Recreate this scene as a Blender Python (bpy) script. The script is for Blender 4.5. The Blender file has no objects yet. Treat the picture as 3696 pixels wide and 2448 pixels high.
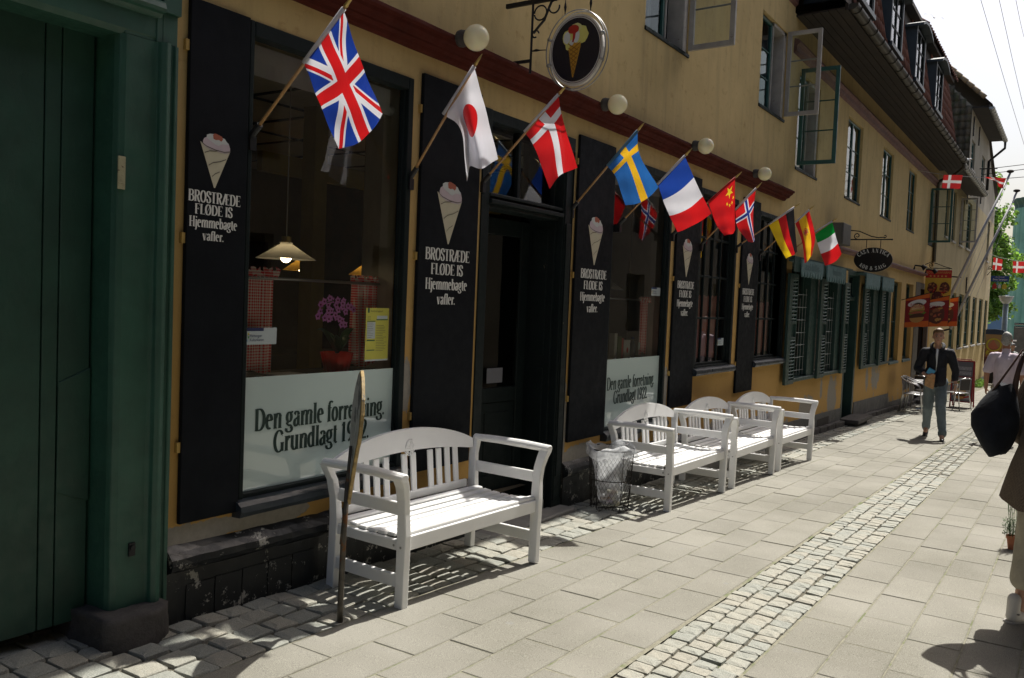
import bpy, bmesh, math, random
from mathutils import Vector, Matrix, noise as mnoise
from math import sin, cos, pi, radians, sqrt, atan2

random.seed(7)
rnd = random.random
def ru(a, b): return a + (b - a) * random.random()
scene = bpy.context.scene
COL = scene.collection
SLOPE = 0.031
def gz(x): return -SLOPE * min(x, 60.0)

# ------------------------------------------------------------------ camera
YAW, PITCH, ROLL = radians(33.3), radians(-2.65), radians(2.35)
fw = Vector((cos(YAW) * cos(PITCH), sin(YAW) * cos(PITCH), sin(PITCH)))
rt = fw.cross(Vector((0, 0, 1))).normalized(); upv = rt.cross(fw)
cr = rt * cos(ROLL) + upv * sin(ROLL); cu = -rt * sin(ROLL) + upv * cos(ROLL)
cam = bpy.data.cameras.new('camera'); camo = bpy.data.objects.new('camera', cam); COL.objects.link(camo)
camo.matrix_world = Matrix(((cr.x, cu.x, -fw.x, 0), (cr.y, cu.y, -fw.y, -3.6), (cr.z, cu.z, -fw.z, 1.56), (0, 0, 0, 1)))
cam.sensor_width = 36; cam.lens = 3110 / 3696 * 36; cam.clip_end = 3000; cam.clip_start = 0.05
scene.camera = camo
# ------------------------------------------------------------------ light
SUN = Vector((0.70, -0.067, 1.0)).normalized()
world = bpy.data.worlds.new('World'); scene.world = world; world.use_nodes = True
wn = world.node_tree; wn.nodes.clear()
wo = wn.nodes.new('ShaderNodeOutputWorld'); wb = wn.nodes.new('ShaderNodeBackground'); sk = wn.nodes.new('ShaderNodeTexSky')
sk.sky_type = 'NISHITA'; sk.sun_disc = False
sk.sun_elevation = math.asin(SUN.z); sk.sun_rotation = atan2(SUN.x, SUN.y)
sk.air_density = 1.0; sk.dust_density = 5.0; sk.ozone_density = 1.0; sk.altitude = 0
wn.links.new(sk.outputs[0], wb.inputs[0]); wb.inputs[1].default_value = 0.092
wn.links.new(wb.outputs[0], wo.inputs[0])
sl = bpy.data.lights.new('sun', 'SUN'); sl.energy = 5.0; sl.angle = radians(0.53); sl.color = (1.0, 0.965, 0.89)
so = bpy.data.objects.new('sun', sl); COL.objects.link(so)
so.rotation_euler = SUN.to_track_quat('Z', 'Y').to_euler(); so.location = (30, 0, 40)
scene.view_settings.view_transform = 'Standard'; scene.view_settings.look = 'None'
scene.view_settings.exposure = 0.62; scene.view_settings.gamma = 1.0; scene.view_settings.use_curve_mapping = False
scene.render.engine = 'CYCLES'
scene.cycles.max_bounces = 8; scene.cycles.transparent_max_bounces = 16; scene.cycles.glossy_bounces = 3
scene.cycles.use_denoising = True

# ------------------------------------------------------------------ mesh builder
class MB:
    def __init__(s): s.v = []; s.f = []; s.m = []; s.uv = {}
    def quad(s, a, b, c, d, m=0):
        n = len(s.v); s.v += [tuple(a), tuple(b), tuple(c), tuple(d)]; s.f.append((n, n + 1, n + 2, n + 3)); s.m.append(m)
    def poly(s, pts, m=0):
        n = len(s.v); s.v += [tuple(p) for p in pts]; s.f.append(tuple(range(n, n + len(pts)))); s.m.append(m)
    def box(s, x0, x1, y0, y1, z0, z1, m=0, M=None):
        n = len(s.v)
        P = [(x, y, z) for x in (x0, x1) for y in (y0, y1) for z in (z0, z1)]
        if M is not None: P = [tuple(M @ Vector(p)) for p in P]
        s.v += P
        for q in ((0, 1, 3, 2), (4, 6, 7, 5), (0, 4, 5, 1), (2, 3, 7, 6), (0, 2, 6, 4), (1, 5, 7, 3)):
            s.f.append(tuple(n + i for i in q)); s.m.append(m)
        return s
    def bar(s, a, b, w, h, up=(0, 0, 1), m=0):
        a = Vector(a); b = Vector(b); d = b - a; L = d.length; d = d / L
        u = Vector(up); side = d.cross(u)
        if side.length < 1e-4: side = d.cross(Vector((1, 0, 0)))
        side.normalize(); u = side.cross(d)
        M = Matrix(((d.x, side.x, u.x, a.x), (d.y, side.y, u.y, a.y), (d.z, side.z, u.z, a.z), (0, 0, 0, 1)))
        return s.box(0, L, -w / 2, w / 2, -h / 2, h / 2, m, M)
    def tube(s, pts, r, n=8, m=0, cap=True, flat=1.0, closed=False):
        pts = [Vector(p) for p in pts]; k = len(pts)
        if not hasattr(r, '__len__'): r = [r] * k
        base = len(s.v); prev = None
        for i, p in enumerate(pts):
            if closed: t = pts[(i + 1) % k] - pts[i - 1]
            else: t = pts[min(i + 1, k - 1)] - pts[max(i - 1, 0)]
            if t.length < 1e-9: t = Vector((0, 0, 1))
            t.normalize()
            if prev is None:
                a = Vector((0, 0, 1)) if abs(t.z) < 0.9 else Vector((1, 0, 0))
                u = t.cross(a).normalized()
            else:
                u = (prev - t * prev.dot(t)).normalized()
            prev = u; w = t.cross(u)
            for j in range(n):
                an = 2 * pi * j / n
                q = p + (u * cos(an) + w * sin(an) * flat) * r[i]; s.v.append(tuple(q))
        rng = k if closed else k - 1
        for i in range(rng):
            i2 = (i + 1) % k
            for j in range(n):
                s.f.append((base + i * n + j, base + i * n + (j + 1) % n, base + i2 * n + (j + 1) % n, base + i2 * n + j)); s.m.append(m)
        if cap and not closed:
            s.f.append(tuple(base + j for j in range(n))[::-1]); s.m.append(m)
            s.f.append(tuple(base + (k - 1) * n + j for j in range(n))); s.m.append(m)
        return s
    def lathe(s, prof, n=24, M=None, m=0, wob=None):
        base = len(s.v); k = len(prof)
        for (r, z) in prof:
            for j in range(n):
                a = 2 * pi * j / n; rr = r * (wob(a, z) if wob else 1)
                p = Vector((rr * cos(a), rr * sin(a), z))
                if M is not None: p = M @ p
                s.v.append(tuple(p))
        for i in range(k - 1):
            for j in range(n):
                s.f.append((base + i * n + j, base + i * n + (j + 1) % n, base + (i + 1) * n + (j + 1) % n, base + (i + 1) * n + j)); s.m.append(m)
        return s
    def ball(s, c, rx, ry=None, rz=None, n=12, k=8, m=0, M=None):
        ry = rx if ry is None else ry; rz = rx if rz is None else rz
        pr = []
        base = len(s.v)
        for i in range(k + 1):
            ph = -pi / 2 + pi * i / k; cc = max(cos(ph), 1e-3)
            for j in range(n):
                a = 2 * pi * j / n
                p = Vector((c[0] + rx * cc * cos(a), c[1] + ry * cc * sin(a), c[2] + rz * sin(ph)))
                if M is not None: p = M @ p
                s.v.append(tuple(p))
        for i in range(k):
            for j in range(n):
                s.f.append((base + i * n + j, base + i * n + (j + 1) % n, base + (i + 1) * n + (j + 1) % n, base + (i + 1) * n + j)); s.m.append(m)
        return s
    def prism(s, poly, d0, d1, fn, m=0):
        """poly: 2D outline, fn(u,v,d) -> 3D; side walls + caps"""
        n = len(poly); b = len(s.v)
        s.v += [tuple(fn(u, v, d0)) for u, v in poly]; s.v += [tuple(fn(u, v, d1)) for u, v in poly]
        s.f.append(tuple(b + i for i in range(n))); s.m.append(m)
        s.f.append(tuple(b + n + i for i in range(n))[::-1]); s.m.append(m)
        for i in range(n):
            j = (i + 1) % n; s.f.append((b + i, b + n + i, b + n + j, b + j)); s.m.append(m)
        return s
    def add(s, o, M=None):
        n = len(s.v); s.v += [tuple(M @ Vector(p)) if M is not None else p for p in o.v]
        s.f += [tuple(n + i for i in f) for f in o.f]; s.m += o.m
        return s
    def mesh(s, name, smooth=False):
        me = bpy.data.meshes.new(name); me.from_pydata(s.v, [], s.f)
        if any(s.m): me.polygons.foreach_set('material_index', s.m)
        if smooth: me.polygons.foreach_set('use_smooth', [True] * len(me.polygons))
        me.update(); return me

def fix_normals(me):
    bm = bmesh.new(); bm.from_mesh(me); bmesh.ops.recalc_face_normals(bm, faces=bm.faces); bm.to_mesh(me); bm.free()

def link(name, me, mats, parent=None):
    if not isinstance(mats, (list, tuple)): mats = [mats]
    if not me.materials:
        for m in mats: me.materials.append(m)
    o = bpy.data.objects.new(name, me); COL.objects.link(o)
    if parent is not None:
        o.parent = parent
        o.matrix_parent_inverse = parent_world(parent).inverted()
    return o
def parent_world(p):
    M = Matrix.LocRotScale(p.location, p.rotation_euler, p.scale)
    if p.parent is not None: return parent_world(p.parent) @ p.matrix_parent_inverse @ M
    return M
def obj(name, mb, mats, parent=None, smooth=False, bevel=0, seg=1, kind=None, label=None, fix=True):
    me = mb.mesh(name, smooth)
    if fix and len(me.polygons) < 60000: fix_normals(me)
    o = link(name, me, mats, parent)
    if bevel:
        b = o.modifiers.new('bevel', 'BEVEL'); b.width = bevel; b.segments = seg; b.limit_method = 'ANGLE'; b.angle_limit = radians(40)
    if smooth:
        try: me.shade_smooth_by_angle = None
        except Exception: pass
    if kind: o['kind'] = kind
    if label: o['label'] = label
    return o
def inst(name, me, parent, loc, rot=(0, 0, 0), sc=(1, 1, 1)):
    o = bpy.data.objects.new(name, me); COL.objects.link(o); o.parent = parent
    if parent is not None: o.matrix_parent_inverse = parent_world(parent).inverted()
    o.location = loc; o.rotation_euler = rot; o.scale = sc
    return o
def tag(o, label, cat, group=None):
    o['label'] = label; o['category'] = cat
    if group: o['group'] = group
    return o
def thing(name, label, cat, loc=(0, 0, 0), rotz=0, group=None):
    o = bpy.data.objects.new(name, None); COL.objects.link(o); o.location = loc; o.rotation_euler = (0, 0, rotz)
    o.empty_display_size = 0.1
    return tag(o, label, cat, group)
def struct(o): o['kind'] = 'structure'; return o
def dup(root, loc, rotz=None, label=None, scale=None):
    r = root.copy(); COL.objects.link(r); r.location = loc
    if rotz is not None: r.rotation_euler = (0, 0, rotz)
    if label: r['label'] = label
    if scale: r.scale = scale
    def kids(src, dst):
        for ch in list(src.children):
            c = ch.copy(); COL.objects.link(c); c.parent = dst; kids(ch, c)
    kids(root, r)
    return r

# ------------------------------------------------------------------ node helpers
class E:
    """socket arithmetic for procedural shaders"""
    def __init__(s, nt, k): s.nt = nt; s.k = k
    def op(s, name, *o):
        n = s.nt.nodes.new('ShaderNodeMath'); n.operation = name
        for i, a in enumerate((s,) + o):
            if isinstance(a, E): s.nt.links.new(a.k, n.inputs[i])
            else: n.inputs[i].default_value = a
        return E(s.nt, n.outputs[0])
    def __add__(s, o): return s.op('ADD', o)
    __radd__ = __add__
    def __sub__(s, o): return s.op('SUBTRACT', o)
    def __rsub__(s, o): return (s * -1) + o
    def __mul__(s, o): return s.op('MULTIPLY', o)
    __rmul__ = __mul__
    def __truediv__(s, o): return s.op('DIVIDE', o)
    def abs(s): return s.op('ABSOLUTE')
    def lt(s, o): return s.op('LESS_THAN', o)
    def gt(s, o): return s.op('GREATER_THAN', o)
    def mn(s, o): return s.op('MINIMUM', o)
    def mx(s, o): return s.op('MAXIMUM', o)
    def fract(s): return s.op('FRACT')
    def cl(s):
        r = s.op('ADD', 0.0); r.k.node.use_clamp = True; return r
def mixc(nt, fac, a, b):
    n = nt.nodes.new('ShaderNodeMix'); n.data_type = 'RGBA'
    def put(i, v):
        if isinstance(v, E): nt.links.new(v.k, n.inputs[i])
        elif isinstance(v, (int, float)): n.inputs[i].default_value = v
        elif isinstance(v, (tuple, list)): n.inputs[i].default_value = tuple(v)[:3] + (1,)
        else: nt.links.new(v, n.inputs[i])
    put(0, fac); put(6, a); put(7, b)
    return n.outputs[2]
def newmat(name):
    m = bpy.data.materials.new(name); m.use_nodes = True; nt = m.node_tree
    b = nt.nodes['Principled BSDF']
    return m, nt, b
def pos(nt, local=False):
    if local:
        t = nt.nodes.new('ShaderNodeTexCoord'); return t.outputs['Object']
    return nt.nodes.new('ShaderNodeNewGeometry').outputs['Position']
def noise(nt, vec, scale, detail=4, rough=0.6, sx=None):
    if sx:
        mp = nt.nodes.new('ShaderNodeMapping'); mp.inputs['Scale'].default_value = sx; nt.links.new(vec, mp.inputs[0]); vec = mp.outputs[0]
    n = nt.nodes.new('ShaderNodeTexNoise'); n.inputs['Scale'].default_value = scale; n.inputs['Detail'].default_value = detail
    n.inputs['Roughness'].default_value = rough; nt.links.new(vec, n.inputs['Vector'])
    return E(nt, n.outputs[0])
def ramp(nt, e, a, b):
    n = nt.nodes.new('ShaderNodeMapRange'); n.clamp = True
    nt.links.new(e.k, n.inputs[0]); n.inputs[1].default_value = a; n.inputs[2].default_value = b
    return E(nt, n.outputs[0])
def bump(nt, b, e, strength=0.3, dist=0.01):
    n = nt.nodes.new('ShaderNodeBump'); n.inputs['Strength'].default_value = strength; n.inputs['Distance'].default_value = dist
    nt.links.new(e.k, n.inputs['Height']); nt.links.new(n.outputs[0], b.inputs['Normal'])
def xyz(nt, vec):
    n = nt.nodes.new('ShaderNodeSeparateXYZ'); nt.links.new(vec, n.inputs[0]); return E(nt, n.outputs[0]), E(nt, n.outputs[1]), E(nt, n.outputs[2])
def scal(c, f): return tuple(x * f for x in c)
def randval(nt):
    a = E(nt, nt.nodes.new('ShaderNodeObjectInfo').outputs['Random']); g = nt.nodes.new('ShaderNodeNewGeometry')
    return (a + E(nt, g.outputs['Random Per Island'])).fract()
def basic(name, c, rough=0.6, var=0.15, sc=6, metal=0.0, bmp=0.0, bsc=60, spec=0.5, local=False, c2=None, thr=None, wear=None, rv=0.0, sx=None):
    """base colour broken up by noise, optional second colour patches, wear, random per piece"""
    m, nt, b = newmat(name); p = pos(nt, local)
    n = noise(nt, p, sc, 5, 0.65, sx)
    col = mixc(nt, ramp(nt, n, 0.3, 0.7), scal(c, 1 - var), scal(c, 1 + var))
    if c2 is not None:
        n2 = noise(nt, p, thr[0], 6, 0.65); col = mixc(nt, ramp(nt, n2, thr[1], thr[1] + thr[2]), col, c2)
    if rv:
        r = randval(nt); col2 = nt.nodes.new('ShaderNodeHueSaturation'); nt.links.new(col, col2.inputs['Color'])
        nt.links.new((r * rv + (1 - rv / 2)).k, col2.inputs['Value']); col = col2.outputs[0]
    nt.links.new(col, b.inputs['Base Color'])
    b.inputs['Roughness'].default_value = rough; b.inputs['Metallic'].default_value = metal; b.inputs['Specular IOR Level'].default_value = spec
    if bmp: bump(nt, b, noise(nt, p, bsc, 4, 0.7), bmp, 0.01)
    return m
def flatm(name, c, rough=0.6, metal=0, spec=0.4):
    m, nt, b = newmat(name)
    n = noise(nt, pos(nt), 25, 3)
    nt.links.new(mixc(nt, n, scal(c, 0.93), scal(c, 1.07)), b.inputs['Base Color'])
    b.inputs['Roughness'].default_value = rough; b.inputs['Metallic'].default_value = metal; b.inputs['Specular IOR Level'].default_value = spec
    return m
def glassm(name, tint=(0.75, 0.8, 0.78), ior=1.5, rough=0.0, wav=0.0, gc=(1, 1, 1), k=1.6):
    m, nt, b = newmat(name); nt.nodes.remove(b)
    out = nt.nodes['Material Output']
    tr = nt.nodes.new('ShaderNodeBsdfTransparent'); tr.inputs[0].default_value = tint + (1,)
    gl = nt.nodes.new('ShaderNodeBsdfGlossy'); gl.inputs['Roughness'].default_value = rough; gl.inputs[0].default_value = gc + (1,)
    fr = nt.nodes.new('ShaderNodeFresnel'); fr.inputs[0].default_value = ior
    mx = nt.nodes.new('ShaderNodeMixShader')
    if wav:
        bn = nt.nodes.new('ShaderNodeBump'); bn.inputs['Strength'].default_value = 1; bn.inputs['Distance'].default_value = wav
        nt.links.new(noise(nt, pos(nt), 4, 1).k, bn.inputs['Height']); nt.links.new(bn.outputs[0], gl.inputs['Normal'])
    nt.links.new((E(nt, fr.outputs[0]) * k).cl().k, mx.inputs[0]); nt.links.new(tr.outputs[0], mx.inputs[1]); nt.links.new(gl.outputs[0], mx.inputs[2])
    nt.links.new(mx.outputs[0], out.inputs[0])
    return m
# ------------------------------------------------------------------ materials
def plaster(name, cA, cB, streak=0.25, peel=None, zlow=None, patches=()):
    m, nt, b = newmat(name); p = pos(nt); X, Y, Z = xyz(nt, p)
    st = noise(nt, p, 3.0, 5, 0.6, (2.2, 2.2, 0.22)); bl = noise(nt, p, 1.1, 6, 0.6)
    col = mixc(nt, ramp(nt, bl, 0.35, 0.68), cA, cB)
    col = mixc(nt, ramp(nt, st, 0.5, 0.78) * streak, col, (0.14, 0.115, 0.075))
    if zlow:   # the ground floor is limewashed in a stronger ochre
        z0, z1, c = zlow
        t = ramp(nt, Z + bl * 0.5 - 0.25, z1, z0); col = mixc(nt, t, col, c)
        st2 = noise(nt, p, 9.0, 6, 0.7); col = mixc(nt, ramp(nt, st2, 0.56, 0.74) * 0.6, col, scal(c, 0.62))
    if peel:
        n3 = noise(nt, p, 2.3, 7, 0.68); g = Z + X * SLOPE
        msk = ramp(nt, n3 - g * peel[0], peel[1], peel[1] + 0.015)
        for (px_, pz_, rx_, rz_) in patches:   # bare render where the limewash has fallen off
            dx_ = (X - px_) / rx_; dz_ = (Z - pz_) / rz_; msk = msk.mx(ramp(nt, dx_ * dx_ + dz_ * dz_ + (n3 - 0.5) * 5.5, 1.0, 0.93))
        n4 = noise(nt, p, 30, 4); pc = mixc(nt, n4, (0.2, 0.185, 0.16), (0.36, 0.33, 0.28))
        col = mixc(nt, msk, col, pc)
        hb = bl * 0.3 + noise(nt, p, 14, 6, 0.7) * 0.5 - msk * 0.8
    else: hb = bl * 0.3 + noise(nt, p, 14, 6, 0.7) * 0.5
    nt.links.new(col, b.inputs['Base Color']); b.inputs['Roughness'].default_value = 0.92; b.inputs['Specular IOR Level'].default_value = 0.2
    bump(nt, b, hb, 0.45, 0.012)
    return m
M_wall = plaster('ochre limewash', (0.62, 0.47, 0.225), (0.51, 0.385, 0.18), 0.35, (0.55, 0.395), (1.1, 3.5, (0.46, 0.28, 0.09)), [(2.72, .335, .22, .07), (3.15, .33, .25, .05), (4.26, .95, .05, .2), (6.32, .55, .05, .45), (6.6, .22, .3, .1), (8.45, .75, .06, .3), (14.2, -.02, .5, .22), (15.9, .1, .42, .34), (15.1, .25, .09, .2), (18.9, .2, .14, .3), (19.75, .25, .38, .36), (7.6, .26, .3, .06)])
M_wall3 = plaster('pale ochre limewash', (0.50, 0.41, 0.235), (0.41, 0.335, 0.19), 0.6, None, (0.0, 2.6, (0.52, 0.39, 0.175)))
M_stucco = plaster('grey stucco', (0.40, 0.36, 0.29), (0.31, 0.28, 0.22), 0.5)
def painted(name, c, wearc=(0.30, 0.27, 0.2), amt=0.03, rough=0.42, bsc=25, bst=0.35, spec=0.5, sx=None, var=.2):
    """painted wood or iron: slight colour drift, chips where the paint has gone"""
    m, nt, b = newmat(name); p = pos(nt)
    n = noise(nt, p, 5, 5, 0.6); col = mixc(nt, ramp(nt, n, 0.3, 0.7), scal(c, 1 - var), scal(c, 1 + var))
    ch = ramp(nt, noise(nt, p, 11, 8, 0.75, sx), 0.735 - amt, 0.745 - amt)
    col = mixc(nt, ch, col, wearc)
    nt.links.new(col, b.inputs['Base Color'])
    nt.links.new((ramp(nt, noise(nt, p, 18, 4), 0.3, 0.7) * 0.25 + rough - 0.1).k, b.inputs['Roughness'])
    b.inputs['Specular IOR Level'].default_value = spec
    bump(nt, b, noise(nt, p, bsc, 5, 0.7, (1, 1, 0.3)) - ch * 0.5, bst, 0.004)
    return m
M_gate = painted('dark green gate paint', (0.014, 0.052, 0.035), (0.10, 0.055, 0.03), -0.01, 0.5, 18, 0.5)
M_gatef = painted('green frame paint', (0.021, 0.074, 0.050), (0.10, 0.06, 0.035), -0.005, 0.48, 14, 0.5)
M_black = painted('black board paint', (0.007, 0.0085, 0.011), (0.16, 0.14, 0.11), 0.0, 0.6, 30, 0.2, spec=0.08)
M_frame = painted('black green window paint', (0.008, 0.013, 0.013), (0.30, 0.24, 0.15), 0.05, 0.5, 30, 0.4, spec=0.15, sx=(1, 1, 0.4))
M_sill = painted('blue black sill paint', (0.018, 0.026, 0.034), (0.22, 0.22, 0.2), 0.06, 0.35, 20, 0.5)
M_plinth = painted('black plinth paint', (0.006, 0.008, 0.010), (0.36, 0.35, 0.31), 0.15, 0.38, 12, 0.8)
M_cornice = painted('oxblood cornice paint', (0.07, 0.015, 0.010), (0.035, 0.02, 0.016), 0.04, 0.75, 14, 0.6, spec=.1)
M_mauve = painted('mauve band paint', (0.14, 0.06, 0.055), (0.2, 0.14, 0.1), 0.06, 0.6, 14, 0.5)
M_antq = painted('bottle green shutter paint', (0.014, 0.044, 0.036), (0.16, 0.2, 0.18), 0.02, 0.45)
M_slat = painted('faded green slat paint', (0.045, 0.095, 0.093), (0.12, 0.14, 0.13), 0.05, 0.45)
M_awn = painted('weathered teal board paint', (0.09, 0.165, 0.175), (0.25, 0.29, 0.27), 0.10, 0.6)
M_teal = painted('teal casement paint', (0.02, 0.085, 0.075), (0.2, 0.18, 0.13), 0.02, 0.4)
M_wtrim = painted('old white casement paint', (0.36, 0.34, 0.31), (0.14, 0.10, 0.07), 0.10, 0.5)
M_white = painted('white bench paint', (0.78, 0.78, 0.77), (0.42, 0.38, 0.32), -0.005, 0.4, 40, 0.15, var=.04)
M_soffit = basic('dark soffit boards', (0.020, 0.014, 0.010), 0.8, 0.4, 3, bmp=0.4, bsc=20)
M_wood = basic('pale dowel wood', (0.42, 0.24, 0.10), 0.45, 0.2, 20, sx=(6, 1, 1))
M_brass = flatm('brass tip', (0.45, 0.33, 0.12), 0.35, 0.8)
M_iron = flatm('black iron', (0.015, 0.015, 0.017), 0.45, 0.3)
M_zinc = basic('weathered zinc', (0.34, 0.34, 0.33), 0.42, 0.25, 5, metal=0.6)
M_dzinc = basic('dark old gutter', (0.065, 0.06, 0.05), 0.5, 0.35, 6, metal=0.5)
M_steel = flatm('brushed steel', (0.5, 0.5, 0.5), 0.28, 0.95)
M_tile = basic('red brown pantile', (0.16, 0.055, 0.035), 0.8, 0.35, 8, bmp=0.3, bsc=30, rv=0.5)
M_tile2 = basic('mossy grey pantile', (0.115, 0.098, 0.072), 0.85, 0.35, 5, bmp=0.3, bsc=30, c2=(0.07, 0.075, 0.04), thr=(3, 0.5, 0.1), rv=0.4)
M_stone = basic('rough granite', (0.055, 0.05, 0.047), 0.8, 0.45, 9, bmp=0.8, bsc=18)
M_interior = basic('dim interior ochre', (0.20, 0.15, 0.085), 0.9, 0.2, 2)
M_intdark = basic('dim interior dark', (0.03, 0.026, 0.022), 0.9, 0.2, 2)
M_ceil = basic('interior ceiling panels', (0.62, 0.58, 0.48), 0.9, 0.1, 4)
M_reveal = basic('off white reveal', (0.55, 0.55, 0.51), 0.7, 0.1, 4)
M_glass = glassm('window glass', (0.92, 0.95, 0.93), 1.5, 0.0, 0.0006)
M_glass2 = glassm('old wavy glass', (0.72, 0.78, 0.76), 1.5, 0.0, 0.002, k=1.0)
M_curtg = basic('grey net behind panes', (0.20, 0.22, 0.22), 0.9, 0.35, 5, sx=(6, 6, 0.4))

# ------------------------------------------------------------------ ground
def paving_mat():
    m, nt, b = newmat('concrete paving slabs'); p = pos(nt)
    sp = noise(nt, p, 260, 2, 0.5); md = noise(nt, p, 5, 6, 0.7); lg = noise(nt, p, 0.9, 3, 0.6)
    col = mixc(nt, ramp(nt, sp, 0.30, 0.70), (0.078, 0.075, 0.062), (0.27, 0.26, 0.215))
    col = mixc(nt, ramp(nt, md, 0.45, 0.75) * 0.6, col, (0.17, 0.16, 0.135))
    tc = nt.nodes.new('ShaderNodeTexCoord'); ox, oy, oz = xyz(nt, tc.outputs['Object']); ex = ox.abs(); ey = oy.abs()
    ed = (ex.gt(0.250) * ex.lt(0.27)).mx(ey.gt(0.117) * ey.lt(0.14) * ex.lt(0.27)) * ramp(nt, noise(nt, p, 16, 5, 0.7), 0.42, 0.62)
    col = mixc(nt, ed * 0.5, col, (0.12, 0.115, 0.085))
    col = mixc(nt, ramp(nt, lg, 0.35, 0.65) * 0.25, col, (0.40, 0.385, 0.345))
    v = nt.nodes.new('ShaderNodeTexVoronoi'); v.inputs['Scale'].default_value = 3.2; nt.links.new(p, v.inputs['Vector'])
    sep = nt.nodes.new('ShaderNodeSeparateColor'); nt.links.new(v.outputs['Color'], sep.inputs[0])
    spot = E(nt, v.outputs['Distance']).lt(0.09 ) * E(nt, sep.outputs[0]).gt(0.62)
    col = mixc(nt, spot * 0.45 * ramp(nt, noise(nt, p, 40, 3), 0.4, 0.6), col, (0.20, 0.205, 0.21))   # old chewing gum
    hs = nt.nodes.new('ShaderNodeHueSaturation'); nt.links.new(col, hs.inputs['Color']); nt.links.new((randval(nt) * 0.12 + 0.94).k, hs.inputs['Value'])
    nt.links.new(hs.outputs[0], b.inputs['Base Color']); b.inputs['Roughness'].default_value = 0.9; b.inputs['Specular IOR Level'].default_value = 0.25
    bump(nt, b, sp * 0.5 + md * 0.5, 0.35, 0.004)
    return m
M_pave = paving_mat()
def cobble_mat():
    m, nt, b = newmat('granite setts'); p = pos(nt); r = randval(nt)
    sp = noise(nt, p, 190, 3, 0.6); md = noise(nt, p, 22, 5, 0.7)
    col = mixc(nt, ramp(nt, sp, 0.3, 0.7), (0.155, 0.157, 0.143), (0.365, 0.365, 0.325))
    col = mixc(nt, ramp(nt, md, 0.4, 0.7) * 0.4, col, (0.33, 0.31, 0.26))
    tint = nt.nodes.new('ShaderNodeValToRGB'); cr_ = tint.color_ramp
    cr_.elements[0].color = (0.88, 0.91, 0.91, 1); cr_.elements[1].color = (1.02, 0.98, 0.92, 1)
    e = cr_.elements.new(0.35); e.color = (0.95, 0.97, 0.95, 1); e = cr_.elements.new(0.7); e.color = (1.04, 1.02, 0.97, 1)
    nt.links.new(r.k, tint.inputs[0])
    mu = nt.nodes.new('ShaderNodeMix'); mu.data_type = 'RGBA'; mu.blend_type = 'MULTIPLY'; mu.inputs[0].default_value = 1
    nt.links.new(col, mu.inputs[6]); nt.links.new(tint.outputs[0], mu.inputs[7])
    nt.links.new(mu.outputs[2], b.inputs['Base Color']); b.inputs['Roughness'].default_value = 0.78; b.inputs['Specular IOR Level'].default_value = 0.3
    bump(nt, b, md * 0.8 + sp * 0.3, 0.6, 0.006)
    return m
M_sett = cobble_mat()
M_sand = basic('sand and dirt joints', (0.13, 0.115, 0.08), 0.95, 0.35, 30, bmp=0.6, bsc=120, c2=(0.06, 0.075, 0.03), thr=(6, 0.56, 0.1))
mb = MB()
xs = [-60, -10, 0, 10, 20, 30, 45, 60, 120, 400, 1500]
for i in range(len(xs) - 1):
    a, b2 = xs[i], xs[i + 1]
    ya = 1500 if b2 > 60 else 300
    mb.quad((a, -ya, gz(a) - 0.035), (b2, -ya, gz(b2) - 0.035), (b2, ya, gz(b2) - 0.035), (a, ya, gz(a) - 0.035))
struct(obj('ground', mb, M_sand, fix=False))
mb = MB()   # jointing sand almost flush with the slabs, a little lower between the setts
for (ya, yb_, dz_) in ((-1.945, -0.605, -.004), (-4.9, -2.395, -.004)):
    for xa, xb_ in ((-5, 10), (10, 30), (30, 46)): mb.quad((xa, ya, gz(xa) + dz_), (xb_, ya, gz(xb_) + dz_), (xb_, yb_, gz(xb_) + dz_), (xa, yb_, gz(xa) + dz_))
struct(obj('joint_sand', mb, basic('jointing sand', (0.20, 0.19, 0.14), 0.95, 0.3, 30, bmp=0.5, bsc=120, c2=(0.12, 0.14, 0.06), thr=(5, 0.52, 0.1)), fix=False))
mb = MB()
for (ya, yb_, dz_, xe) in ((-0.603, 0.0, -.014, 28), (-2.394, -1.946, -.012, 45)):
    for xa, xb_ in ((-3, 10), (10, xe)): mb.quad((xa, ya, gz(xa) + dz_), (xb_, ya, gz(xb_) + dz_), (xb_, yb_, gz(xb_) + dz_), (xa, yb_, gz(xa) + dz_))
struct(obj('joint_dirt', mb, basic('dark joint dirt', (0.10, 0.09, 0.065), 0.95, 0.4, 30, bmp=0.8, bsc=90, c2=(0.07, 0.085, 0.035), thr=(7, 0.55, 0.1)), fix=False))
# far square beyond the end of the street
mb = MB(); mb.quad((46.5, -25, gz(46.5) - 0.02), (60, -25, gz(60) - 0.02), (60, 40, gz(60) - 0.02), (46.5, 40, gz(46.5) - 0.02))
struct(obj('square', mb, basic('pale asphalt', (0.22, 0.215, 0.20), 0.9, 0.15, 3), fix=False))

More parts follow.
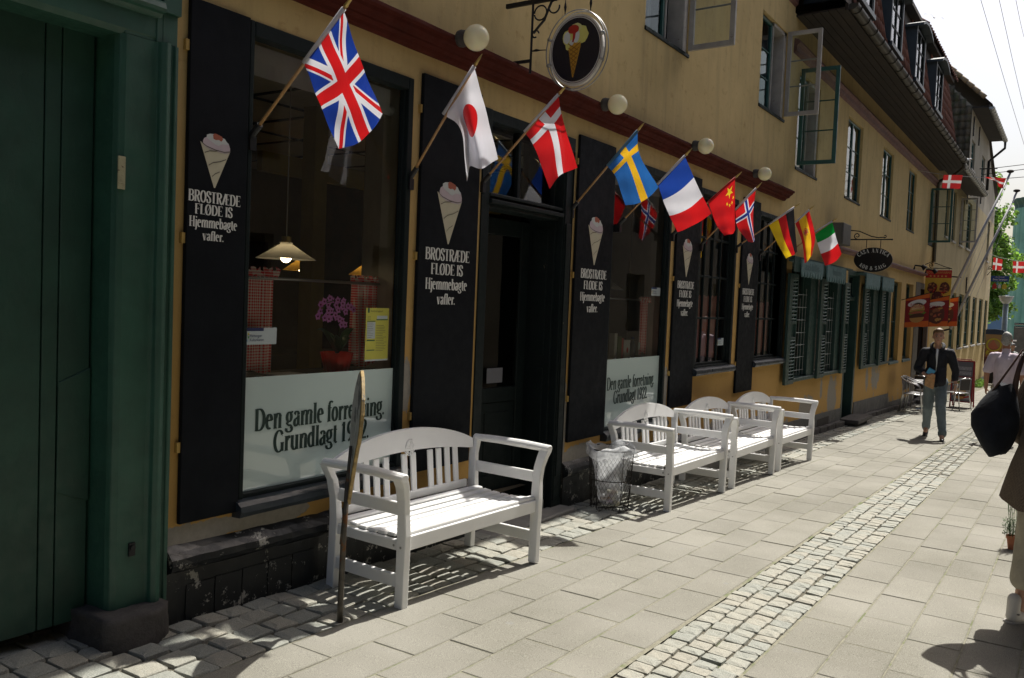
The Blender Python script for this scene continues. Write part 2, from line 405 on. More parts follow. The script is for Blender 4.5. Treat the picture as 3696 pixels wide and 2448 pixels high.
def slab_mesh(L, W, T=0.05):
    mb = MB(); mb.box(-L / 2, L / 2, -W / 2, W / 2, -T, 0); me = mb.mesh('paving_slab')
    bm = bmesh.new(); bm.from_mesh(me)
    bmesh.ops.bevel(bm, geom=[e for e in bm.edges if all(v.co.z > -T * 0.5 for v in e.verts)], offset=0.0035, segments=1, affect='EDGES')
    bmesh.ops.recalc_face_normals(bm, faces=bm.faces)
    bm.to_mesh(me); bm.free(); me.materials.append(M_pave); return me
SLANT = -math.atan(-SLOPE)
pav = thing('pavement', '', ''); del pav['label']; del pav['category']; pav['kind'] = 'structure'
SL, SW = 0.532, 0.262
sm = slab_mesh(SL - 0.007, SW - 0.006)
slabs = []
rowsL = [(-0.615 - SW * (i + 0.5), i) for i in range(5)]
rowsR = [(-2.405 - SW * (i + 0.5), i + 5) for i in range(9)]
for y, i in rowsL + rowsR:
    off = (0.0, 0.27, 0.0, 0.27, 0.02, 0.03, 0.29, 0.05, 0.3, 0, .25, 0, .27, 0)[i] + 3.30
    k0 = int((-4 - off) / SL); k1 = int((45.5 - off) / SL)
    for k in range(k0, k1):
        x = off + (k + 0.5) * SL
        slabs.append((sqrt((x) ** 2 + (y + 3.6) ** 2) + (50 if x < 1.2 else 0), x, y))
slabs.sort()
far = MB(); proto = MB(); proto.box(-SL / 2 + 0.004, SL / 2 - 0.004, -SW / 2 + 0.003, SW / 2 - 0.003, -0.05, 0)
for n, (d, x, y) in enumerate(slabs):
    dz = ru(-0.0025, 0.002)
    rx, ry = ru(-0.004, 0.004), math.atan(SLOPE) + ru(-0.003, 0.003)
    if n < 300: inst('paving_slab', sm, pav, (x, y, gz(x) + dz), (rx, ry, ru(-0.003, 0.003)))
    else: far.add(proto, Matrix.Translation((x, y, gz(x) + dz)) @ Matrix.Rotation(ry, 4, 'Y') @ Matrix.Rotation(rx, 4, 'X'))
o = obj('paving_slab', far, M_pave, pav, kind='stuff', fix=False)

def sett_mesh(seed, L, W, H=0.06):
    rg = random.Random(seed); bm = bmesh.new()
    nx, ny = 4, 4
    grid = []
    tl = [[rg.uniform(-0.10, 0.10) for _ in range(2)] for _ in range(4)]
    ph = [rg.uniform(0, 6) for _ in range(4)]
    lay = []
    for (z, k) in ((-H, 0.94), (-0.018, 1.0), (-0.004, 0.985), (0.0, 0.94)):
        ring = []
        for q in range(12):
            a = 2 * pi * q / 12 + pi / 12
            c, s_ = cos(a), sin(a); e = 0.20
            px = math.copysign(abs(c) ** e, c); py = math.copysign(abs(s_) ** e, s_)
            wob = 1 + 0.02 * sin(2 * a + ph[0]) + 0.03 * sin(3 * a + ph[1]) + rg.uniform(-0.018, 0.018)
            ring.append(bm.verts.new((px * L / 2 * k * wob, py * W / 2 * k * wob, z + (rg.uniform(-0.003, 0.003) if z > -0.01 else 0))))
        lay.append(ring)
    for a, b2 in zip(lay[:-1], lay[1:]):
        for q in range(12):
            bm.faces.new((a[q], a[(q + 1) % 12], b2[(q + 1) % 12], b2[q]))
    inner = [bm.verts.new((v.co.x * 0.55, v.co.y * 0.55, 0.003 + rg.uniform(-0.002, 0.004))) for v in lay[-1][::3]]
    top = lay[-1]
    for q in range(4):
        a = top[q * 3: q * 3 + 3] + [top[(q * 3 + 3) % 12]]
        bm.faces.new(a + [inner[(q + 1) % 4], inner[q]])
    bm.faces.new(inner)
    bmesh.ops.recalc_face_normals(bm, faces=bm.faces)
    me = bpy.data.meshes.new('cobblestone'); bm.to_mesh(me); bm.free(); me.materials.append(M_sett)
    return me
def mesh_mb(me):
    m_ = MB(); m_.v = [tuple(v.co) for v in me.vertices]; m_.f = [tuple(p.vertices) for p in me.polygons]; m_.m = [0] * len(m_.f); return m_
# low detail far sett
def sett_far():
    m_ = MB(); a, b2 = 0.5, 0.40
    m_.v = [(-a, -a, -1), (a, -a, -1), (a, a, -1), (-a, a, -1), (-b2, -b2, 0), (b2, -b2, 0), (b2, b2, 0), (-b2, b2, 0)]
    m_.f = [(4, 5, 6, 7), (0, 1, 5, 4), (1, 2, 6, 5), (2, 3, 7, 6), (3, 0, 4, 7)]; m_.m = [0] * 5; return m_
FARSETT = sett_far()
def sett_band(name, x0, x1, y0, y1, nrow, Ls, seed, jit, near_key, skip=None, xj=0.0):
    rg = random.Random(seed)
    root = bpy.data.objects.new(name, None); COL.objects.link(root); root['kind'] = 'structure'
    W = (y1 - y0) / nrow
    var = [sett_mesh(seed * 10 + i, 1, 1) for i in range(8)]
    # unit meshes scaled per stone would squash the bevel: build true-size variants instead
    var = [sett_mesh(seed * 10 + i, Ls * f, W * 0.93) for i, f in enumerate((0.86, 0.92, 0.96, 1.0, 1.04, 0.9, 0.98, 1.1))]
    lens = [Ls * f for f in (0.86, 0.92, 0.96, 1.0, 1.04, 0.9, 0.98, 1.1)]
    st = []
    for r in range(nrow):
        x = x0 + rg.uniform(0, Ls); yy = y0 + (r + 0.5) * W
        while x < x1:
            i = rg.randrange(8); L = lens[i] + 0.010
            px = x + L / 2; py = yy + rg.uniform(-jit, jit) + 0.35 * jit * sin(px * 2.1 + r)
            if not (skip and skip(px, py)): st.append((near_key(px, py), px, py, i, rg.uniform(-0.006, 0.004), rg.uniform(-0.04, 0.04), rg.uniform(-0.04, 0.04), rg.uniform(-0.035, 0.035), rg.choice((0, pi))))
            x += L
    st.sort(); fm = MB()
    for n, (k, px, py, i, dz, rx, ry, rz, fl) in enumerate(st):
        if n < 300: inst('cobblestone', var[i], root, (px, py, gz(px) + dz), (rx, ry + 0.031, rz + fl))
        else:
            M = Matrix.Translation((px, py, gz(px) + dz)) @ Matrix.Rotation(ry + 0.031, 4, 'Y') @ Matrix.Rotation(rx, 4, 'X') @ Matrix.Diagonal((lens[i] * 0.99, W * 0.96, 0.03, 1))
            fm.add(FARSETT, M)
    obj('cobblestone', fm, M_sett, root, kind='stuff', fix=False)
    return root
def keyf(px, py): return sqrt(px * px + (py + 3.6) ** 2) + (60 if px < 1.25 else 0)
sett_band('cobbled_border', -2.5, 28, -0.605, 0.0, 4, 0.142, 3, 0.009, keyf, skip=lambda x, y: (5.05 < x < 6.3 and y > -0.16))
sett_band('cobbled_gutter', -1.5, 44, -2.395, -1.945, 4, 0.098, 5, 0.005, lambda x, y: keyf(x, y) + (60 if x < 3.5 else 0))
sett_band('gateway_cobbles', -0.5, 2.6, 0.0, 0.9, 6, 0.142, 9, 0.01, lambda x, y: 1)
# flat door threshold stone and slab in front of it
mb = MB(); mb.box(5.02, 6.30, -0.17, 0.02, gz(5.6) - 0.08, gz(5.6) + 0.015); mb.box(5.08, 6.10, 0.02, 0.5, gz(5.6) - 0.05, gz(5.6) + 0.09)
struct(obj('threshold', mb, basic('worn grey stone', (0.20, 0.195, 0.18), 0.7, 0.2, 6, bmp=0.3), bevel=0.01))
# ------------------------------------------------------------------ wall with openings
def wall_grid(x0, x1, z0, z1, ops, y=0.0, depth=0.22, zfun=None):
    mb = MB(); xs = sorted(set([x0, x1] + [v for o in ops for v in o[:2] if x0 < v < x1])); zs = sorted(set([z0, z1] + [v for o in ops for v in o[2:4] if z0 < v < z1]))
    # extra splits keep faces short
    def sub(a, st):
        r = []
        for p, q in zip(a[:-1], a[1:]):
            n = max(1, int((q - p) / st)); r += [p + (q - p) * i / n for i in range(n)]
        return r + [a[-1]]
    xs = sub(xs, 2.0); zs = sub(zs, 2.0)
    def inside(cx, cz): return any(o[0] < cx < o[1] and o[2] < cz < o[3] for o in ops)
    for a, b2 in zip(xs[:-1], xs[1:]):
        for c, d in zip(zs[:-1], zs[1:]):
            if not inside((a + b2) / 2, (c + d) / 2): mb.quad((a, y, c), (b2, y, c), (b2, y, d), (a, y, d))
    for (a, b2, c, d) in [o[:4] for o in ops]:
        c = max(c, z0); D = y + depth
        mb.quad((a, y, c), (a, y, d), (a, D, d), (a, D, c)); mb.quad((b2, y, c), (b2, D, c), (b2, D, d), (b2, y, d))
        mb.quad((a, y, d), (b2, y, d), (b2, D, d), (a, D, d)); mb.quad((a, y, c), (a, D, c), (b2, D, c), (b2, y, c))
    return mb
PANES = {}
def pane_mesh(w, h, mat):
    k = (round(w, 3), round(h, 3), mat.name)
    if k not in PANES:
        mb = MB(); mb.quad((-w / 2, 0, -h / 2), (w / 2, 0, -h / 2), (w / 2, 0, h / 2), (-w / 2, 0, h / 2)); me = mb.mesh('pane'); me.materials.append(mat); PANES[k] = me
    return PANES[k]
def window(parent, x0, x1, z0, z1, y, cols, rows, fm, fw=0.05, mw=0.022, gm=None, dep=0.05, name='window', rowz=None, ang=0.0, hinge=None, mull=None):
    """frame + muntins, each pane a sub-part. hinge/ang: an opened casement turned about its hinge side"""
    gm = gm or M_glass2
    mb = MB()
    def T(px, py, pz):
        if hinge is None: return Vector((px, py, pz))
        dx, dy = px - hinge, py - y
        return Vector((hinge + dx * cos(ang) - dy * sin(ang), y + dx * sin(ang) + dy * cos(ang), pz))
    def bx(a, b2, c, d, e, f):
        n = len(mb.v); mb.box(a, b2, c, d, e, f)
        if hinge is not None: mb.v[n:] = [tuple(T(*p)) for p in mb.v[n:]]
    bx(x0, x0 + fw, y, y + dep, z0, z1); bx(x1 - fw, x1, y, y + dep, z0, z1)
    bx(x0 + fw, x1 - fw, y, y + dep, z0, z0 + fw); bx(x0 + fw, x1 - fw, y, y + dep, z1 - fw, z1)
    cx = [x0 + fw + (x1 - x0 - 2 * fw) * i / cols for i in range(cols + 1)]
    rz = rowz or [z0 + fw + (z1 - z0 - 2 * fw) * i / rows for i in range(rows + 1)]
    for i in range(1, cols):
        w = mull if (mull and i * 2 == cols) else mw
        bx(cx[i] - w / 2, cx[i] + w / 2, y + 0.006, y + dep - 0.012, z0 + fw, z1 - fw)
    for j in range(1, len(rz) - 1): bx(x0 + fw, x1 - fw, y + 0.012, y + dep - 0.018, rz[j] - mw / 2, rz[j] + mw / 2)
    fr = obj(name, mb, fm, parent, bevel=0.004)
    for i in range(cols):
        for j in range(len(rz) - 1):
            w = cx[i + 1] - cx[i]; h = rz[j + 1] - rz[j]
            c = T((cx[i] + cx[i + 1]) / 2, y + dep * 0.6, (rz[j] + rz[j + 1]) / 2)
            inst('pane', pane_mesh(w, h, gm), fr, c, (ru(-0.006, 0.006), 0, (ang if hinge is not None else 0) + ru(-0.006, 0.006)))
    return fr
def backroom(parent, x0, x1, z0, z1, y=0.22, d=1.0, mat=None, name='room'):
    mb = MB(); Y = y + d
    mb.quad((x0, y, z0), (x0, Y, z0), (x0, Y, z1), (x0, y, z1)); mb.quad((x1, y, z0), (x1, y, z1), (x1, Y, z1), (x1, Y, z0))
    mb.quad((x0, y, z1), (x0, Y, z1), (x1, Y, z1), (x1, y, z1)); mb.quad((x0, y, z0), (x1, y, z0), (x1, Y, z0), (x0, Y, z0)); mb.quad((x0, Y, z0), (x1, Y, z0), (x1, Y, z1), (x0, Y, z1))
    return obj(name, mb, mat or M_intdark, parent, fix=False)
def curtain(parent, x0, x1, z0, z1, y, mat, folds=6, amp=0.02, name='curtain', gather=True, seed=0, n=60):
    mb = MB(); rg = random.Random(seed); ph = rg.uniform(0, 6); rows = 12
    for j in range(rows + 1):
        t = j / rows; z = z1 + (z0 - z1) * t
        for i in range(n + 1):
            s_ = i / n; x = x0 + (x1 - x0) * s_
            A = amp * (0.6 + 0.5 * sin(3 * s_ + ph)) * (0.7 + 0.5 * t)
            mb.v.append((x + 0.25 * A * sin(2 * pi * folds * s_ * 1.9 + ph), y + A * sin(2 * pi * folds * s_ + ph + 0.5 * sin(4 * s_ + t * 1.2)), z + (0.012 * sin(9 * s_ + ph) if j == rows else 0)))
    for j in range(rows):
        for i in range(n):
            a = j * (n + 1) + i; mb.f.append((a, a + 1, a + n + 2, a + n + 1)); mb.m.append(0)
    return obj(name, mb, mat, parent, smooth=True, fix=False)

# ------------------------------------------------------------------ yellow house (shop, antique shop, upper storey)
house = thing('yellow_house', 'long ochre limewashed house with ice cream shop and antique shop on its ground floor', 'house', (2.5, 0, 0))
SHOP = [(2.94, 4.225, .44, 2.92), (5.0, 6.30, -1, 2.91), (7.04, 8.40, .36, 2.91), (9.18, 10.44, .84, 2.89), (11.27, 12.64, .85, 2.86)]
ANT = [(12.95, 16.4, .50, 2.34), (16.62, 17.68, -1, 2.36), (18.1, 20.95, .48, 2.36), (21.2, 22.35, .44, 2.34), (22.98, 24.08, .43, 2.35), (24.45, 27.0, -1.2, 2.44)]
UP = [(7.55, 8.62, 4.2, 5.45), (11.0, 12.12, 4.2, 5.38), (12.8, 14.02, 3.66, 5.03), (15.97, 17.2, 3.62, 5.03), (19.2, 20.4, 3.63, 5.04), (22.42, 23.55, 3.64, 5.08), (26.0, 26.95, 3.55, 5.05)]
mb = wall_grid(2.44, 12.4, -1.0, 7.6, [o for o in SHOP + UP if o[0] < 12.4 and o[1] < 12.7 and o[0] != 11.27] + [(11.27, 12.4, .85, 2.86)])
mb2 = wall_grid(12.4, 27.35, -1.3, 5.75, [(12.4, 12.64, .85, 2.86)] + ANT + [o for o in UP if o[0] > 12.4])
# drop the two touching reveals of the opening that spans the seam
mb.add(mb2)
obj('wall', mb, M_wall, house, fix=False)
# end wall, back wall and roof close the volume
mb = MB()
mb.quad((2.53, 0.0, -1), (2.53, 8, -1), (2.53, 8, 7.6), (2.53, 0.0, 7.6)); mb.quad((12.4, 0, 5.75), (12.4, 8, 5.75), (12.4, 8, 7.6), (12.4, 0, 7.6)); mb.quad((2.53, 8, -1), (27.35, 8, -1.2), (27.35, 8, 7.6), (2.53, 8, 7.6)); mb.quad((27.35, 0.0, -1), (27.35, 8, -1), (27.35, 8, 5.75), (27.35, 0.0, 5.75))
mb.quad((2.53, 0, 3.35), (27.35, 0, 3.35), (27.35, 8, 3.35), (2.53, 8, 3.35))
obj('rear_wall', mb, M_intdark, house, fix=False)
# eaves of the taller left part (above the frame)
mb = MB(); mb.box(0.0, 12.55, -0.72, 0.0, 7.6, 7.66); mb.poly([(0.0, -0.75, 7.7), (12.6, -0.75, 7.7), (12.6, 4, 12), (0.0, 4, 12)]); mb.poly([(12.6, 4, 12), (0, 4, 12), (0, 8.7, 7.7), (12.6, 8.7, 7.7)])
obj('roof', mb, M_tile, house, fix=False)
# ---- plinths
def extr_x(mb, prof, x0, x1, n=1, wob=0.0, sl=0.0, seed=1):
    """profile (y,z) swept along x, z offset follows sl*x"""
    rg = random.Random(seed); k = len(prof); base = len(mb.v)
    for i in range(n + 1):
        x = x0 + (x1 - x0) * i / n
        for (y, z) in prof: mb.v.append((x, y + rg.uniform(-wob, wob), z - sl * (x - x0) + rg.uniform(-wob, wob)))
    for i in range(n):
        for j in range(k - 1):
            a = base + i * k + j; mb.f.append((a, a + 1, a + k + 1, a + k)); mb.m.append(0)
    mb.poly([mb.v[base + j] for j in range(k)]); mb.poly([mb.v[base + n * k + j] for j in range(k)])
def plinth(x0, x1, ztop0, ztop1, seed):
    mb = MB(); t = (ztop0 - ztop1) / (x1 - x0)
    prof = [(0.0, ztop0 + 0.035), (-0.035, ztop0 + 0.01), (-0.062, ztop0 - 0.02), (-0.068, ztop0 - 0.05), (-0.055, ztop0 - 0.075), (-0.018, ztop0 - 0.095), (-0.016, ztop0 - 0.9), (0.0, ztop0 - 0.9)]
    extr_x(mb, prof, x0, x1, 40, 0.003, t, seed)
    return obj('plinth', mb, M_plinth, house, smooth=False)
pl = plinth(2.52, 5.0, 0.265, 0.225, 1); pl2 = plinth(6.33, 12.45, 0.155, 0.06, 2)
# black painted tiles set into the left plinth
tm = MB(); tm.box(-0.082, 0.082, -0.006, 0, -0.14, 0.14); tme = tm.mesh('tile'); tme.materials.append(M_plinth)
for i in range(5):
    for j in range(2):
        inst('tile', tme, pl, (2.71 + 0.171 * i, -0.0185, 0.02 - 0.172 * j + (0.08 if j else 0) - (0.0 if j else 0)), (0, 0.03, 0), (1, 1, 0.42 if j else 0.52))
# grey painted base under the antique shop, stepped with the slope
gp = MB()
for (a, b2, z) in ((12.65, 16.6, -0.12), (17.7, 21.35, -0.18), (21.35, 24.45, -0.47)):
    gp.poly([(a, -0.012, z - 0.028 * 0), (b2, -0.012, z - 0.02 * (b2 - a)), (b2, -0.012, -1.2), (a, -0.012, -1.2)]); gp.poly([(a, 0, z), (b2, 0, z - 0.02 * (b2 - a)), (b2, -0.012, z - 0.02 * (b2 - a)), (a, -0.012, z)]); gp.quad((b2, 0, -1.2), (b2, 0, z), (b2, -0.012, z - 0.02 * (b2 - a)), (b2, -0.012, -1.2)); gp.quad((a, 0, -1.2), (a, 0, z), (a, -0.012, z), (a, -0.012, -1.2))
obj('plinth', gp, basic('grey plinth paint', (0.10, 0.10, 0.098), 0.85, 0.25, 4, bmp=0.4, c2=(0.17, 0.165, 0.15), thr=(5, 0.6, 0.03)), house, label='matt grey painted base', fix=False)
# granite kerb stones along the foot of the wall there
km = [MB() for _ in range(3)]; kms = []
for k_, m_ in enumerate(km):
    m_.box(-0.5, 0.5, -0.5, 0.5, -0.5, 0.5); me = m_.mesh('kerb_stone'); bm = bmesh.new(); bm.from_mesh(me)
    bmesh.ops.bevel(bm, geom=bm.edges[:], offset=0.07, segments=1, affect='EDGES'); bmesh.ops.recalc_face_normals(bm, faces=bm.faces)
    for v in bm.verts: v.co += Vector((ru(-.03, .03), ru(-.05, .05), ru(-.05, .05)))
    bm.to_mesh(me); bm.free(); me.materials.append(M_stone); kms.append(me)
x = 12.7
while x < 24.3:
    L = ru(0.5, 0.9)
    if not (16.5 < x + L / 2 < 17.9): inst('kerb_stone', kms[int(rnd() * 3)], house, (x + L / 2, -0.045, gz(x) + 0.0), (0, 0.03, 0), (L * 0.97, 0.12, 0.16))
    x += L
mb = MB(); mb.box(16.6, 17.85, -.34, .02, gz(17.2) + .06, gz(17.2) + .13); mb.box(16.65, 17.8, -.26, 0, gz(17.2) - .05, gz(17.2) + .06); obj('doorstep', mb, M_stone, house, bevel=.012, seg=2)
mb = MB(); mb.box(14.9, 15.7, -0.0165, -0.013, -0.44, -0.26); obj('cellar_vent', mb, M_intdark, house)
# ---- moulded cornice over the shop
prof = [(0, 3.285), (-0.05, 3.275), (-0.14, 3.240), (-0.160, 3.228), (-0.160, 3.205), (-0.138, 3.198), (-0.130, 3.178), (-0.108, 3.165), (-0.092, 3.148), (-0.090, 3.136), (-0.05, 3.128), (-0.04, 3.108), (-0.02, 3.10), (0, 3.10)]
mb = MB(); extr_x(mb, prof, 2.5, 6.95, 30, 0.0016); extr_x(mb, prof, 6.955, 12.3, 30, 0.0016, 0, 3); obj('cornice', mb, M_cornice, house, bevel=0.002)
# mauve bands
prof = [(0, 5.40), (-0.06, 5.39), (-0.09, 5.33), (-0.05, 5.30), (-0.045, 5.23), (0, 5.20)]
mb = MB(); extr_x(mb, prof, 12.42, 27.3, 50, 0.004); extr_x(mb, [(y, z + 0.62) for y, z in prof], 2.6, 12.38, 30, 0.004, 0, 5); obj('string_course', mb, M_mauve, house)
prof = [(0, 2.72), (-0.09, 2.705), (-0.11, 2.69), (-0.11, 2.66), (-0.04, 2.64), (0, 2.62)]
mb = MB(); extr_x(mb, prof, 14.9, 25.6, 40, 0.003); obj('string_course', mb, M_mauve, house)
# ---- shop windows: dark timber surrounds, sill, plate glass, frosted lower band
def surround(parent, o, w=0.085, wl=None, wr=None, y0=-0.012, y1=0.14, name='window_frame', thr=False):
    a, b2, c, d = o[:4]; mb = MB(); wl = wl or w; wr = wr or w
    mb.box(a, a + wl, y0, y1, c, d); mb.box(b2 - wr, b2, y0, y1, c, d); mb.box(a + wl, b2 - wr, y0, y1, d - w * 0.9, d)
    mb.box(b2 - wr - 0.008, b2 - wr + 0.010, y0 + 0.03, y1 - 0.02, c, d - w * 0.9)
    if not thr: mb.box(a + wl, b2 - wr, y0 + 0.01, y1, c, c + 0.045)
    return obj(name, mb, M_frame, parent, bevel=0.006, seg=2)
def sill(o, z, drop=0.0):
    a, b2 = o[:2]; mb = MB()
    prof = [(0.02, z + 0.03), (-0.045, z + 0.02), (-0.07, z + 0.0), (-0.075, z - 0.03), (-0.06, z - 0.055), (0.0, z - 0.06)]
    extr_x(mb, prof, a - 0.03, b2 + 0.02, 12, 0.002, drop); return obj('window_sill', mb, M_sill, house)
M_frost, nt, b = newmat('frosted sea green glass')
p = pos(nt); nt.links.new(mixc(nt, noise(nt, p, 0.8, 3), (0.46, 0.56, 0.535), (0.52, 0.62, 0.59)), b.inputs['Base Color']); b.inputs['Roughness'].default_value = 0.06; b.inputs['Specular IOR Level'].default_value = 0.6; b.inputs['Coat Weight'].default_value = 0.6; b.inputs['Coat Roughness'].default_value = 0.03
for k_, (o, fz) in enumerate(((SHOP[0], 1.09), (SHOP[2], 1.035))):
    fr = surround(house, o, .085, .03, .05, -0.012, .065); sill(o, o[2] - 0.005)
    a, b2, c, d = o
    mb = MB(); mb.quad((a + .03, 0.059, fz), (b2 - .05, 0.059, fz), (b2 - .05, 0.059, d - .07), (a + .03, 0.059, d - .07)); obj('glass_pane', mb, M_glass, fr, fix=False)
    mb = MB(); mb.box(a + .03, b2 - .055, 0.036, 0.047, c + .04, fz); obj('frosted_pane', mb, M_frost, fr)
    mb = MB(); mb.box(a + .03, b2 - .055, 0.06, 0.42, fz - 0.05, fz - 0.015); obj('display_shelf', mb, M_intdark, fr)
    # splayed white reveals inside
    mb = MB(); mb.quad((b2 - .052, 0.065, c), (b2 - .052, 0.19, c), (b2 - .052, 0.19, d), (b2 - .052, 0.065, d)); mb.quad((b2 - .052, 0.19, c), (b2 + .12, 0.5, c), (b2 + .12, 0.5, d), (b2 - .052, 0.19, d)); obj('reveal', mb, M_reveal, fr, fix=False); mb = MB(); mb.quad((a + .03, 0.065, c), (a - .1, 0.5, c), (a - .1, 0.5, d), (a + .03, 0.065, d)); obj('reveal', mb, M_reveal, fr, fix=False)
    mb = MB(); mb.lathe([(0.03, 0), (0.03, b2 - a - .1)], 12, Matrix.Translation((a + .05, 0.13, d - 0.20)) @ Matrix.Rotation(pi / 2, 4, 'Y')); mb.box(a + .1, b2 - .1, 0.10, 0.104, d - 0.24, d - 0.08)
    obj('roller_blind', mb, M_reveal, fr)
# muntined windows
for k_, o in enumerate((SHOP[3], SHOP[4])):
    sill(o, o[2]); fr = surround(house, o, 0.07)
    rz = [o[2] + .05, .97 if k_ == 0 else .97, 1.43, 1.92, 2.36, o[3] - .07]
    rz = [o[2] + .045] + [1.43, 1.915, 2.36] + [o[3] - .065]
    window(house, o[0] + .07, o[1] - .07, o[2] + .04, o[3] - .06, 0.045, 4 if k_ == 0 else 4, 4, M_frame, 0.035, 0.026, M_glass, 0.045, 'muntin_window', rowz=rz)
# ---- interior of the shop
room = MB()
def rq(*a): room.quad(*a)
X0, X1, Y0, Y1, Z0, Z1 = 2.75, 8.9, 0.5, 4.4, 0.0, 2.98
rq((X0, Y0, Z0), (X0, Y1, Z0), (X0, Y1, Z1), (X0, Y0, Z1)); rq((X0, Y1, Z0), (X1, Y1, Z0), (X1, Y1, Z1), (X0, Y1, Z1)); rq((X1, Y0, Z0), (X1, Y0, Z1), (X1, Y1, Z1), (X1, Y1, Z0)); rq((X0, 0.22, Z0), (X1, 0.22, Z0), (X1, Y1, Z0), (X0, Y1, Z0))
for (a, b2) in ((2.75, 2.86), (4.34, 5.0), (6.3, 6.95), (8.5, 8.9)): rq((a, Y0, Z0), (b2, Y0, Z0), (b2, Y0, Z1), (a, Y0, Z1))
obj('shop_room', room, M_interior, house, fix=False)
mb = MB(); mb.quad((2.5, 0.14, 2.93), (8.9, 0.14, 2.93), (8.9, 4.4, 2.93), (2.5, 4.4, 2.93)); obj('ceiling', mb, M_ceil, house, fix=False)
mb = MB()
for x in (3.4, 4.1, 4.8, 5.5, 6.2, 6.9, 7.6, 8.3): mb.box(x - .01, x + .01, 0.5, 4.4, 2.915, 2.928)
mb.box(2.8, 8.9, 1.4, 1.42, 2.915, 2.927); mb.box(2.8, 8.9, 2.4, 2.42, 2.915, 2.927); obj('ceiling_batten', mb, M_intdark, house)
mb = MB(); mb.box(3.2, 5.2, 4.30, 4.38, 1.0, 2.3); mb.box(5.6, 6.8, 4.30, 4.38, 0.8, 2.1); mb.box(7.6, 7.75, .6, 4.3, 0, 2.9); obj('cabinet', mb, basic('dark red cabinet', (0.05, 0.012, 0.008), 0.6, 0.6, 3), house)
mb = MB(); mb.box(4.55, 4.68, 1.2, 1.33, 0, 2.93); mb.box(4.4, 8.0, 1.6, 1.66, 2.45, 2.6); obj('interior_post', mb, basic('yellow interior paint', (0.32, 0.23, 0.05), 0.7), house)
mb = MB(); mb.box(5.2, 8.4, 2.6, 3.1, 0.0, 0.95); obj('counter', mb, M_intdark, house)
# windows 3 and 4 rooms
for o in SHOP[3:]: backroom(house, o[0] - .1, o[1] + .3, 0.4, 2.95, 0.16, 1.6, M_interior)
# ---- door: deep dark green frame, transom light, opened leaf
d = thing; dr = MB()
dr.box(5.0, 5.10, -0.01, 0.3, -0.2, 2.91); dr.box(6.14, 6.30, -0.02, 0.34, -0.22, 2.91); dr.box(6.18, 6.26, -0.034, -0.02, 0.1, 2.2); dr.box(6.155, 6.165, -0.03, -0.02, -0.1, 2.8); dr.box(6.275, 6.285, -0.03, -0.02, -0.1, 2.8)
dr.box(6.12, 6.14, 0.04, 0.30, -0.1, 2.25); dr.box(6.11, 6.12, 0.10, 0.24, 0.15, 1.0); dr.box(6.11, 6.12, 0.10, 0.24, 1.1, 2.15)
dr.box(5.10, 6.14, 0.0, 0.26, 2.83, 2.91); dr.box(5.10, 6.14, 0.02, 0.20, 2.22, 2.33); dr.box(5.10, 6.14, -0.03, 0.02, 2.245, 2.275); dr.box(5.10, 6.14, -0.015, 0.02, 2.295, 2.32)
dr.box(5.56, 5.60, 0.06, 0.12, 2.33, 2.83); dr.box(5.10, 5.135, 0.05, 0.12, 2.33, 2.83); dr.box(6.105, 6.14, 0.05, 0.12, 2.33, 2.83)
df = obj('door_frame', dr, M_frame, house, bevel=0.006, seg=2)
mb = MB(); mb.quad((5.135, 0.09, 2.33), (5.56, 0.09, 2.33), (5.56, 0.09, 2.83), (5.135, 0.09, 2.83)); mb.quad((5.6, 0.09, 2.33), (6.105, 0.09, 2.33), (6.105, 0.09, 2.83), (5.6, 0.09, 2.83)); obj('transom_pane', mb, M_glass, df, fix=False)
M0 = Matrix.Translation((6.115, 0.30, 0)) @ Matrix.Rotation(radians(175.5), 4, 'Z')   # leaf swings inwards
mb = MB(); W = 0.68; Tk = 0.045; zb, zt = -0.09, 2.20
for bx in ((0, .11, zb, zt), (W - .11, W, zb, zt), (.11, W - .11, zb, zb + .22), (.11, W - .11, .72, .84), (.11, W - .11, zt - .13, zt)): mb.box(bx[0], bx[1], -Tk / 2, Tk / 2, bx[2], bx[3], 0, M0)
mb.box(.11, W - .11, -.012, .012, zb + .22, .72, 0, M0); mb.box(.18, W - .18, -.02, .02, zb + .3, .64, 0, M0)
dl = obj('door', mb, M_frame, house, bevel=0.005)
mb = MB(); mb.box(.11, W - .11, -.003, .003, .84, zt - .13, 0, M0); obj('door_pane', mb, M_glass, dl)
mb = MB(); mb.tube([M0 @ Vector(p) for p in ((.63, .022, 1.12), (.63, .07, 1.12), (.63, .075, 1.2), (.63, .075, 1.28), (.63, .022, 1.30))], 0.008, 6); obj('handle', mb, M_steel, dl)
mb = MB(); mb.box(.3, .5, .0235, .025, 1.0 - .12, 1.0, 0, M0); obj('sticker', mb, flatm('white sticker', (0.16, 0.16, 0.18)), dl)
mb = MB()
for z in (0.75, 1.02, 1.8, 2.0): mb.box(6.098, 6.122, 0.30, 0.345, z - .06, z + .06)
obj('hinge', mb, M_wtrim, df, bevel=0.004)
curt_red = basic('red velvet', (0.42, 0.03, 0.03), 0.8, 0.3, 8)
curtain(house, 5.12, 5.34, -.05, 2.2, .36, curt_red, 4, .03)
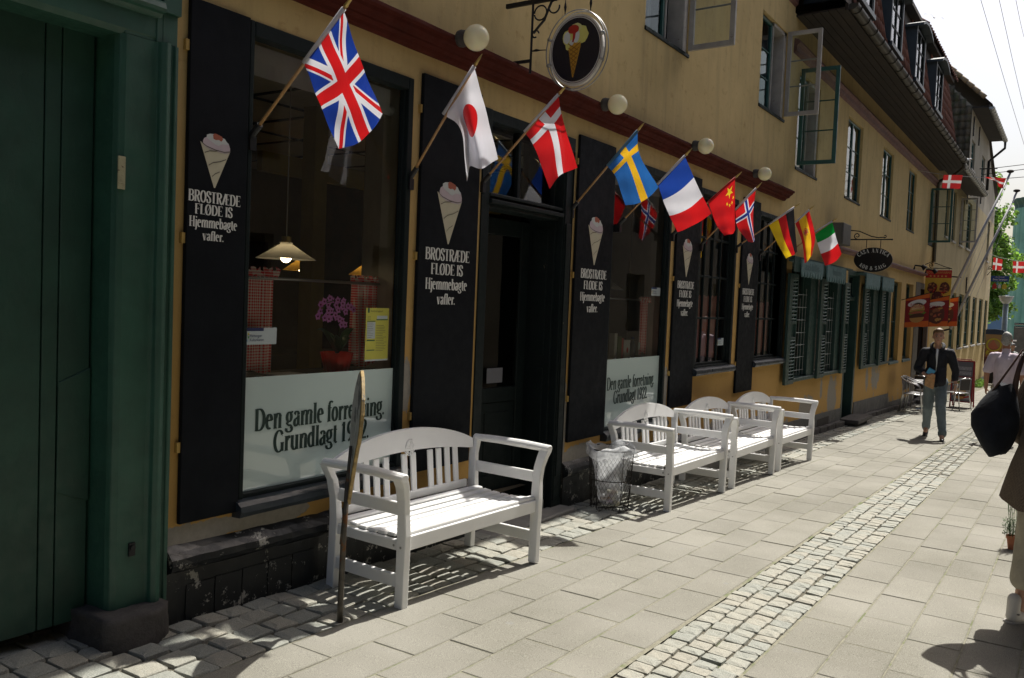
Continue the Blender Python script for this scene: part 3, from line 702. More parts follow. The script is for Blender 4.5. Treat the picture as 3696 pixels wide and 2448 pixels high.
# ---- antique shop fronts
def antique(o, shx, wins, jambs):
    a, b2, c, d_ = o
    mb = MB(); mb.box(a, b2, 0.0, 0.16, d_ - .06, d_); mb.box(a, b2, -0.05, 0.16, c - .02, c + .035)
    for (p, q) in jambs: mb.box(p, q, -0.02, 0.14, c + .035, d_ - .06)
    fr = obj('shop_front', mb, M_antq, house, bevel=0.006)
    for (p, q) in wins:
        window(house, p, q, c + .035, d_ - .06, 0.09, 2, 1, M_antq, 0.04, 0.03, M_glass2, 0.04, 'window')
        g = MB()
        for i in range(6): xx = p + .06 + (q - p - .12) * i / 5; g.tube([(xx, 0.03, c + .05), (xx, 0.03, 1.75 + 0.08 * (i % 3))], 0.0035, 5)
        for j in range(7): zz = c + .14 + j * .195; g.tube([(p + .02, 0.026, zz), (q - .03, 0.026, zz + ru(-.01, .01))], 0.004, 5)
        obj('wire_grid', g, flatm('galvanised wire', (0.30, 0.32, 0.31), 0.4, 0.6) if 'galvanised wire' not in bpy.data.materials else bpy.data.materials['galvanised wire'], fr)
    sl_ = MB(); sl_.box(-0.115, 0.115, -0.012, 0.012, -0.004, 0.004); sme = sl_.mesh('slat'); sme.materials.append(M_slat)
    for (s0, s1) in shx:
        mb = MB(); w = .045; zA, zB = .47, 2.10; y0, y1 = -.085, -.045
        lx0, lx1 = s1 - .30, s1
        mb.box(s0, lx0 + .02, y0, y1, zA, zB); mb.box(lx1 - .03, lx1, y0, y1, zA, zB)
        for (z0, z1) in ((zA, zA + .06), (zB - .07, zB), (1.13, 1.17), (1.36, 1.40)): mb.box(lx0 + .02, lx1 - .03, y0, y1, z0, z1)
        mb.box(lx0 + .02, lx1 - .03, y0 + .028, y1, 1.17, 1.36)
        sh = obj('shutter', mb, M_antq, house, bevel=0.003)
        for (z0, z1, n_) in ((zA + .06, 1.13, 12), (1.40, zB - .07, 11)):
            for i in range(n_):
                z = z0 + (z1 - z0) * (i + .5) / n_
                inst('slat', sme, sh, ((lx0 + lx1 - .01) / 2, -.067, z), (radians(-38 + ru(-3, 3)), ru(-.02, .02), 0), (.25 / .23, 2.0, 1))
    curtain(house, a + .1, b2 - .1, c + .05, d_ - .3, 0.55, basic('old brown goods', (0.07, 0.05, 0.035), 0.9, 0.7, 4), 9, .05, 'display_goods')
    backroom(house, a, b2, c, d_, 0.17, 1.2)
antique(ANT[0], [(12.60, 13.05), (14.42, 14.87), (16.10, 16.50)], [(13.05, 14.0), (14.87, 15.78)], [(14.0, 14.42), (15.78, 16.10), (16.10, 16.4)])
antique(ANT[2], [(17.78, 18.22), (19.52, 19.95)], [(18.22, 18.98), (19.95, 20.62)], [(18.98, 19.52), (20.62, 20.95)])
# scalloped valance boards with faded lettering
def valance(x0, x1, z1, z0, y, n):
    mb = MB(); pts = [(x0, z1), (x1, z1)]
    w = (x1 - x0) / n
    for i in range(n):
        xa = x1 - w * i
        pts += [(xa, z0 + .05), (xa - w * .12, z0 + .015), (xa - w * .3, z0 - .03), (xa - w * .5, z0 - .045), (xa - w * .7, z0 - .03), (xa - w * .88, z0 + .015)]
    pts.append((x0, z0 + .05))
    mb.prism(pts, y, y + .02, lambda u, v, d: (u, d, v)); mb.box(x0, x1, y + .02, 0, z1 - .03, z1)
    return obj('valance', mb, M_awn, house)
VAL = [valance(12.75, 13.98, 2.31, 2.10, -.2, 8), valance(14.25, 15.56, 2.31, 2.09, -.2, 8), valance(17.42, 18.75, 2.33, 2.08, -.17, 8), valance(19.05, 20.32, 2.33, 2.09, -.17, 8)]
mb = MB(); mb.box(12.45, 16.2, -.17, -.01, 2.315, 2.34); mb.box(12.45, 12.75, -.17, -.16, 2.12, 2.31); mb.box(13.98, 14.25, -.17, -.16, 2.12, 2.31); mb.box(17.3, 20.6, -.14, -.01, 2.335, 2.355); mb.box(18.75, 19.05, -.13, -.12, 2.12, 2.33); obj('valance_frame', mb, M_antq, house)
# antique door
o = ANT[1]; mb = MB(); mb.box(o[0], o[0] + .12, 0.0, .2, gz(17) - .0, o[3]); mb.box(o[1] - .12, o[1], 0.0, .2, gz(17), o[3]); mb.box(o[0] + .12, o[1] - .12, 0.0, .2, o[3] - .09, o[3]); mb.box(o[0] + .12, o[1] - .12, 0.05, .12, 1.80, 1.87)
df2 = obj('door_frame', mb, M_antq, house, bevel=0.005)
mb = MB(); mb.box(o[0] + .12, o[1] - .12, .17, .21, gz(17), 1.8)
for z in (-.3, .35, 1.0): mb.box(o[0] + .24, o[1] - .24, .155, .17, z, z + .5)
obj('door', mb, M_antq, house, bevel=0.005)
window(house, o[0] + .12, o[1] - .12, 1.87, o[3] - .09, .1, 2, 1, M_antq, .03, .02, M_glass2, .03); backroom(house, o[0], o[1], -.5, 2.4, .22, .5)
for o in ANT[3:5]:
    window(house, o[0] + .02, o[1] - .02, o[2] + .03, o[3] - .02, .09, 2, 2, M_antq, .06, .03, M_glass2, .05); backroom(house, o[0], o[1], o[2], o[3], .2, .7, M_interior)
    mb = MB(); mb.box(o[0] - .02, o[1] + .02, -.03, .1, o[2] - .03, o[2] + .03); obj('window_sill', mb, M_slat, house, bevel=0.01)
o = ANT[5]; mb = MB(); mb.box(o[0], 25.2, -.015, .1, -1.0, o[3]); mb.box(25.2, o[1], -.01, .1, 2.3, o[3]); mb.box(26.85, o[1], -.012, .1, -1, 2.3)
obj('door_frame', mb, basic('brown grey stone jamb', (0.13, 0.115, 0.095), .8, .2, 4, bmp=.3), house, bevel=.006)
mb = MB(); mb.box(25.2, 26.85, .3, .34, -1, 2.3); obj('door', mb, M_intdark, house); backroom(house, 25.2, 26.9, -1, 2.4, .12, .5)
mb = MB(); mb.box(25.0, 26.9, -.35, .02, gz(26) - .02, gz(26) + .13); obj('doorstep', mb, M_stone, house, bevel=.02)
# ---- upper windows
def upwin(o, sash='closed', curtains=True):
    a, b2, c, d_ = o
    mb = MB(); mb.box(a - .01, b2 + .01, -.015, .06, c - .04, c - .002); obj('window_sill', mb, M_frame, house, bevel=.005)
    if sash == 'closed':
        window(house, a + .015, b2 - .015, c, d_ - .015, .045, 2, 3, M_teal, .035, .018, M_glass2, .04, mull=.07)
    else:
        mid = (a + b2) / 2
        window(house, a + .015, mid, c, d_ - .015, .045, 1, 3, M_teal, .045, .018, M_glass2, .04)
        mb = MB(); mb.box(mid, mid + .02, .03, .20, c, d_); mb.box(b2 - .10, b2 - .0, .02, .21, c, d_); mb.box(mid, b2, .02, .2, d_ - .05, d_); obj('window_lining', mb, M_wtrim, house, bevel=.005)
    if curtains:
        curtain(house, a + .02, b2 - .02, c, d_, .30, M_curtg, 7, .02, seed=int(a * 10))
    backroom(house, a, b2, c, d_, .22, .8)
for i, o in enumerate(UP): upwin(o, 'open' if i in (0, 1, 2, 6) else 'closed')
# opened casements; hinge on the right jamb, swung out over the street
def casement(xh, z0, z1, w, mat, ang, rows=3, label=None):
    c = window(house, xh - w, xh, z0, z1, -.02, 1, rows, mat, .055, .02, M_glass2, .035, 'casement', hinge=xh, ang=ang)
    if label: c['label'] = label
    return c
casement(8.60, 4.22, 5.42, .50, M_wtrim, radians(88), label='peeling white casement swung open'); casement(12.08, 4.23, 5.38, .46, M_wtrim, radians(90), label='peeling white casement swung open')
casement(12.83, 3.68, 5.06, .54, M_teal, radians(91), label='dark green casement swung open'); casement(25.98, 3.57, 5.04, .54, M_teal, radians(90), label='dark green casement swung open at the far end')
# ---- eave of the lower part: sloping boarded soffit, gutter, mansard tiles, dormers
mb = MB()
for i in range(6):
    t0, t1 = i / 6, (i + 1) / 6; y0, y1 = -.66 * t0, -.66 * t1 + .008; z0, z1 = 5.71 + .02 * t0, 5.71 + .02 * t1
    mb.box(12.45, 27.3, y1, y0, z0, z0 + .02)
mb.box(12.45, 27.3, -.70, -.66, 5.70, 5.80)
obj('soffit_board', mb, M_soffit, house)
def gutter(parent, x0, x1, y, z, r, mat, every, name='gutter'):
    mb = MB(); n = 10; base = []
    for side, rr in ((0, r), (1, r - .006)):
        for k in range(2):
            for j in range(n + 1):
                a = pi + pi * j / n; mb.v.append(((x0, x1)[k], y + rr * cos(a), z + rr * sin(a)))
    N = n + 1
    for j in range(n): mb.f.append((j, j + 1, N + j + 1, N + j)); mb.m.append(0); mb.f.append((2 * N + j, 3 * N + j, 3 * N + j + 1, 2 * N + j + 1)); mb.m.append(0)
    mb.poly([mb.v[j] for j in range(N)]); mb.poly([mb.v[N + j] for j in range(N)][::-1])
    x = x0 + .2
    while x < x1:
        pts = [(x, y + (r + .006) * cos(pi + pi * j / n), z + (r + .006) * sin(pi + pi * j / n)) for j in range(N)]; mb.tube(pts, .008, 5); x += every
    return obj(name, mb, mat, parent, smooth=False, fix=False)
gutter(house, 12.5, 26.3, -.74, 5.80, .085, M_dzinc, .55)
mb = MB(); mb.tube([(26.2, -.74, 5.76), (26.25, -.74, 5.62), (26.45, -.5, 5.45), (26.75, -.12, 5.35), (26.8, -.06, 5.25), (26.95, -.06, 3.1)], .045, 8); obj('downpipe', mb, M_dzinc, house, smooth=True)
mb = MB(); mb.box(26.98, 27.34, -.02, .0, 3.0, 5.35); obj('corner_strip', mb, basic('strong ochre band', (.42, .25, .07), .9), house)
# pantile: S shaped section, one mesh shared
def pantile(w, L, mat, n=6, amp=.035, lift=.012, lip=.022):
    mb = MB()
    for k in range(2):
        for i in range(n + 1):
            t = i / n; u = t * w - w / 2; h = amp * (0.5 + 0.5 * sin(2 * pi * t - .6)) + (lift if k == 0 else 0)
            mb.v.append((u, -L / 2 if k == 0 else L / 2, h))
    for i in range(n + 1):
        mb.v.append((mb.v[i][0], -L / 2, mb.v[i][2] - lip))
    for i in range(n): mb.f.append((i, i + 1, n + 2 + i, n + 1 + i)); mb.m.append(0); mb.f.append((i, 2 * n + 2 + i, 2 * n + 3 + i, i + 1)); mb.m.append(0)
    me = mb.mesh('roof_tile'); me.materials.append(mat); me.polygons.foreach_set('use_smooth', [True] * len(me.polygons)); return me
def tiles(parent, org, uvec, vvec, nu, nv, du, dv, me, key=None, maxn=300, skip=None):
    """courses of pantiles: uvec along the course, vvec up the slope"""
    u = Vector(uvec).normalized(); v = Vector(vvec).normalized(); w = u.cross(v)
    R = Matrix((u, v, w)).transposed().to_4x4(); eul = R.to_euler(); n = 0; fm = MB(); src = mesh_mb(me)
    for j in range(nv):
        for i in range(nu):
            p = Vector(org) + u * (du * (i + .5) + ru(-.004, .004)) + v * (dv * (j + .5) + ru(-.006, .006)) + w * ru(0, .006)
            if skip and skip(p): continue
            if n < maxn: inst('roof_tile', me, parent, p, (eul.x + ru(-.02, .02), eul.y, eul.z + ru(-.012, .012)))
            else: fm.add(src, Matrix.Translation(p) @ R)
            n += 1
    if fm.v: obj('roof_tile', fm, me.materials[0], parent, kind='stuff', fix=False)
mans = MB(); mans.quad((12.45, -.64, 5.86), (25.2, -.64, 5.86), (25.2, -.34, 7.62), (12.45, -.34, 7.62)); mans.quad((25.2, -.64, 5.86), (25.2, 1.5, 5.86), (25.2, 1.5, 7.62), (25.2, -.34, 7.62))
mans.quad((12.45, -.42, 7.72), (25.1, -.42, 7.72), (25.1, -.30, 7.74), (12.45, -.30, 7.74)); mans.box(12.45, 25.0, -.52, -.30, 7.60, 7.68); mans.quad((12.4, -.5, 7.72), (25.1, -.5, 7.72), (25.1, 4, 11.2), (12.4, 4, 11.2)); mans.quad((12.4, 4, 11.2), (25.1, 4, 11.2), (25.1, 8.5, 7.7), (12.4, 8.5, 7.7))
mans.poly([(25.1, -.5, 7.7), (25.1, 8.5, 7.7), (25.1, 4, 11.2)])
mans.quad((12.5, -.66, 5.76), (27.3, -.66, 5.76), (27.3, 4, 5.9), (12.5, 4, 5.9))
roofb = obj('roof', mans, basic('dark roof felt', (0.04, 0.028, 0.02), .9, .3, 3), house, fix=False)
tme_ = pantile(.21, .33, M_tile)
dorms = [(13.2, 14.15), (15.65, 16.6), (18.2, 19.15), (20.9, 21.85)]
vv = Vector((0, .30, 1.76)).normalized(); L = sqrt(.3 ** 2 + 1.76 ** 2)
tiles(roofb, (13.0, -.645, 5.87), (1, 0, 0), vv, 58, 7, .21, .255, tme_, skip=lambda p: any(a - .14 < p.x < b + .14 and p.z > 6.2 for a, b in dorms), maxn=300)
tiles(roofb, (20.0, -.56, 7.70), (1, 0, 0), (0, 4.5, 3.5), 25, 2, .21, .30, tme_, maxn=60)
for (a, b2) in dorms:
    dm = MB(); dm.box(a - .07, a, -.68, .1, 6.10, 7.12); dm.box(b2, b2 + .07, -.68, .1, 6.10, 7.12); dm.box(a - .07, b2 + .07, -.71, -.62, 6.06, 6.13)
    dm.quad((a, -.615, 6.1), (b2, -.615, 6.1), (b2, -.615, 7.12), (a, -.615, 7.12))
    pts = [(a - .16, 7.08), (a + .1, 7.17), ((a + b2) / 2, 7.22), (b2 - .1, 7.17), (b2 + .16, 7.08), (b2 + .16, 7.13), (b2 - .1, 7.22), ((a + b2) / 2, 7.27), (a + .1, 7.22), (a - .16, 7.13)]
    dm.prism(pts, -.80, .1, lambda u, v, d: (u, d, v))
    if 'blue grey lead' not in bpy.data.materials: basic('blue grey lead', (.035, .05, .06), .5, .2, 5)
    obj('dormer', dm, bpy.data.materials['blue grey lead'], house)
    window(house, a, b2, 6.12, 7.10, -.67, 2, 3, M_frame, .05, .03, M_glass2, .04, 'dormer_window', mull=.06)
# ------------------------------------------------------------------ green gateway on the left
gate = thing('green_gateway', 'dark green timber gateway with closed plank doors left of the shop', 'gateway', (1.6, 0, -.05))
mb = MB()
def gprof(mb, xo, side=1):
    # right hand post in plan: face steps and roll moulding, swept upward
    P = [(2.51, 0.0), (2.51, -.04), (2.49, -.042), (2.483, -.03), (2.47, -.03), (2.455, -.06), (2.43, -.068), (2.41, -.055), (2.405, -.03), (2.39, -.025), (2.26, -.02), (2.235, -.008), (2.225, .02), (2.225, .19), (2.43, .19), (2.43, 0.0)]
    return P
P = gprof(mb, 0)
n = len(P); zs = [0.06, 0.5, 1.0, 1.6, 2.2, 2.66]
for i, z in enumerate(zs):
    for (x, y) in P: mb.v.append((x + ru(-.002, .002), y + ru(-.001, .001), z))
for i in range(len(zs) - 1):
    for j in range(n):
        a = i * n + j; b2 = i * n + (j + 1) % n; mb.f.append((a, b2, b2 + n, a + n)); mb.m.append(0)
mb.box(2.40, 2.43, -.03, .19, 2.66, 2.80); mb.box(2.43, 2.508, -.03, -.001, 2.66, 2.80); mb.box(2.25, 2.40, -.02, .19, 2.66, 2.80)
post = obj('post', mb, M_gatef, gate, bevel=0.003)
mb = MB()
prof = [(.19, 2.655), (-.005, 2.655), (-.02, 2.68), (-.022, 2.765), (-.03, 2.77), (-.04, 2.785), (-.062, 2.79), (-.068, 2.805), (-.06, 2.83), (-.05, 2.84), (-.03, 2.845), (-.03, 2.86), (-.05, 2.875), (-.05, 2.93), (-.03, 3.2), (.19, 3.2)]
extr_x(mb, [(p[0] - .004, p[1]) for p in prof], -1.5, 2.42, 12, .001); mb.box(2.42, 2.512, -.05, -.001, 2.80, 3.2)
obj('lintel', mb, M_gatef, gate)
mb = MB(); mb.box(-1.5, -1.2, -.03, .19, 0, 2.66); obj('post', mb, M_gatef, gate)
# plank leaves
xb = [2.215, 2.068, 1.995, 1.76, 1.55, 1.33, 1.10, 0.86, .62, .38, .14, -.1, -.34, -.58, -.82, -1.2]
mb = MB(); mb.box(-1.2, 2.22, .185, .2, .02, 2.7); obj('gate_back', mb, M_gate, gate)
for i in range(len(xb) - 1):
    mb = MB(); mb.box(xb[i + 1] + .003, xb[i] - .003, .148 + ru(-.003, .003), .185, .015, 2.70); obj('plank', mb, M_gate, gate, bevel=.003)
mb = MB(); pts = [(2.215, 1.17), (2.07, 1.11), (2.068, .62), (2.215, .56)]; mb.prism(pts, .140, .148, lambda u, v, d: (u, d, v)); obj('wicket_panel', mb, M_gate, gate, bevel=.002)
mb = MB(); mb.box(2.226, 2.262, -.0275, -.0215, 1.975, 2.12); mb.box(2.2265, 2.25, -.03, -.027, 2.0, 2.005); obj('name_plate', mb, basic('yellowed plate', (.33, .31, .19), .5, .2, 30, c2=(.08, .05, .03), thr=(60, .62, .02)), gate, bevel=.003)
mb = MB(); mb.box(2.315, 2.345, -.032, -.02, .31, .37); mb.tube([(2.33, -.04, .35), (2.33, -.028, .35)], .012, 10); obj('lock_plate', mb, M_iron, gate)
mb = MB(); mb.box(2.15, 2.47, -.15, .3, -.16, .072); 
bm_me = mb.mesh('foot_stone'); bm = bmesh.new(); bm.from_mesh(bm_me); bmesh.ops.subdivide_edges(bm, edges=bm.edges[:], cuts=9, use_grid_fill=True)
for v in bm.verts: v.co += Vector([mnoise.noise(v.co * 7 + Vector((k * 5, 0, 0))) * .012 for k in range(3)]) + Vector([mnoise.noise(v.co * 26 + Vector((k * 9, 3, 0))) * .007 for k in range(3)]); v.co.y += .07 * max(0, (v.co.z + .02)) * (1 if v.co.y < 0 else 0) + (.05 * (abs(v.co.x - 2.31) / .18) ** 3 if v.co.y < 0 else 0)
bmesh.ops.recalc_face_normals(bm, faces=bm.faces); bm.to_mesh(bm_me); bm.free(); bm_me.polygons.foreach_set('use_smooth', [True] * len(bm_me.polygons)); link('foot_stone', bm_me, M_stone, gate)
mb = MB(); mb.quad((-1.6, 1.2, -.4), (2.52, 1.2, -.4), (2.52, 1.2, 3.3), (-1.6, 1.2, 3.3)); mb.quad((2.42, .2, -.4), (2.42, 1.2, -.4), (2.42, 1.2, 3.3), (2.42, .2, 3.3)); mb.quad((-1.6, .2, 3.2), (2.52, .2, 3.2), (2.52, 1.2, 3.2), (-1.6, 1.2, 3.2)); obj('passage', mb, M_intdark, gate, fix=False)
mb = MB(); mb.quad((-30, -.0, 3.2), (2.43, -.0, 3.2), (2.43, 0, 7), (-30, 0, 7)); mb.quad((-30, 0, -.1), (-1.5, 0, -.1), (-1.5, 0, 3.2), (-30, 0, 3.2)); mb.quad((-30, 0, 7), (2.5, 0, 7), (2.5, 8, 9), (-30, 8, 9)); mb.quad((2.5, .2, -.2), (2.5, 8, -.2), (2.5, 8, 7), (2.5, 0, 7))
gh = thing('gateway_house', 'plastered house wall above the dark green gateway', 'house', (0, 0, 0)); obj('wall', mb, M_wall3, gh, fix=False)
mb = MB(); mb.quad((-1.5, .2, -.03), (2.5, .2, -.09), (2.5, 1.2, -.09), (-1.5, 1.2, -.03))

# ------------------------------------------------------------------ a condensed book serif, drawn as pen strokes
def arc(cx, cy, rx, ry, a0, a1, n=12): return [(cx + rx * cos(radians(a0 + (a1 - a0) * i / n)), cy + ry * sin(radians(a0 + (a1 - a0) * i / n))) for i in range(n + 1)]
V_, H_ = .185, .07   # thick and thin
XH = .70
def sf(x, y, w=.26): return ('r', x - w / 2, x + w / 2, y - .022 if y > .4 else y, y if y > .4 else y + .022 + .02)
def SF(x, y, w=.26):
    return ('r', x - w / 2, x + w / 2, (y - .04) if y > .3 else y, y if y > .3 else y + .04)
G = {}
def st(x, y0, y1): return ('r', x - V_ / 2, x + V_ / 2, y0, y1)
G['B'] = (.60, [st(.14, 0, 1), SF(.12, 1, .22), SF(.12, 0, .22), ('s', [(.1, .98)] + arc(.30, .76, .18, .22, 90, -90) + [(.1, .54)]), ('s', [(.1, .54)] + arc(.31, .27, .22, .255, 90, -90) + [(.1, .02)])])
G['R'] = (.62, [st(.14, 0, 1), SF(.12, 1, .22), SF(.13, 0, .24), ('s', [(.1, .98)] + arc(.30, .75, .20, .23, 90, -90) + [(.1, .52)]), ('d', [(.30, .52), (.47, .06), (.60, .0)])])
G['O'] = (.66, [('s', arc(.33, .5, .25, .5, 0, 360, 24))])
G['S'] = (.50, [('s', [(.42, .72), (.40, .88)] + arc(.25, .80, .17, .2, 60, 180, 8) + [(.10, .68), (.25, .54), (.38, .42)] + arc(.25, .22, .18, .225, 40, -130, 10) + [(.06, .30)])])
G['T'] = (.58, [st(.29, 0, 1), ('r', .03, .55, .95, 1.0), ('r', .03, .055, .76, 1), ('r', .525, .55, .76, 1), SF(.29, 0, .28)])
G['Æ'] = (.86, [('d', [(.07, 0), (.40, 1)]), st(.48, 0, 1), ('r', .38, .80, .95, 1), ('r', .48, .82, 0, .05), ('r', .48, .70, .49, .54), ('r', .775, .80, .8, 1), ('r', .795, .82, 0, .2), ('r', .68, .70, .4, .63), ('r', .18, .44, .33, .375), SF(.07, 0, .16)])
G['D'] = (.66, [st(.14, 0, 1), SF(.12, 1, .2), SF(.12, 0, .2), ('s', [(.1, .98), (.25, .98)] + arc(.28, .5, .29, .48, 85, -85, 14) + [(.25, .02), (.1, .02)])])
G['E'] = (.56, [st(.14, 0, 1), ('r', .03, .50, .95, 1), ('r', .03, .52, 0, .05), ('r', .14, .40, .49, .54), ('r', .475, .50, .8, 1), ('r', .495, .52, 0, .2), ('r', .38, .40, .4, .63)])
G['F'] = (.53, [st(.14, 0, 1), ('r', .03, .50, .95, 1), ('r', .14, .40, .49, .54), ('r', .475, .50, .8, 1), ('r', .38, .40, .4, .63), SF(.15, 0, .26)])
G['L'] = (.52, [st(.14, 0, 1), SF(.14, 1, .24), ('r', .03, .50, 0, .05), ('r', .475, .50, 0, .22)])
G['Ø'] = (.66, [('s', arc(.33, .5, .25, .5, 0, 360, 24)), ('w', [(.10, -.05), (.56, 1.05)])])
G['I'] = (.30, [st(.15, 0, 1), SF(.15, 1, .26), SF(.15, 0, .26)])
G['H'] = (.70, [st(.15, 0, 1), st(.55, 0, 1), ('r', .15, .55, .49, .54), SF(.15, 1), SF(.15, 0), SF(.55, 1), SF(.55, 0)])
G['C'] = (.60, [('s', [(.52, .78)] + arc(.33, .5, .26, .5, 50, 310, 18) + [(.54, .2)]), ('r', .50, .53, .7, .95)])
G['A'] = (.66, [('h', [(.09, 0), (.33, 1)]), ('d', [(.33, 1), (.56, 0)]), ('r', .18, .46, .30, .345), SF(.09, 0, .18), SF(.56, 0, .24)])
G['N'] = (.68, [('r', .10, .145, 0, 1), ('d', [(.12, 1), (.56, 0)]), ('r', .535, .58, 0, 1), SF(.10, 1, .18), SF(.12, 0, .2), SF(.56, 1, .2)])
G['K'] = (.64, [st(.14, 0, 1), SF(.14, 1, .24), SF(.14, 0, .24), ('h', [(.16, .42), (.50, .98)]), ('d', [(.26, .58), (.54, 0)]), SF(.5, 1, .18), SF(.55, 0, .2)])
G['G'] = (.66, [('s', [(.52, .80)] + arc(.33, .5, .26, .5, 52, 300, 18) + [(.52, .1)]), st(.53, .02, .42), SF(.53, .44, .24), ('r', .50, .53, .72, .95)])
G['&'] = (.74, [('s', [(.68, .45), (.5, .12)] + arc(.28, .24, .2, .25, -60, -250, 10) + [(.3, .6), (.38, .74)] + arc(.30, .83, .11, .15, 0, 180, 8) + [(.22, .7), (.62, .03)])])
x_ = XH
G['j'] = (.26, [('r', .14 - V_ / 2, .14 + V_ / 2, -.12, x_), ('s', [(.14, -.1), (.10, -.24), (.0, -.26)]), ('b', .14, .92, .075), SF(.08, x_, .14)])
G['e'] = (.46, [('s', [(.08, .42), (.38, .42)] + arc(.23, .36, .155, .33, 10, 300, 18))])
G['m'] = (.86, [st(.14, 0, x_), st(.43, 0, .52), st(.72, 0, .52), ('s', [(.17, .5)] + arc(.32, .52, .13, .17, 150, 0, 8)), ('s', [(.46, .5)] + arc(.61, .52, .13, .17, 150, 0, 8)), SF(.14, 0, .22), SF(.43, 0, .22), SF(.72, 0, .22), SF(.09, x_, .16)])
G['b'] = (.52, [st(.13, 0, 1.02), ('s', [(.16, .52)] + arc(.27, .35, .165, .34, 120, -130, 14)), SF(.08, 1.02, .16)])
G['a'] = (.46, [('r', .34 - V_ / 2, .34 + V_ / 2, .04, .5), ('s', [(.08, .56)] + arc(.22, .52, .13, .17, 160, 0, 8)), ('s', [(.34, .42), (.16, .34)] + arc(.18, .17, .10, .16, 120, 300, 8) + [(.33, .12)]), ('r', .36, .46, 0, .045)])
G['g'] = (.48, [('s', arc(.22, .47, .14, .22, 0, 360, 16)), ('s', [(.16, .26), (.09, .17), (.16, .09), (.34, .06)] + arc(.22, -.10, .18, .14, 50, -200, 12)), ('s', [(.32, .6), (.40, .70), (.46, .68)])])
G['t'] = (.33, [('r', .15 - V_ / 2, .15 + V_ / 2, .08, .88), ('r', .02, .30, x_ - .045, x_), ('s', [(.15, .12), (.2, .02), (.31, .05)])])
G['v'] = (.50, [('d', [(.09, x_), (.25, .0)]), ('h', [(.25, 0), (.42, x_)]), SF(.09, x_, .22), SF(.42, x_, .18)])
G['f'] = (.32, [('r', .15 - V_ / 2, .15 + V_ / 2, 0, .84), ('s', [(.15, .84), (.2, .98), (.32, 1.0), (.37, .93)]), ('r', .03, .32, x_ - .045, x_), SF(.15, 0, .24)])
G['l'] = (.28, [st(.14, 0, 1.02), SF(.14, 0, .24), SF(.09, 1.02, .16)])
G['r'] = (.38, [st(.14, 0, x_), SF(.14, 0, .24), SF(.09, x_, .16), ('s', [(.17, .5), (.25, .66), (.34, .68)]), ('b', .33, .62, .06)])
G['n'] = (.56, [st(.14, 0, x_), st(.43, 0, .52), ('s', [(.17, .5)] + arc(.32, .52, .13, .17, 150, 0, 8)), SF(.14, 0, .22), SF(.43, 0, .22), SF(.09, x_, .16)])
G['u'] = (.56, [('r', .13 - V_ / 2, .13 + V_ / 2, .15, x_), st(.42, 0, x_), ('s', arc(.27, .18, .13, .17, 180, 330, 8)), SF(.08, x_, .16), SF(.37, x_, .16), SF(.46, 0, .14)])
G['d'] = (.52, [st(.38, 0, 1.02), ('s', [(.35, .52)] + arc(.24, .35, .165, .34, 60, 310, 14)), SF(.33, 1.02, .16), SF(.43, 0, .14)])
G['i'] = (.28, [st(.14, 0, x_), SF(.14, 0, .24), SF(.09, x_, .16), ('b', .14, .92, .075)])
G['o'] = (.48, [('s', arc(.24, .35, .16, .34, 0, 360, 18))])
G['s'] = (.38, [('s', [(.31, .55)] + arc(.19, .54, .12, .14, 60, 190, 6) + [(.19, .36), (.29, .26)] + arc(.19, .16, .12, .15, 30, -130, 8) + [(.06, .18)])])
G['w'] = (.72, [('d', [(.08, x_), (.21, 0)]), ('h', [(.21, 0), (.36, x_)]), ('d', [(.34, x_), (.48, 0)]), ('h', [(.48, 0), (.64, x_)]), SF(.08, x_, .18), SF(.64, x_, .16)])
G['y'] = (.50, [('d', [(.09, x_), (.25, .0)]), ('h', [(.12, -.26), (.25, 0), (.42, x_)]), SF(.09, x_, .22), SF(.42, x_, .18)])
G['c'] = (.42, [('s', [(.35, .55)] + arc(.23, .35, .15, .34, 50, 310, 14))])
G['1'] = (.44, [st(.22, 0, 1), SF(.22, 0, .28), ('h', [(.06, .82), (.2, .98)])])
G['9'] = (.52, [('s', arc(.26, .68, .16, .31, 0, 360, 16)), ('s', [(.42, .7), (.41, .4), (.3, .12), (.12, .0)])])
G['2'] = (.50, [('s', [(.08, .74)] + arc(.24, .75, .16, .23, 170, -20, 10) + [(.3, .42), (.08, .06)]), ('r', .06, .46, 0, .1)])
G['.'] = (.20, [('b', .08, .06, .075)])
G[' '] = (.24, [])
G["'"] = (.2, [])
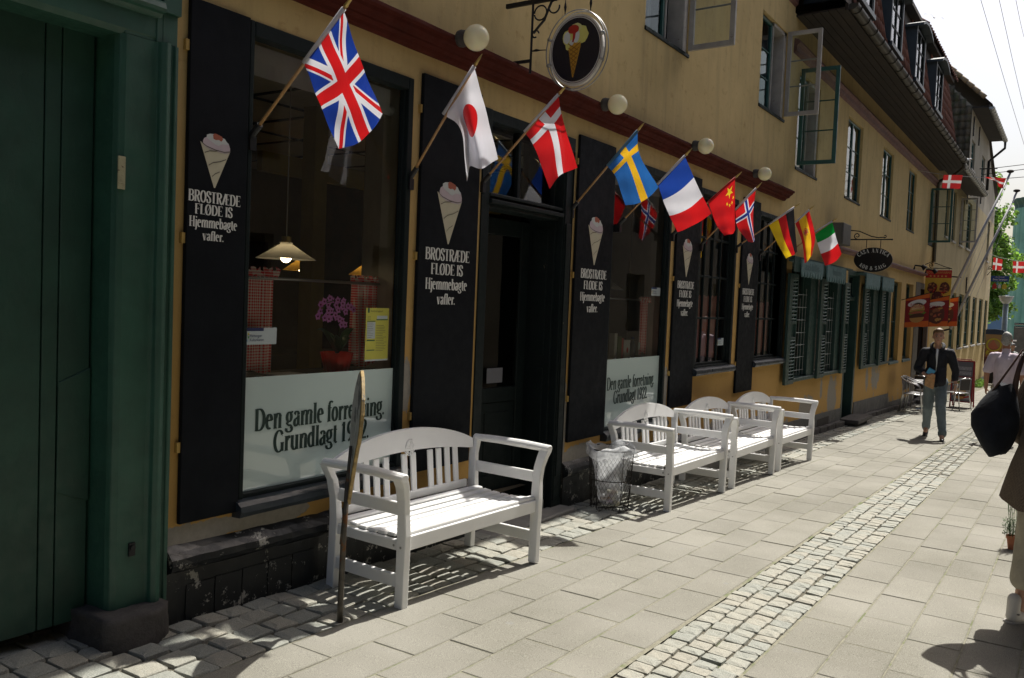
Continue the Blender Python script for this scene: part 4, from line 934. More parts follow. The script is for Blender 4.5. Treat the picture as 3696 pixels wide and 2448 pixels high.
def glyph(mb, ch, put):
    """put(u,v,layer) -> 3D"""
    w, prims = G.get(ch, G[' ']); lay = [0]
    def P(u, v): return put(u, v, lay[0])
    for p in prims:
        lay[0] += 1
        if p[0] == 'r': mb.poly([P(p[1], p[3]), P(p[2], p[3]), P(p[2], p[4]), P(p[1], p[4])])
        elif p[0] == 'b':
            mb.poly([P(p[1] + p[3] * cos(2 * pi * i / 12), p[2] + p[3] * sin(2 * pi * i / 12)) for i in range(12)])
        else:
            pts = p[1]; wv, wh = {'s': (V_, H_), 'd': (V_ * 1.05, V_ * .9), 'h': (.05, .05), 'w': (.035, .035)}[p[0]]
            cl = len(pts) > 3 and abs(pts[0][0] - pts[-1][0]) < 1e-6 and abs(pts[0][1] - pts[-1][1]) < 1e-6
            L, R = [], []
            for i, (x, y) in enumerate(pts):
                if cl: a = pts[i - 1 if i > 0 else -2]; b2 = pts[i + 1 if i < len(pts) - 1 else 1]
                else: a = pts[max(i - 1, 0)]; b2 = pts[min(i + 1, len(pts) - 1)]
                dx, dy = b2[0] - a[0], b2[1] - a[1]; l = sqrt(dx * dx + dy * dy) or 1; nx, ny = -dy / l, dx / l
                w2 = sqrt((wv * nx) ** 2 + (wh * ny) ** 2) / 2
                L.append((x + nx * w2, y + ny * w2)); R.append((x - nx * w2, y - ny * w2))
            for i in range(len(pts) - 1): mb.poly([P(*L[i]), P(*L[i + 1]), P(*R[i + 1]), P(*R[i])])
    return w
def lettering(text, height, org, udir, vdir, ndir, width=None, cond=1.0, align='c'):
    """org = baseline point; fits into width if given"""
    U, Vv, N = Vector(udir), Vector(vdir), Vector(ndir)
    tw = sum(G.get(c_, G[' '])[0] for c_ in text) * height
    cx = cond if width is None else width / tw
    x = {'c': -tw * cx / 2, 'l': 0}[align]; mb = MB()
    for ch in text:
        w = glyph(mb, ch, lambda u, v, l, x=x: Vector(org) + U * (x + u * height * cx) + Vv * (v * height) + N * (.0003 * l))
        x += w * height * cx
    return mb
M_letter = flatm('pale sign lettering', (.60, .60, .57), .6)
M_dletter = flatm('dark green lettering', (.008, .03, .024), .5)
CM = {k: flatm('cone ' + k, c_, .6) for k, c_ in dict(wafer=(.47, .44, .32), line=(.10, .09, .07), ice=(.45, .38, .41), cream=(.47, .50, .49), berry=(.32, .09, .05)).items()}
def outline_mb(pts, put, off=0.0):
    mb = MB(); mb.poly([put(u, v, off) for u, v in pts]); return mb
def ice_panel(parent, cx, ztop, w, h, y):
    """printed cone: wafer triangle, scoop, cream and berry, thin printed layers"""
    put = lambda u, v, d: (cx + u * w, y - d, ztop - (1 - v) * h)
    L = [('cone_print', 'wafer', [(-.5, .81)] + [(-.5 + t, .81 - .05 * sin(pi * t) - .03 * t) for t in (.2, .4, .6, .8)] + [(.5, .72), (.02, .0), (-.02, .0)], .0008)]
    L.append(('scoop_print', 'ice', [(-.42, .82), (-.38, .74), (-.2, .70), (.1, .67), (.35, .665), (.49, .70), (.49, .78), (.44, .86), (.3, .92), (0, .95), (-.25, .93), (-.38, .88)], .0014))
    L.append(('cream_print', 'cream', [(-.30, .90), (-.2, .86), (-.1, .83), (0, .80), (.1, .79), (.2, .83), (.3, .835), (.42, .83), (.43, .86), (.35, .90), (.3, .94), (.2, .95), (.12, .985), (-.05, .99), (-.2, .98), (-.3, .95)], .0020))
    L.append(('berry_print', 'berry', [(-.1, .97), (-.08, .90), (0, .885), (.1, .90), (.18, .875), (.24, .92), (.2, .97), (.1, .985), (.02, 1.0), (-.05, 1.0)], .0026))
    for nm, k, pts, off in L: obj(nm, outline_mb(pts, put, off), CM[k], parent, fix=False)
    mb = MB()
    for pts in ([(-.48, .80), (-.3, .74), (0, .70), (.3, .69), (.5, .72)], [(-.36, .62), (-.2, .665), (0, .68), (.1, .70)], [(-.22, .40), (-.08, .46), (.15, .50), (.36, .56)], [(-.10, .20), (0, .26), (.15, .31)], [(.16, .69), (.17, .80)]):
        for a, b2 in zip(pts[:-1], pts[1:]):
            t = .006 / w * .5; mb.poly([put(a[0], a[1] - t * .5, .003), put(b2[0], b2[1] - t * .5, .003), put(b2[0], b2[1] + t * .5, .003), put(a[0], a[1] + t * .5, .003)])
    obj('line_print', mb, CM['line'], parent, fix=False)
SB = [  # x0,x1,z0,z1, cone cx, ztop, w, h ; text rows (z baseline, height, width)
    ((2.578, 2.925, .405, 2.92), (2.73, 2.305, .175, .262), [('BROSTRÆDE', 1.967, .054, .305), ('FLØDE IS', 1.908, .049, .22), ('Hjemmebagte', 1.846, .050, .28), ('vafler.', 1.784, .046, .125)], 'narrow black cone signboard, leftmost of five, beside the green gateway'),
    ((4.30, 4.94, .40, 2.975), (4.605, 2.325, .27, .415), [('BROSTRÆDE', 1.798, .078, .485), ('FLØDE IS', 1.703, .073, .35), ('Hjemmebagte', 1.604, .074, .455), ('vafler.', 1.506, .070, .20)], 'tall black cone signboard between the first shop window and the open shop door'),
    ((6.36, 7.02, .36, 2.96), (6.69, 2.305, .27, .42), [('BROSTRÆDE', 1.768, .078, .48), ('FLØDE IS', 1.672, .073, .345), ('Hjemmebagte', 1.572, .074, .455), ('vafler.', 1.474, .070, .20)], 'tall black cone signboard just right of the shop door'),
    ((8.50, 9.14, .47, 2.97), (8.80, 2.285, .27, .41), [('BROSTRÆDE', 1.75, .078, .47), ('FLØDE IS', 1.655, .073, .34), ('Hjemmebagte', 1.555, .074, .445), ('vafler.', 1.457, .070, .20)], 'black cone signboard behind the French flag, left of the red curtained window'),
    ((10.60, 11.25, .49, 2.95), (10.90, 2.27, .26, .40), [('BROSTRÆDE', 1.74, .076, .46), ('FLØDE IS', 1.647, .071, .33), ('Hjemmebagte', 1.55, .072, .44), ('vafler.', 1.453, .068, .20)], 'black cone signboard between the two red curtained windows, furthest of five'),
]
for (a, b2, c, d_), (cx, zt, w, h), rows, lab in SB:
    t = thing('signboard', lab, 'signboard', ((a + b2) / 2, -.03, c), 0, 'black ice cream signboards on the shop wall')
    mb = MB(); mb.box(a, b2, -.030, -.004, c, d_); obj('board', mb, M_black, t, bevel=.004, seg=2)
    ice_panel(t, cx, zt, w, h, -.0302)
    for k, (tx, zb, hh, ww) in enumerate(rows):
        mb = lettering(tx, hh, (cx + (.005 if k == 0 else 0), -.0315, zb), (1, 0, 0), (0, 0, 1), (0, -1, 0), width=ww); obj('lettering', mb, M_letter, t, fix=False)
    mb = MB()
    for z in (c + .35, (c + d_) / 2 + .1, d_ - .25): mb.box(a - .018, a + .004, -.022, 0, z, z + .05)
    obj('bracket', mb, basic('ochre bracket', (.40, .26, .07), .7), t)
# frosted window lettering
for (x0, x1, zb1, zb2, h1, w1, w2, y, xo) in ((3.07, 4.10, .80, .668, .118, 1.03, .76, .0345, 3.585), (7.17, 8.24, .745, .61, .120, 1.07, .77, .0345, 7.70)):
    for tx, zb, w, hh in (('Den gamle forretning.', zb1, w1, h1), ('Grundlagt 1922.', zb2, w2, h1)):
        mb = lettering(tx, hh, ((x0 + x1) / 2 + .0, y, zb), (1, 0, 0), (0, 0, 1), (0, -1, 0), width=w)
        l_ = obj('window_lettering', mb, M_dletter, house, fix=False, label='dark green serif lettering on the frosted pane')
mb = lettering("'assel duftlys", .10, (13.30, -.2006, 2.165), (1, 0, 0), (0, 0, 1), (0, -1, 0), width=.85); obj('valance_lettering', mb, flatm('faded teal lettering', (.05, .10, .11)), VAL[0], fix=False)
mb = lettering("brocante", .10, (14.9, -.2006, 2.165), (1, 0, 0), (0, 0, 1), (0, -1, 0), width=.6); obj('valance_lettering', mb, bpy.data.materials['faded teal lettering'], VAL[1], fix=False)
# ------------------------------------------------------------------ flags
def cloth_mat(name, fn, transl=0.35, rough=0.5):
    m, nt, b = newmat(name); uv = nt.nodes.new('ShaderNodeUVMap'); uv.uv_map = 'UVMap'
    U, V, _ = xyz(nt, uv.outputs[0]); c = fn(nt, U, V)
    nt.links.new(c, b.inputs['Base Color']); b.inputs['Roughness'].default_value = rough; b.inputs['Sheen Weight'].default_value = .2; bump(nt, b, noise(nt, pos(nt), 14, 3, .5, (1, 1, .35)), .5, .02)
    tr = nt.nodes.new('ShaderNodeBsdfTranslucent'); nt.links.new(c, tr.inputs[0]); mx = nt.nodes.new('ShaderNodeMixShader'); mx.inputs[0].default_value = transl
    nt.links.new(b.outputs[0], mx.inputs[1]); nt.links.new(tr.outputs[0], mx.inputs[2]); nt.links.new(mx.outputs[0], nt.nodes['Material Output'].inputs[0])
    return m
RED, WHT, BLU, YEL, GRN, BLK = (.62, .012, .015), (.74, .74, .80), (.012, .045, .32), (.85, .50, .02), (.0, .26, .035), (.012, .012, .014)
def band(V, a, b2): return V.gt(a) * V.lt(b2)
def f_uk(nt, U, V):
    x = V * 1.6 - .8; y = U - .5          # width runs along the fly
    L = sqrt(.8 ** 2 + .5 ** 2); d1 = (x * .5 - y * .8) / L * 1.0; d2 = (x * .5 + y * .8) / L
    c = mixc(nt, d1.abs().lt(.085).mx(d2.abs().lt(.085)), BLU, WHT)
    s = x.gt(0) * 2 - 1
    r1 = band(d1 * s, 0.0, .058); r2 = band(d2 * s, -.058, 0.0)
    c = mixc(nt, r1.mx(r2).mn(1), c, RED)
    c = mixc(nt, x.abs().lt(.15).mx(y.abs().lt(.15)), c, WHT); c = mixc(nt, x.abs().lt(.095).mx(y.abs().lt(.095)), c, RED)
    return c
def f_jp(nt, U, V):
    dx = (V - .5) * 1.5; dy = U - .5; return mixc(nt, (dx * dx + dy * dy).lt(.088), WHT, RED)
def nordic(f, c1, c2=None):
    def g(nt, U, V):
        x = V * 1.45; c = mixc(nt, band(x, .38, .58).mx(band(U, .40, .60)), f, c1)
        if c2: c = mixc(nt, band(x, .43, .53).mx(band(U, .45, .55)), c, c2)
        return c
    return g
def tri(a, b2, c_, ax='v', s=(.3333, .6667)):
    def g(nt, U, V):
        t = V if ax == 'v' else U; c = mixc(nt, t.gt(s[0]), a, b2); return mixc(nt, t.gt(s[1]), c, c_)
    return g
def star(nt, X, Y, r):
    best = None; cnt = None
    for k in range(5):
        a = 2 * pi * k / 5 + pi / 2; e = (X * cos(a) + Y * sin(a)).lt(r * .382); cnt = e if cnt is None else cnt + e
    return cnt.gt(3.5)
def f_cn(nt, U, V):
    x = V * 1.5; y = 1 - U; c = RED; acc = None
    for (sx, sy, r) in ((.25, .25, .15), (.5, .10, .05), (.6, .2, .05), (.6, .35, .05), (.5, .45, .05)):
        e = star(nt, x - sx, (y * -1) + (1 - sy) * 1.0 if False else (1 - sy) - y, r); acc = e if acc is None else acc.mx(e)
    return mixc(nt, acc, RED, (.9, .62, .03))
def f_es(nt, U, V):
    c = mixc(nt, band(U, .25, .75), RED, YEL); x = V * 1.5 - .5; y = U - .5; r2 = x * x * 1.3 + y * y
    uv = nt.nodes.new('ShaderNodeUVMap'); n = noise(nt, uv.outputs[0], 38, 2)
    c = mixc(nt, r2.lt(.022) * n.gt(.47), c, (.55, .10, .03)); c = mixc(nt, r2.lt(.006), c, (.45, .05, .06))
    c = mixc(nt, band(y.abs(), .13, .16) * x.abs().lt(.07), c, (.25, .28, .2)); return c
FL = {
 'uk': (2.965, [[(-.63, 2.885), (-.757, 2.625), (-.902, 2.38)], [(-.506, 2.777), (-.631, 2.548), (-.768, 2.285)], [(-.376, 2.665), (-.48, 2.471), (-.617, 2.234)]], f_uk, 'British flag of red, white and blue crosses by the first shop window', (.0, .03, .02)),
 'jp': (4.218, [[(-.476, 2.942), (-.574, 2.677), (-.677, 2.38)], [(-.397, 2.847), (-.430, 2.66), (-.500, 2.35)], [(-.301, 2.730), (-.455, 2.60), (-.525, 2.335)], [(-.257, 2.677), (-.396, 2.57), (-.449, 2.261)]], f_jp, 'white Japanese flag with a red disc, folded beside the first shop window', (0, .10, -.06, .0)),
 'dk': (5.009, [[(-.598, 2.936), (-.646, 2.764), (-.773, 2.441)], [(-.469, 2.822), (-.561, 2.703), (-.613, 2.41)], [(-.344, 2.709), (-.438, 2.585), (-.567, 2.315)]], nordic(RED, WHT), 'red Danish flag with white cross on a dowel above the shop door', (.0, .05, -.01)),
 'se': (6.289, [[(-.576, 2.933), (-.614, 2.736), (-.786, 2.484)], [(-.453, 2.797), (-.528, 2.689), (-.655, 2.386)], [(-.326, 2.671), (-.409, 2.573), (-.505, 2.346)]], nordic((.02, .13, .42), (.80, .46, .02)), 'blue Swedish flag with yellow cross on a dowel right of the shop door', (0, .03, .0)),
 'fr': (7.106, [[(-.649, 2.863), (-.791, 2.583), (-.92, 2.359)], [(-.528, 2.751), (-.641, 2.47), (-.763, 2.271)], [(-.408, 2.63), (-.495, 2.421), (-.613, 2.207)]], tri((.015, .06, .36), WHT, RED), 'French flag in blue, white and red bands on a dowel above the second frosted window', (0, .03, .01)),
 'cn': (8.378, [[(-.662, 2.849), (-.675, 2.587), (-.692, 2.329)], [(-.533, 2.734), (-.6, 2.514), (-.643, 2.303)], [(-.397, 2.617), (-.497, 2.395), (-.589, 2.28)]], f_cn, 'red Chinese flag with yellow stars, hanging limp between the French and Norwegian flags', (0, .06, -.02)),
 'no': (9.194, [[(-.613, 2.852), (-.599, 2.601), (-.616, 2.34)], [(-.507, 2.741), (-.549, 2.52), (-.603, 2.292)], [(-.397, 2.63), (-.436, 2.44), (-.57, 2.275)]], nordic(RED, WHT, (.012, .04, .26)), 'red Norwegian flag with white edged blue cross, hanging limp right of the Chinese flag', (0, .07, -.02)),
 'de': (10.43, [[(-.681, 2.784), (-.708, 2.55), (-.749, 2.259)], [(-.539, 2.688), (-.611, 2.425), (-.694, 2.226)], [(-.39, 2.587), (-.506, 2.371), (-.625, 2.177)]], tri(BLK, RED, (.85, .58, .01), 'u', (.33, .64)), 'German flag in black, red and gold, third from the right in the row', (0, .05, -.01)),
 'es': (11.318, [[(-.626, 2.851), (-.719, 2.526), (-.695, 2.285)], [(-.545, 2.77), (-.618, 2.478), (-.651, 2.226)], [(-.459, 2.693), (-.563, 2.439), (-.61, 2.168)]], f_es, 'red and yellow Spanish flag with coat of arms, second from the right', (0, .04, .0)),
 'it': (12.638, [[(-.607, 2.836), (-.676, 2.601), (-.76, 2.379)], [(-.492, 2.756), (-.567, 2.516), (-.664, 2.265)], [(-.37, 2.684), (-.446, 2.463), (-.543, 2.217)]], tri(GRN, WHT, RED), 'Italian flag in green, white and red, rightmost of the row on the shop wall', (0, .03, .01)),
}
def crom(P, t):
    n = len(P) - 1; t = min(max(t, 0), .99999) * n; i = int(t); f = t - i
    p0 = P[i - 1] if i > 0 else P[0] * 2 - P[1]; p1, p2 = P[i], P[i + 1]; p3 = P[i + 2] if i + 2 <= n else P[n] * 2 - P[n - 1]
    return .5 * ((2 * p1) + (p2 - p0) * f + (2 * p0 - 5 * p1 + 4 * p2 - p3) * f * f + (3 * p1 - p0 - 3 * p2 + p3) * f ** 3)
for key, (x0, grid, fn, lab, offs) in FL.items():
    A = Vector((x0, grid[0][0][0], grid[0][0][1])); B = Vector((x0, grid[-1][0][0], grid[-1][0][1])); d = (A - B).normalized()
    base = Vector((x0, 0, 2.25)); tip = A + d * .09
    t = thing('flag', lab, 'flag', base, 0, 'national flags in a row on the shop wall')
    pd = (tip - d * .93); pd.y = min(pd.y, -.005)
    mb = MB(); mb.tube([pd, tip - d * .075], .0085, 10); obj('pole', mb, M_wood, t, smooth=True)
    mb = MB(); mb.tube([tip - d * .08, tip - d * .07, tip - d * .055, tip - d * .03, tip], [.006, .012, .009, .008, .0015], 8); obj('finial', mb, M_brass, t, smooth=True)
    mb = MB(); mb.tube([pd - d * .02, pd + d * .085], .017, 10); mb.box(x0 - .02, x0 + .02, pd.y - .02, 0.0, pd.z - .07, pd.z + .0); obj('bracket', mb, M_iron, t, smooth=False)
    mb = MB(); mb.tube([B - d * .0, A + d * .005], .0125, 8); obj('sleeve', mb, cloth_mat('sleeve ' + key, lambda nt, U, V: mixc(nt, .5, WHT, WHT)) if key in ('uk', 'jp', 'fr', 'de', 'es', 'it') else cloth_mat('sleeve ' + key, lambda nt, U, V, c_={'dk': WHT, 'se': (.10, .25, .42), 'cn': RED, 'no': WHT}[key]: mixc(nt, .5, c_, c_)), t, smooth=True)
    rows = []
    for (row, off) in zip(grid, offs):
        rows.append([Vector((x0 + off * (j / 2), y, z)) for j, (y, z) in enumerate(row)])
    nu, nv = 36, 44; mb = MB(); uvs = []; rg = random.Random(len(lab)); ph = rg.uniform(0, 6)
    if key == 'jp': us = [0, .36, .80, 1]
    else: us = None
    for j in range(nv + 1):
        v = j / nv; colp = [crom(r, v) for r in rows]
        for i in range(nu + 1):
            u = i / nu; p = crom(colp, u)
            w = .010 * v ** .7 * (sin(5.5 * u + ph + 1.5 * v) + .5 * sin(11 * u - 3 * v + ph * 2)) + .004 * sin(16 * v + 5 * u)
            p = p + Vector((w, w * .25, .004 * sin(9 * u + ph) * v)); mb.v.append(tuple(p))
            if us:
                k = min(int(u * 3), 2); f = u * 3 - k; uu = us[k] + (us[k + 1] - us[k]) * f
            else: uu = u
            uvs.append((uu, v))
    for j in range(nv):
        for i in range(nu):
            a = j * (nu + 1) + i; mb.f.append((a, a + 1, a + nu + 2, a + nu + 1)); mb.m.append(0)
    me = mb.mesh('cloth', True); ul = me.uv_layers.new(name='UVMap')
    for lp in me.loops: ul.data[lp.index].uv = uvs[lp.vertex_index]
    link('cloth', me, cloth_mat('flag ' + key, fn), t)

# ------------------------------------------------------------------ globe lamps on the cornice
m_globe, nt, b = newmat('opal glass globe'); b.inputs['Base Color'].default_value = (.72, .66, .50, 1); b.inputs['Roughness'].default_value = .18; b.inputs['Subsurface Weight'].default_value = .9; b.inputs['Subsurface Scale'].default_value = .6; b.inputs['Subsurface Radius'].default_value = (.12, .10, .07)
nt.links.new(mixc(nt, noise(nt, pos(nt), 9, 3), (.93, .86, .62), (.96, .90, .68)), b.inputs['Base Color']); tg_ = nt.nodes.new('ShaderNodeBsdfTranslucent'); tg_.inputs[0].default_value = (.95, .85, .52, 1); mg_ = nt.nodes.new('ShaderNodeMixShader'); mg_.inputs[0].default_value = .22; nt.links.new(b.outputs[0], mg_.inputs[1]); nt.links.new(tg_.outputs[0], mg_.inputs[2]); nt.links.new(mg_.outputs[0], nt.nodes['Material Output'].inputs[0])
for k_, (gx, lab) in enumerate(((4.47, 'large cream globe lamp above the Japanese flag'), (6.47, 'cream globe lamp between the oval sign and the Swedish flag'), (8.485, 'cream globe lamp above the French flag'), (10.46, 'cream globe lamp nearest the right end of the red cornice'))):
    t = thing('globe_lamp', lab, 'lamp', (gx, -.17, 3.2), 0, 'globe lamps along the shop cornice')
    mb = MB(); mb.ball((gx, -.30, 3.205), .082, n=32, k=20); obj('globe', mb, m_globe, t, smooth=True)
    mb = MB(); mb.lathe([(.001, 0), (.052, 0), (.056, .02), (.05, .045), (.047, .07), (.001, .07)], 20, Matrix.Translation((gx, -.168, 3.215)) @ Matrix.Rotation(radians(92), 4, 'X')); obj('lamp_holder', mb, flatm('grey bakelite', (.05, .045, .04), .6) if 'grey bakelite' not in bpy.data.materials else bpy.data.materials['grey bakelite'], t)

# ------------------------------------------------------------------ oval ice cream sign on wrought iron
def spiral(c, r0, r1, a0, a1, n=24, ax='yz', x=0):
    P = []
    for i in range(n + 1):
        t = i / n; r = r0 + (r1 - r0) * t; a = radians(a0 + (a1 - a0) * t); P.append((x, c[0] + r * cos(a), c[1] + r * sin(a)))
    return P
SX = 5.2
t = thing('oval_sign', 'oval dark blue ice cream cone sign in a steel ring above the shop door', 'sign', (SX, 0, 3.3))
mb = MB(); mb.tube([(SX, -.245, 3.16), (SX, -.25, 4.2)], .010, 4); mb.bar((SX, -.02, 3.66), (SX, -.92, 3.66), .02, .03); mb.bar((SX, 0, 3.25), (SX, -.25, 3.25), .015, .02); mb.bar((SX, 0, 4.0), (SX, -.25, 4.0), .015, .02)
mb.tube(spiral((-.312, 3.575), .05, .05, 0, 350, x=SX), .006, 6); mb.tube([(SX, -.26, 3.44), (SX, -.30, 3.48), (SX, -.345, 3.52), (SX, -.38, 3.60), (SX, -.405, 3.65)], .009, 6); mb.tube(spiral((-.425, 3.60), .045, .04, 110, -190, x=SX), .006, 6); mb.tube(spiral((-.275, 3.43), .03, .02, 170, -120, x=SX), .006, 6)
obj('bracket', mb, M_iron, t)
CY, CZ, RA, RB = -.605, 3.285, .232, .268
def ell(a, ra, rb, x=SX): return (x, CY - ra * cos(a), CZ + rb * sin(a))
mb = MB(); mb.tube([ell(2 * pi * i / 48, RA, RB) for i in range(48)], .0045, 6, closed=True); mb.tube([ell(2 * pi * i / 48, RA, RB, SX + .045) for i in range(48)], .0045, 6, closed=True)
for a in (20, 160, 200, 340): mb.bar(ell(radians(a), RA - .03, RB - .03), ell(radians(a), RA, RB), .03, .015)
obj('ring', mb, M_zinc, t, smooth=True)
mb = MB()
for yy in (-.50, -.70): mb.tube([(SX + .02, yy, 3.66), (SX + .02, yy, 3.625), (SX + .02, yy, 3.59), (SX + .02, yy, 3.555), (SX + .02, yy, 3.535)], [.003, .004, .011, .004, .004], 6)
mb.tube([(SX, -.25, 3.315), (SX, -.29, 3.318), (SX, -.32, 3.315), (SX, -.375, 3.31)], [.003, .010, .004, .003], 6); obj('hanger', mb, M_iron, t, smooth=True)
def oval_disc(r, x, n=48): return [(x, CY - RA * r * cos(2 * pi * i / n), CZ + RB * r * sin(2 * pi * i / n)) for i in range(n)]
mb = MB(); k = 48
f, bk = oval_disc(.90, SX + .008), oval_disc(.90, SX + .036); mb.poly(f); mb.poly(bk[::-1])
for i in range(k): mb.poly([f[i], bk[i], bk[(i + 1) % k], f[(i + 1) % k]])
obj('panel', mb, flatm('white enamel', (.55, .53, .49), .3), t)
for nm, r, m_, off in (('rim_line', .845, flatm('thin brown line', (.07, .015, .02), .3), .0068), ('rim_white', .83, flatm('white enamel inner', (.55, .53, .49), .3), .0058), ('field', .805, flatm('navy enamel', (.006, .007, .02), .22), .0048)):
    mb = MB(); mb.poly(oval_disc(r, SX + off)); obj(nm, mb, m_, t, fix=False)
def sp(u, v, d): return (SX + .0046 - d, CY + .012 - u * .115 * 1.0, CZ - .005 + v * .185)     # u,v in -1..1, left of the picture = +y side
def blob(cx, cy, rx, ry, n=14, w=.08, seed=0):
    rg = random.Random(seed); return [(cx + rx * (1 + rg.uniform(-w, w)) * cos(2 * pi * i / n), cy + ry * (1 + rg.uniform(-w, w)) * sin(2 * pi * i / n)) for i in range(n)]
oc = [('cone_print', (.52, .27, .03), [(-.42, .30), (.46, .36), (.42, .1), (.02, -.98), (-.05, -.98), (-.4, .12)], .0002)]
for i, (c_, bl) in enumerate((((.62, .58, .16), blob(-.42, .50, .40, .30, seed=1)), ((.62, .58, .16), blob(.42, .56, .50, .34, seed=2)), ((.62, .60, .25), blob(.1, .84, .38, .16, seed=3)), ((.62, .58, .16), blob(-.45, .24, .16, .20, seed=8)), ((.60, .62, .62), blob(-.52, .50, .24, .22, seed=4)), ((.60, .62, .62), blob(.12, .52, .22, .26, seed=5)), ((.60, .62, .62), blob(-.18, .30, .14, .10, seed=6)), ((.38, .02, .012), blob(-.08, .78, .38, .17, seed=7)), ((.38, .02, .012), [(-.1, .75), (.1, .75), (.04, .45), (-.06, .32), (-.16, .32), (-.12, .42)]))):
    oc.append(('ice_cream_print', c_, bl, .0004 + i * .0003))
for nm, c_, pts, off in oc:
    mb = MB(); mb.poly([sp(u, v, off) for u, v in pts]); obj(nm, mb, flatm('enamel %.2f %.2f %.2f' % c_, c_, .4) if 'enamel %.2f %.2f %.2f' % c_ not in bpy.data.materials else bpy.data.materials['enamel %.2f %.2f %.2f' % c_], t, fix=False)
mb = MB()
for i in range(7):
    z0 = .30 - i * .17; hw = .44 * (z0 + 1) / 1.32
    for s_ in (-1, 1):
        a = (-hw * s_, z0); b2 = (hw * .72 * s_, z0 - .30 * (.4 + .6 * (z0 + 1) / 1.3)); mb.poly([sp(a[0], a[1], .0032), sp(b2[0], b2[1], .0032), sp(b2[0], b2[1] - .035, .0032), sp(a[0], a[1] - .035, .0032)])
obj('waffle_lines', mb, flatm('waffle brown', (.24, .11, .015), .5), t, fix=False)

# ------------------------------------------------------------------ Casa Antica hanging sign
def arctext(text, R, ang0, ang1, height, put, flip=False):
    """letters set along an ellipse, put(u,v)->3D"""
    mb = MB(); ws = [G.get(c_, G[' '])[0] for c_ in text]; tot = sum(ws); s = 0
    for ch, w in zip(text, ws):
        f = (s + w / 2) / tot; a = radians(ang0 + (ang1 - ang0) * f); s += w
        cx, cy = R[0] * cos(a), R[1] * sin(a); tx, ty = -R[0] * sin(a), R[1] * cos(a); l = sqrt(tx * tx + ty * ty); tx, ty = tx / l, ty / l
        if not flip: tx, ty = -tx, -ty
        nx, ny = -ty, tx
        glyph(mb, ch, lambda u, v, l_: put(cx + (tx * (u - w / 2) + nx * v) * height, cy + (ty * (u - w / 2) + ny * v) * height, .0002 * l_))
    return mb
CX = 15.91
t = thing('hanging_sign', 'black oval hanging sign lettered in white over the antique shop', 'sign', (CX, 0, 2.8))
mb = MB(); mb.bar((CX, 0, 2.845), (CX, -.83, 2.845), .02, .02); mb.tube([(CX, 0, 3.0), (CX, -.1, 3.01), (CX, -.3, 2.99), (CX, -.5, 2.90), (CX, -.62, 2.875), (CX, -.72, 2.885)], .010, 6); mb.tube(spiral((-.27, 2.91), .055, .015, -90, 330, x=CX), .009, 6); mb.tube(spiral((-.72, 2.90), .03, .01, -60, -330, x=CX), .008, 6); mb.ball((CX, -.84, 2.845), .016, n=8, k=6)
mb.bar((CX, -.01, 2.7), (CX, -.01, 3.05), .03, .012, up=(0, 1, 0)); mb.tube([(CX, -.43, 2.845), (CX, -.43, 2.70)], .006, 6); mb.tube([(CX, -.66, 2.845), (CX, -.66, 2.70)], .006, 6); obj('bracket', mb, M_iron, t)
mb = MB(); pts = [(.315 * cos(2 * pi * i / 48), .212 * sin(2 * pi * i / 48)) for i in range(48)]; mb.prism(pts, 0, .02, lambda u, v, d: (CX + d, -.55 - u, 2.495 + v)); obj('panel', mb, flatm('black gloss sign', (.006, .006, .007), .3), t)
put = lambda u, v, d: (CX - .001 - d, -.55 - u, 2.495 + v)
mb = arctext('CASA ANTICA', (.245, .125), 158, 22, .068, put); mb.add(arctext('KØB & SALG', (.275, .178), 215, 325, .062, put, flip=True)); obj('lettering', mb, M_letter, t, fix=False)
t = thing('light_box', 'small grey metal floodlight box beside the oval antique sign', 'lamp', (15.1, 0, 2.8))
mb = MB(); mb.box(14.72, 15.28, -.30, -.06, 2.68, 3.03); obj('housing', mb, basic('grey enamel', (.075, .07, .065), .5, .2, 8), t, bevel=.01); mb = MB(); mb.box(14.70, 14.72, -.28, -.08, 2.70, 3.01); obj('lens', mb, flatm('dull lens', (.10, .10, .10), .2), t); mb = MB(); mb.tube([(15.0, -.18, 2.68), (15.0, -.15, 2.6), (15.0, 0, 2.6)], .015, 6); obj('arm', mb, M_iron, t)

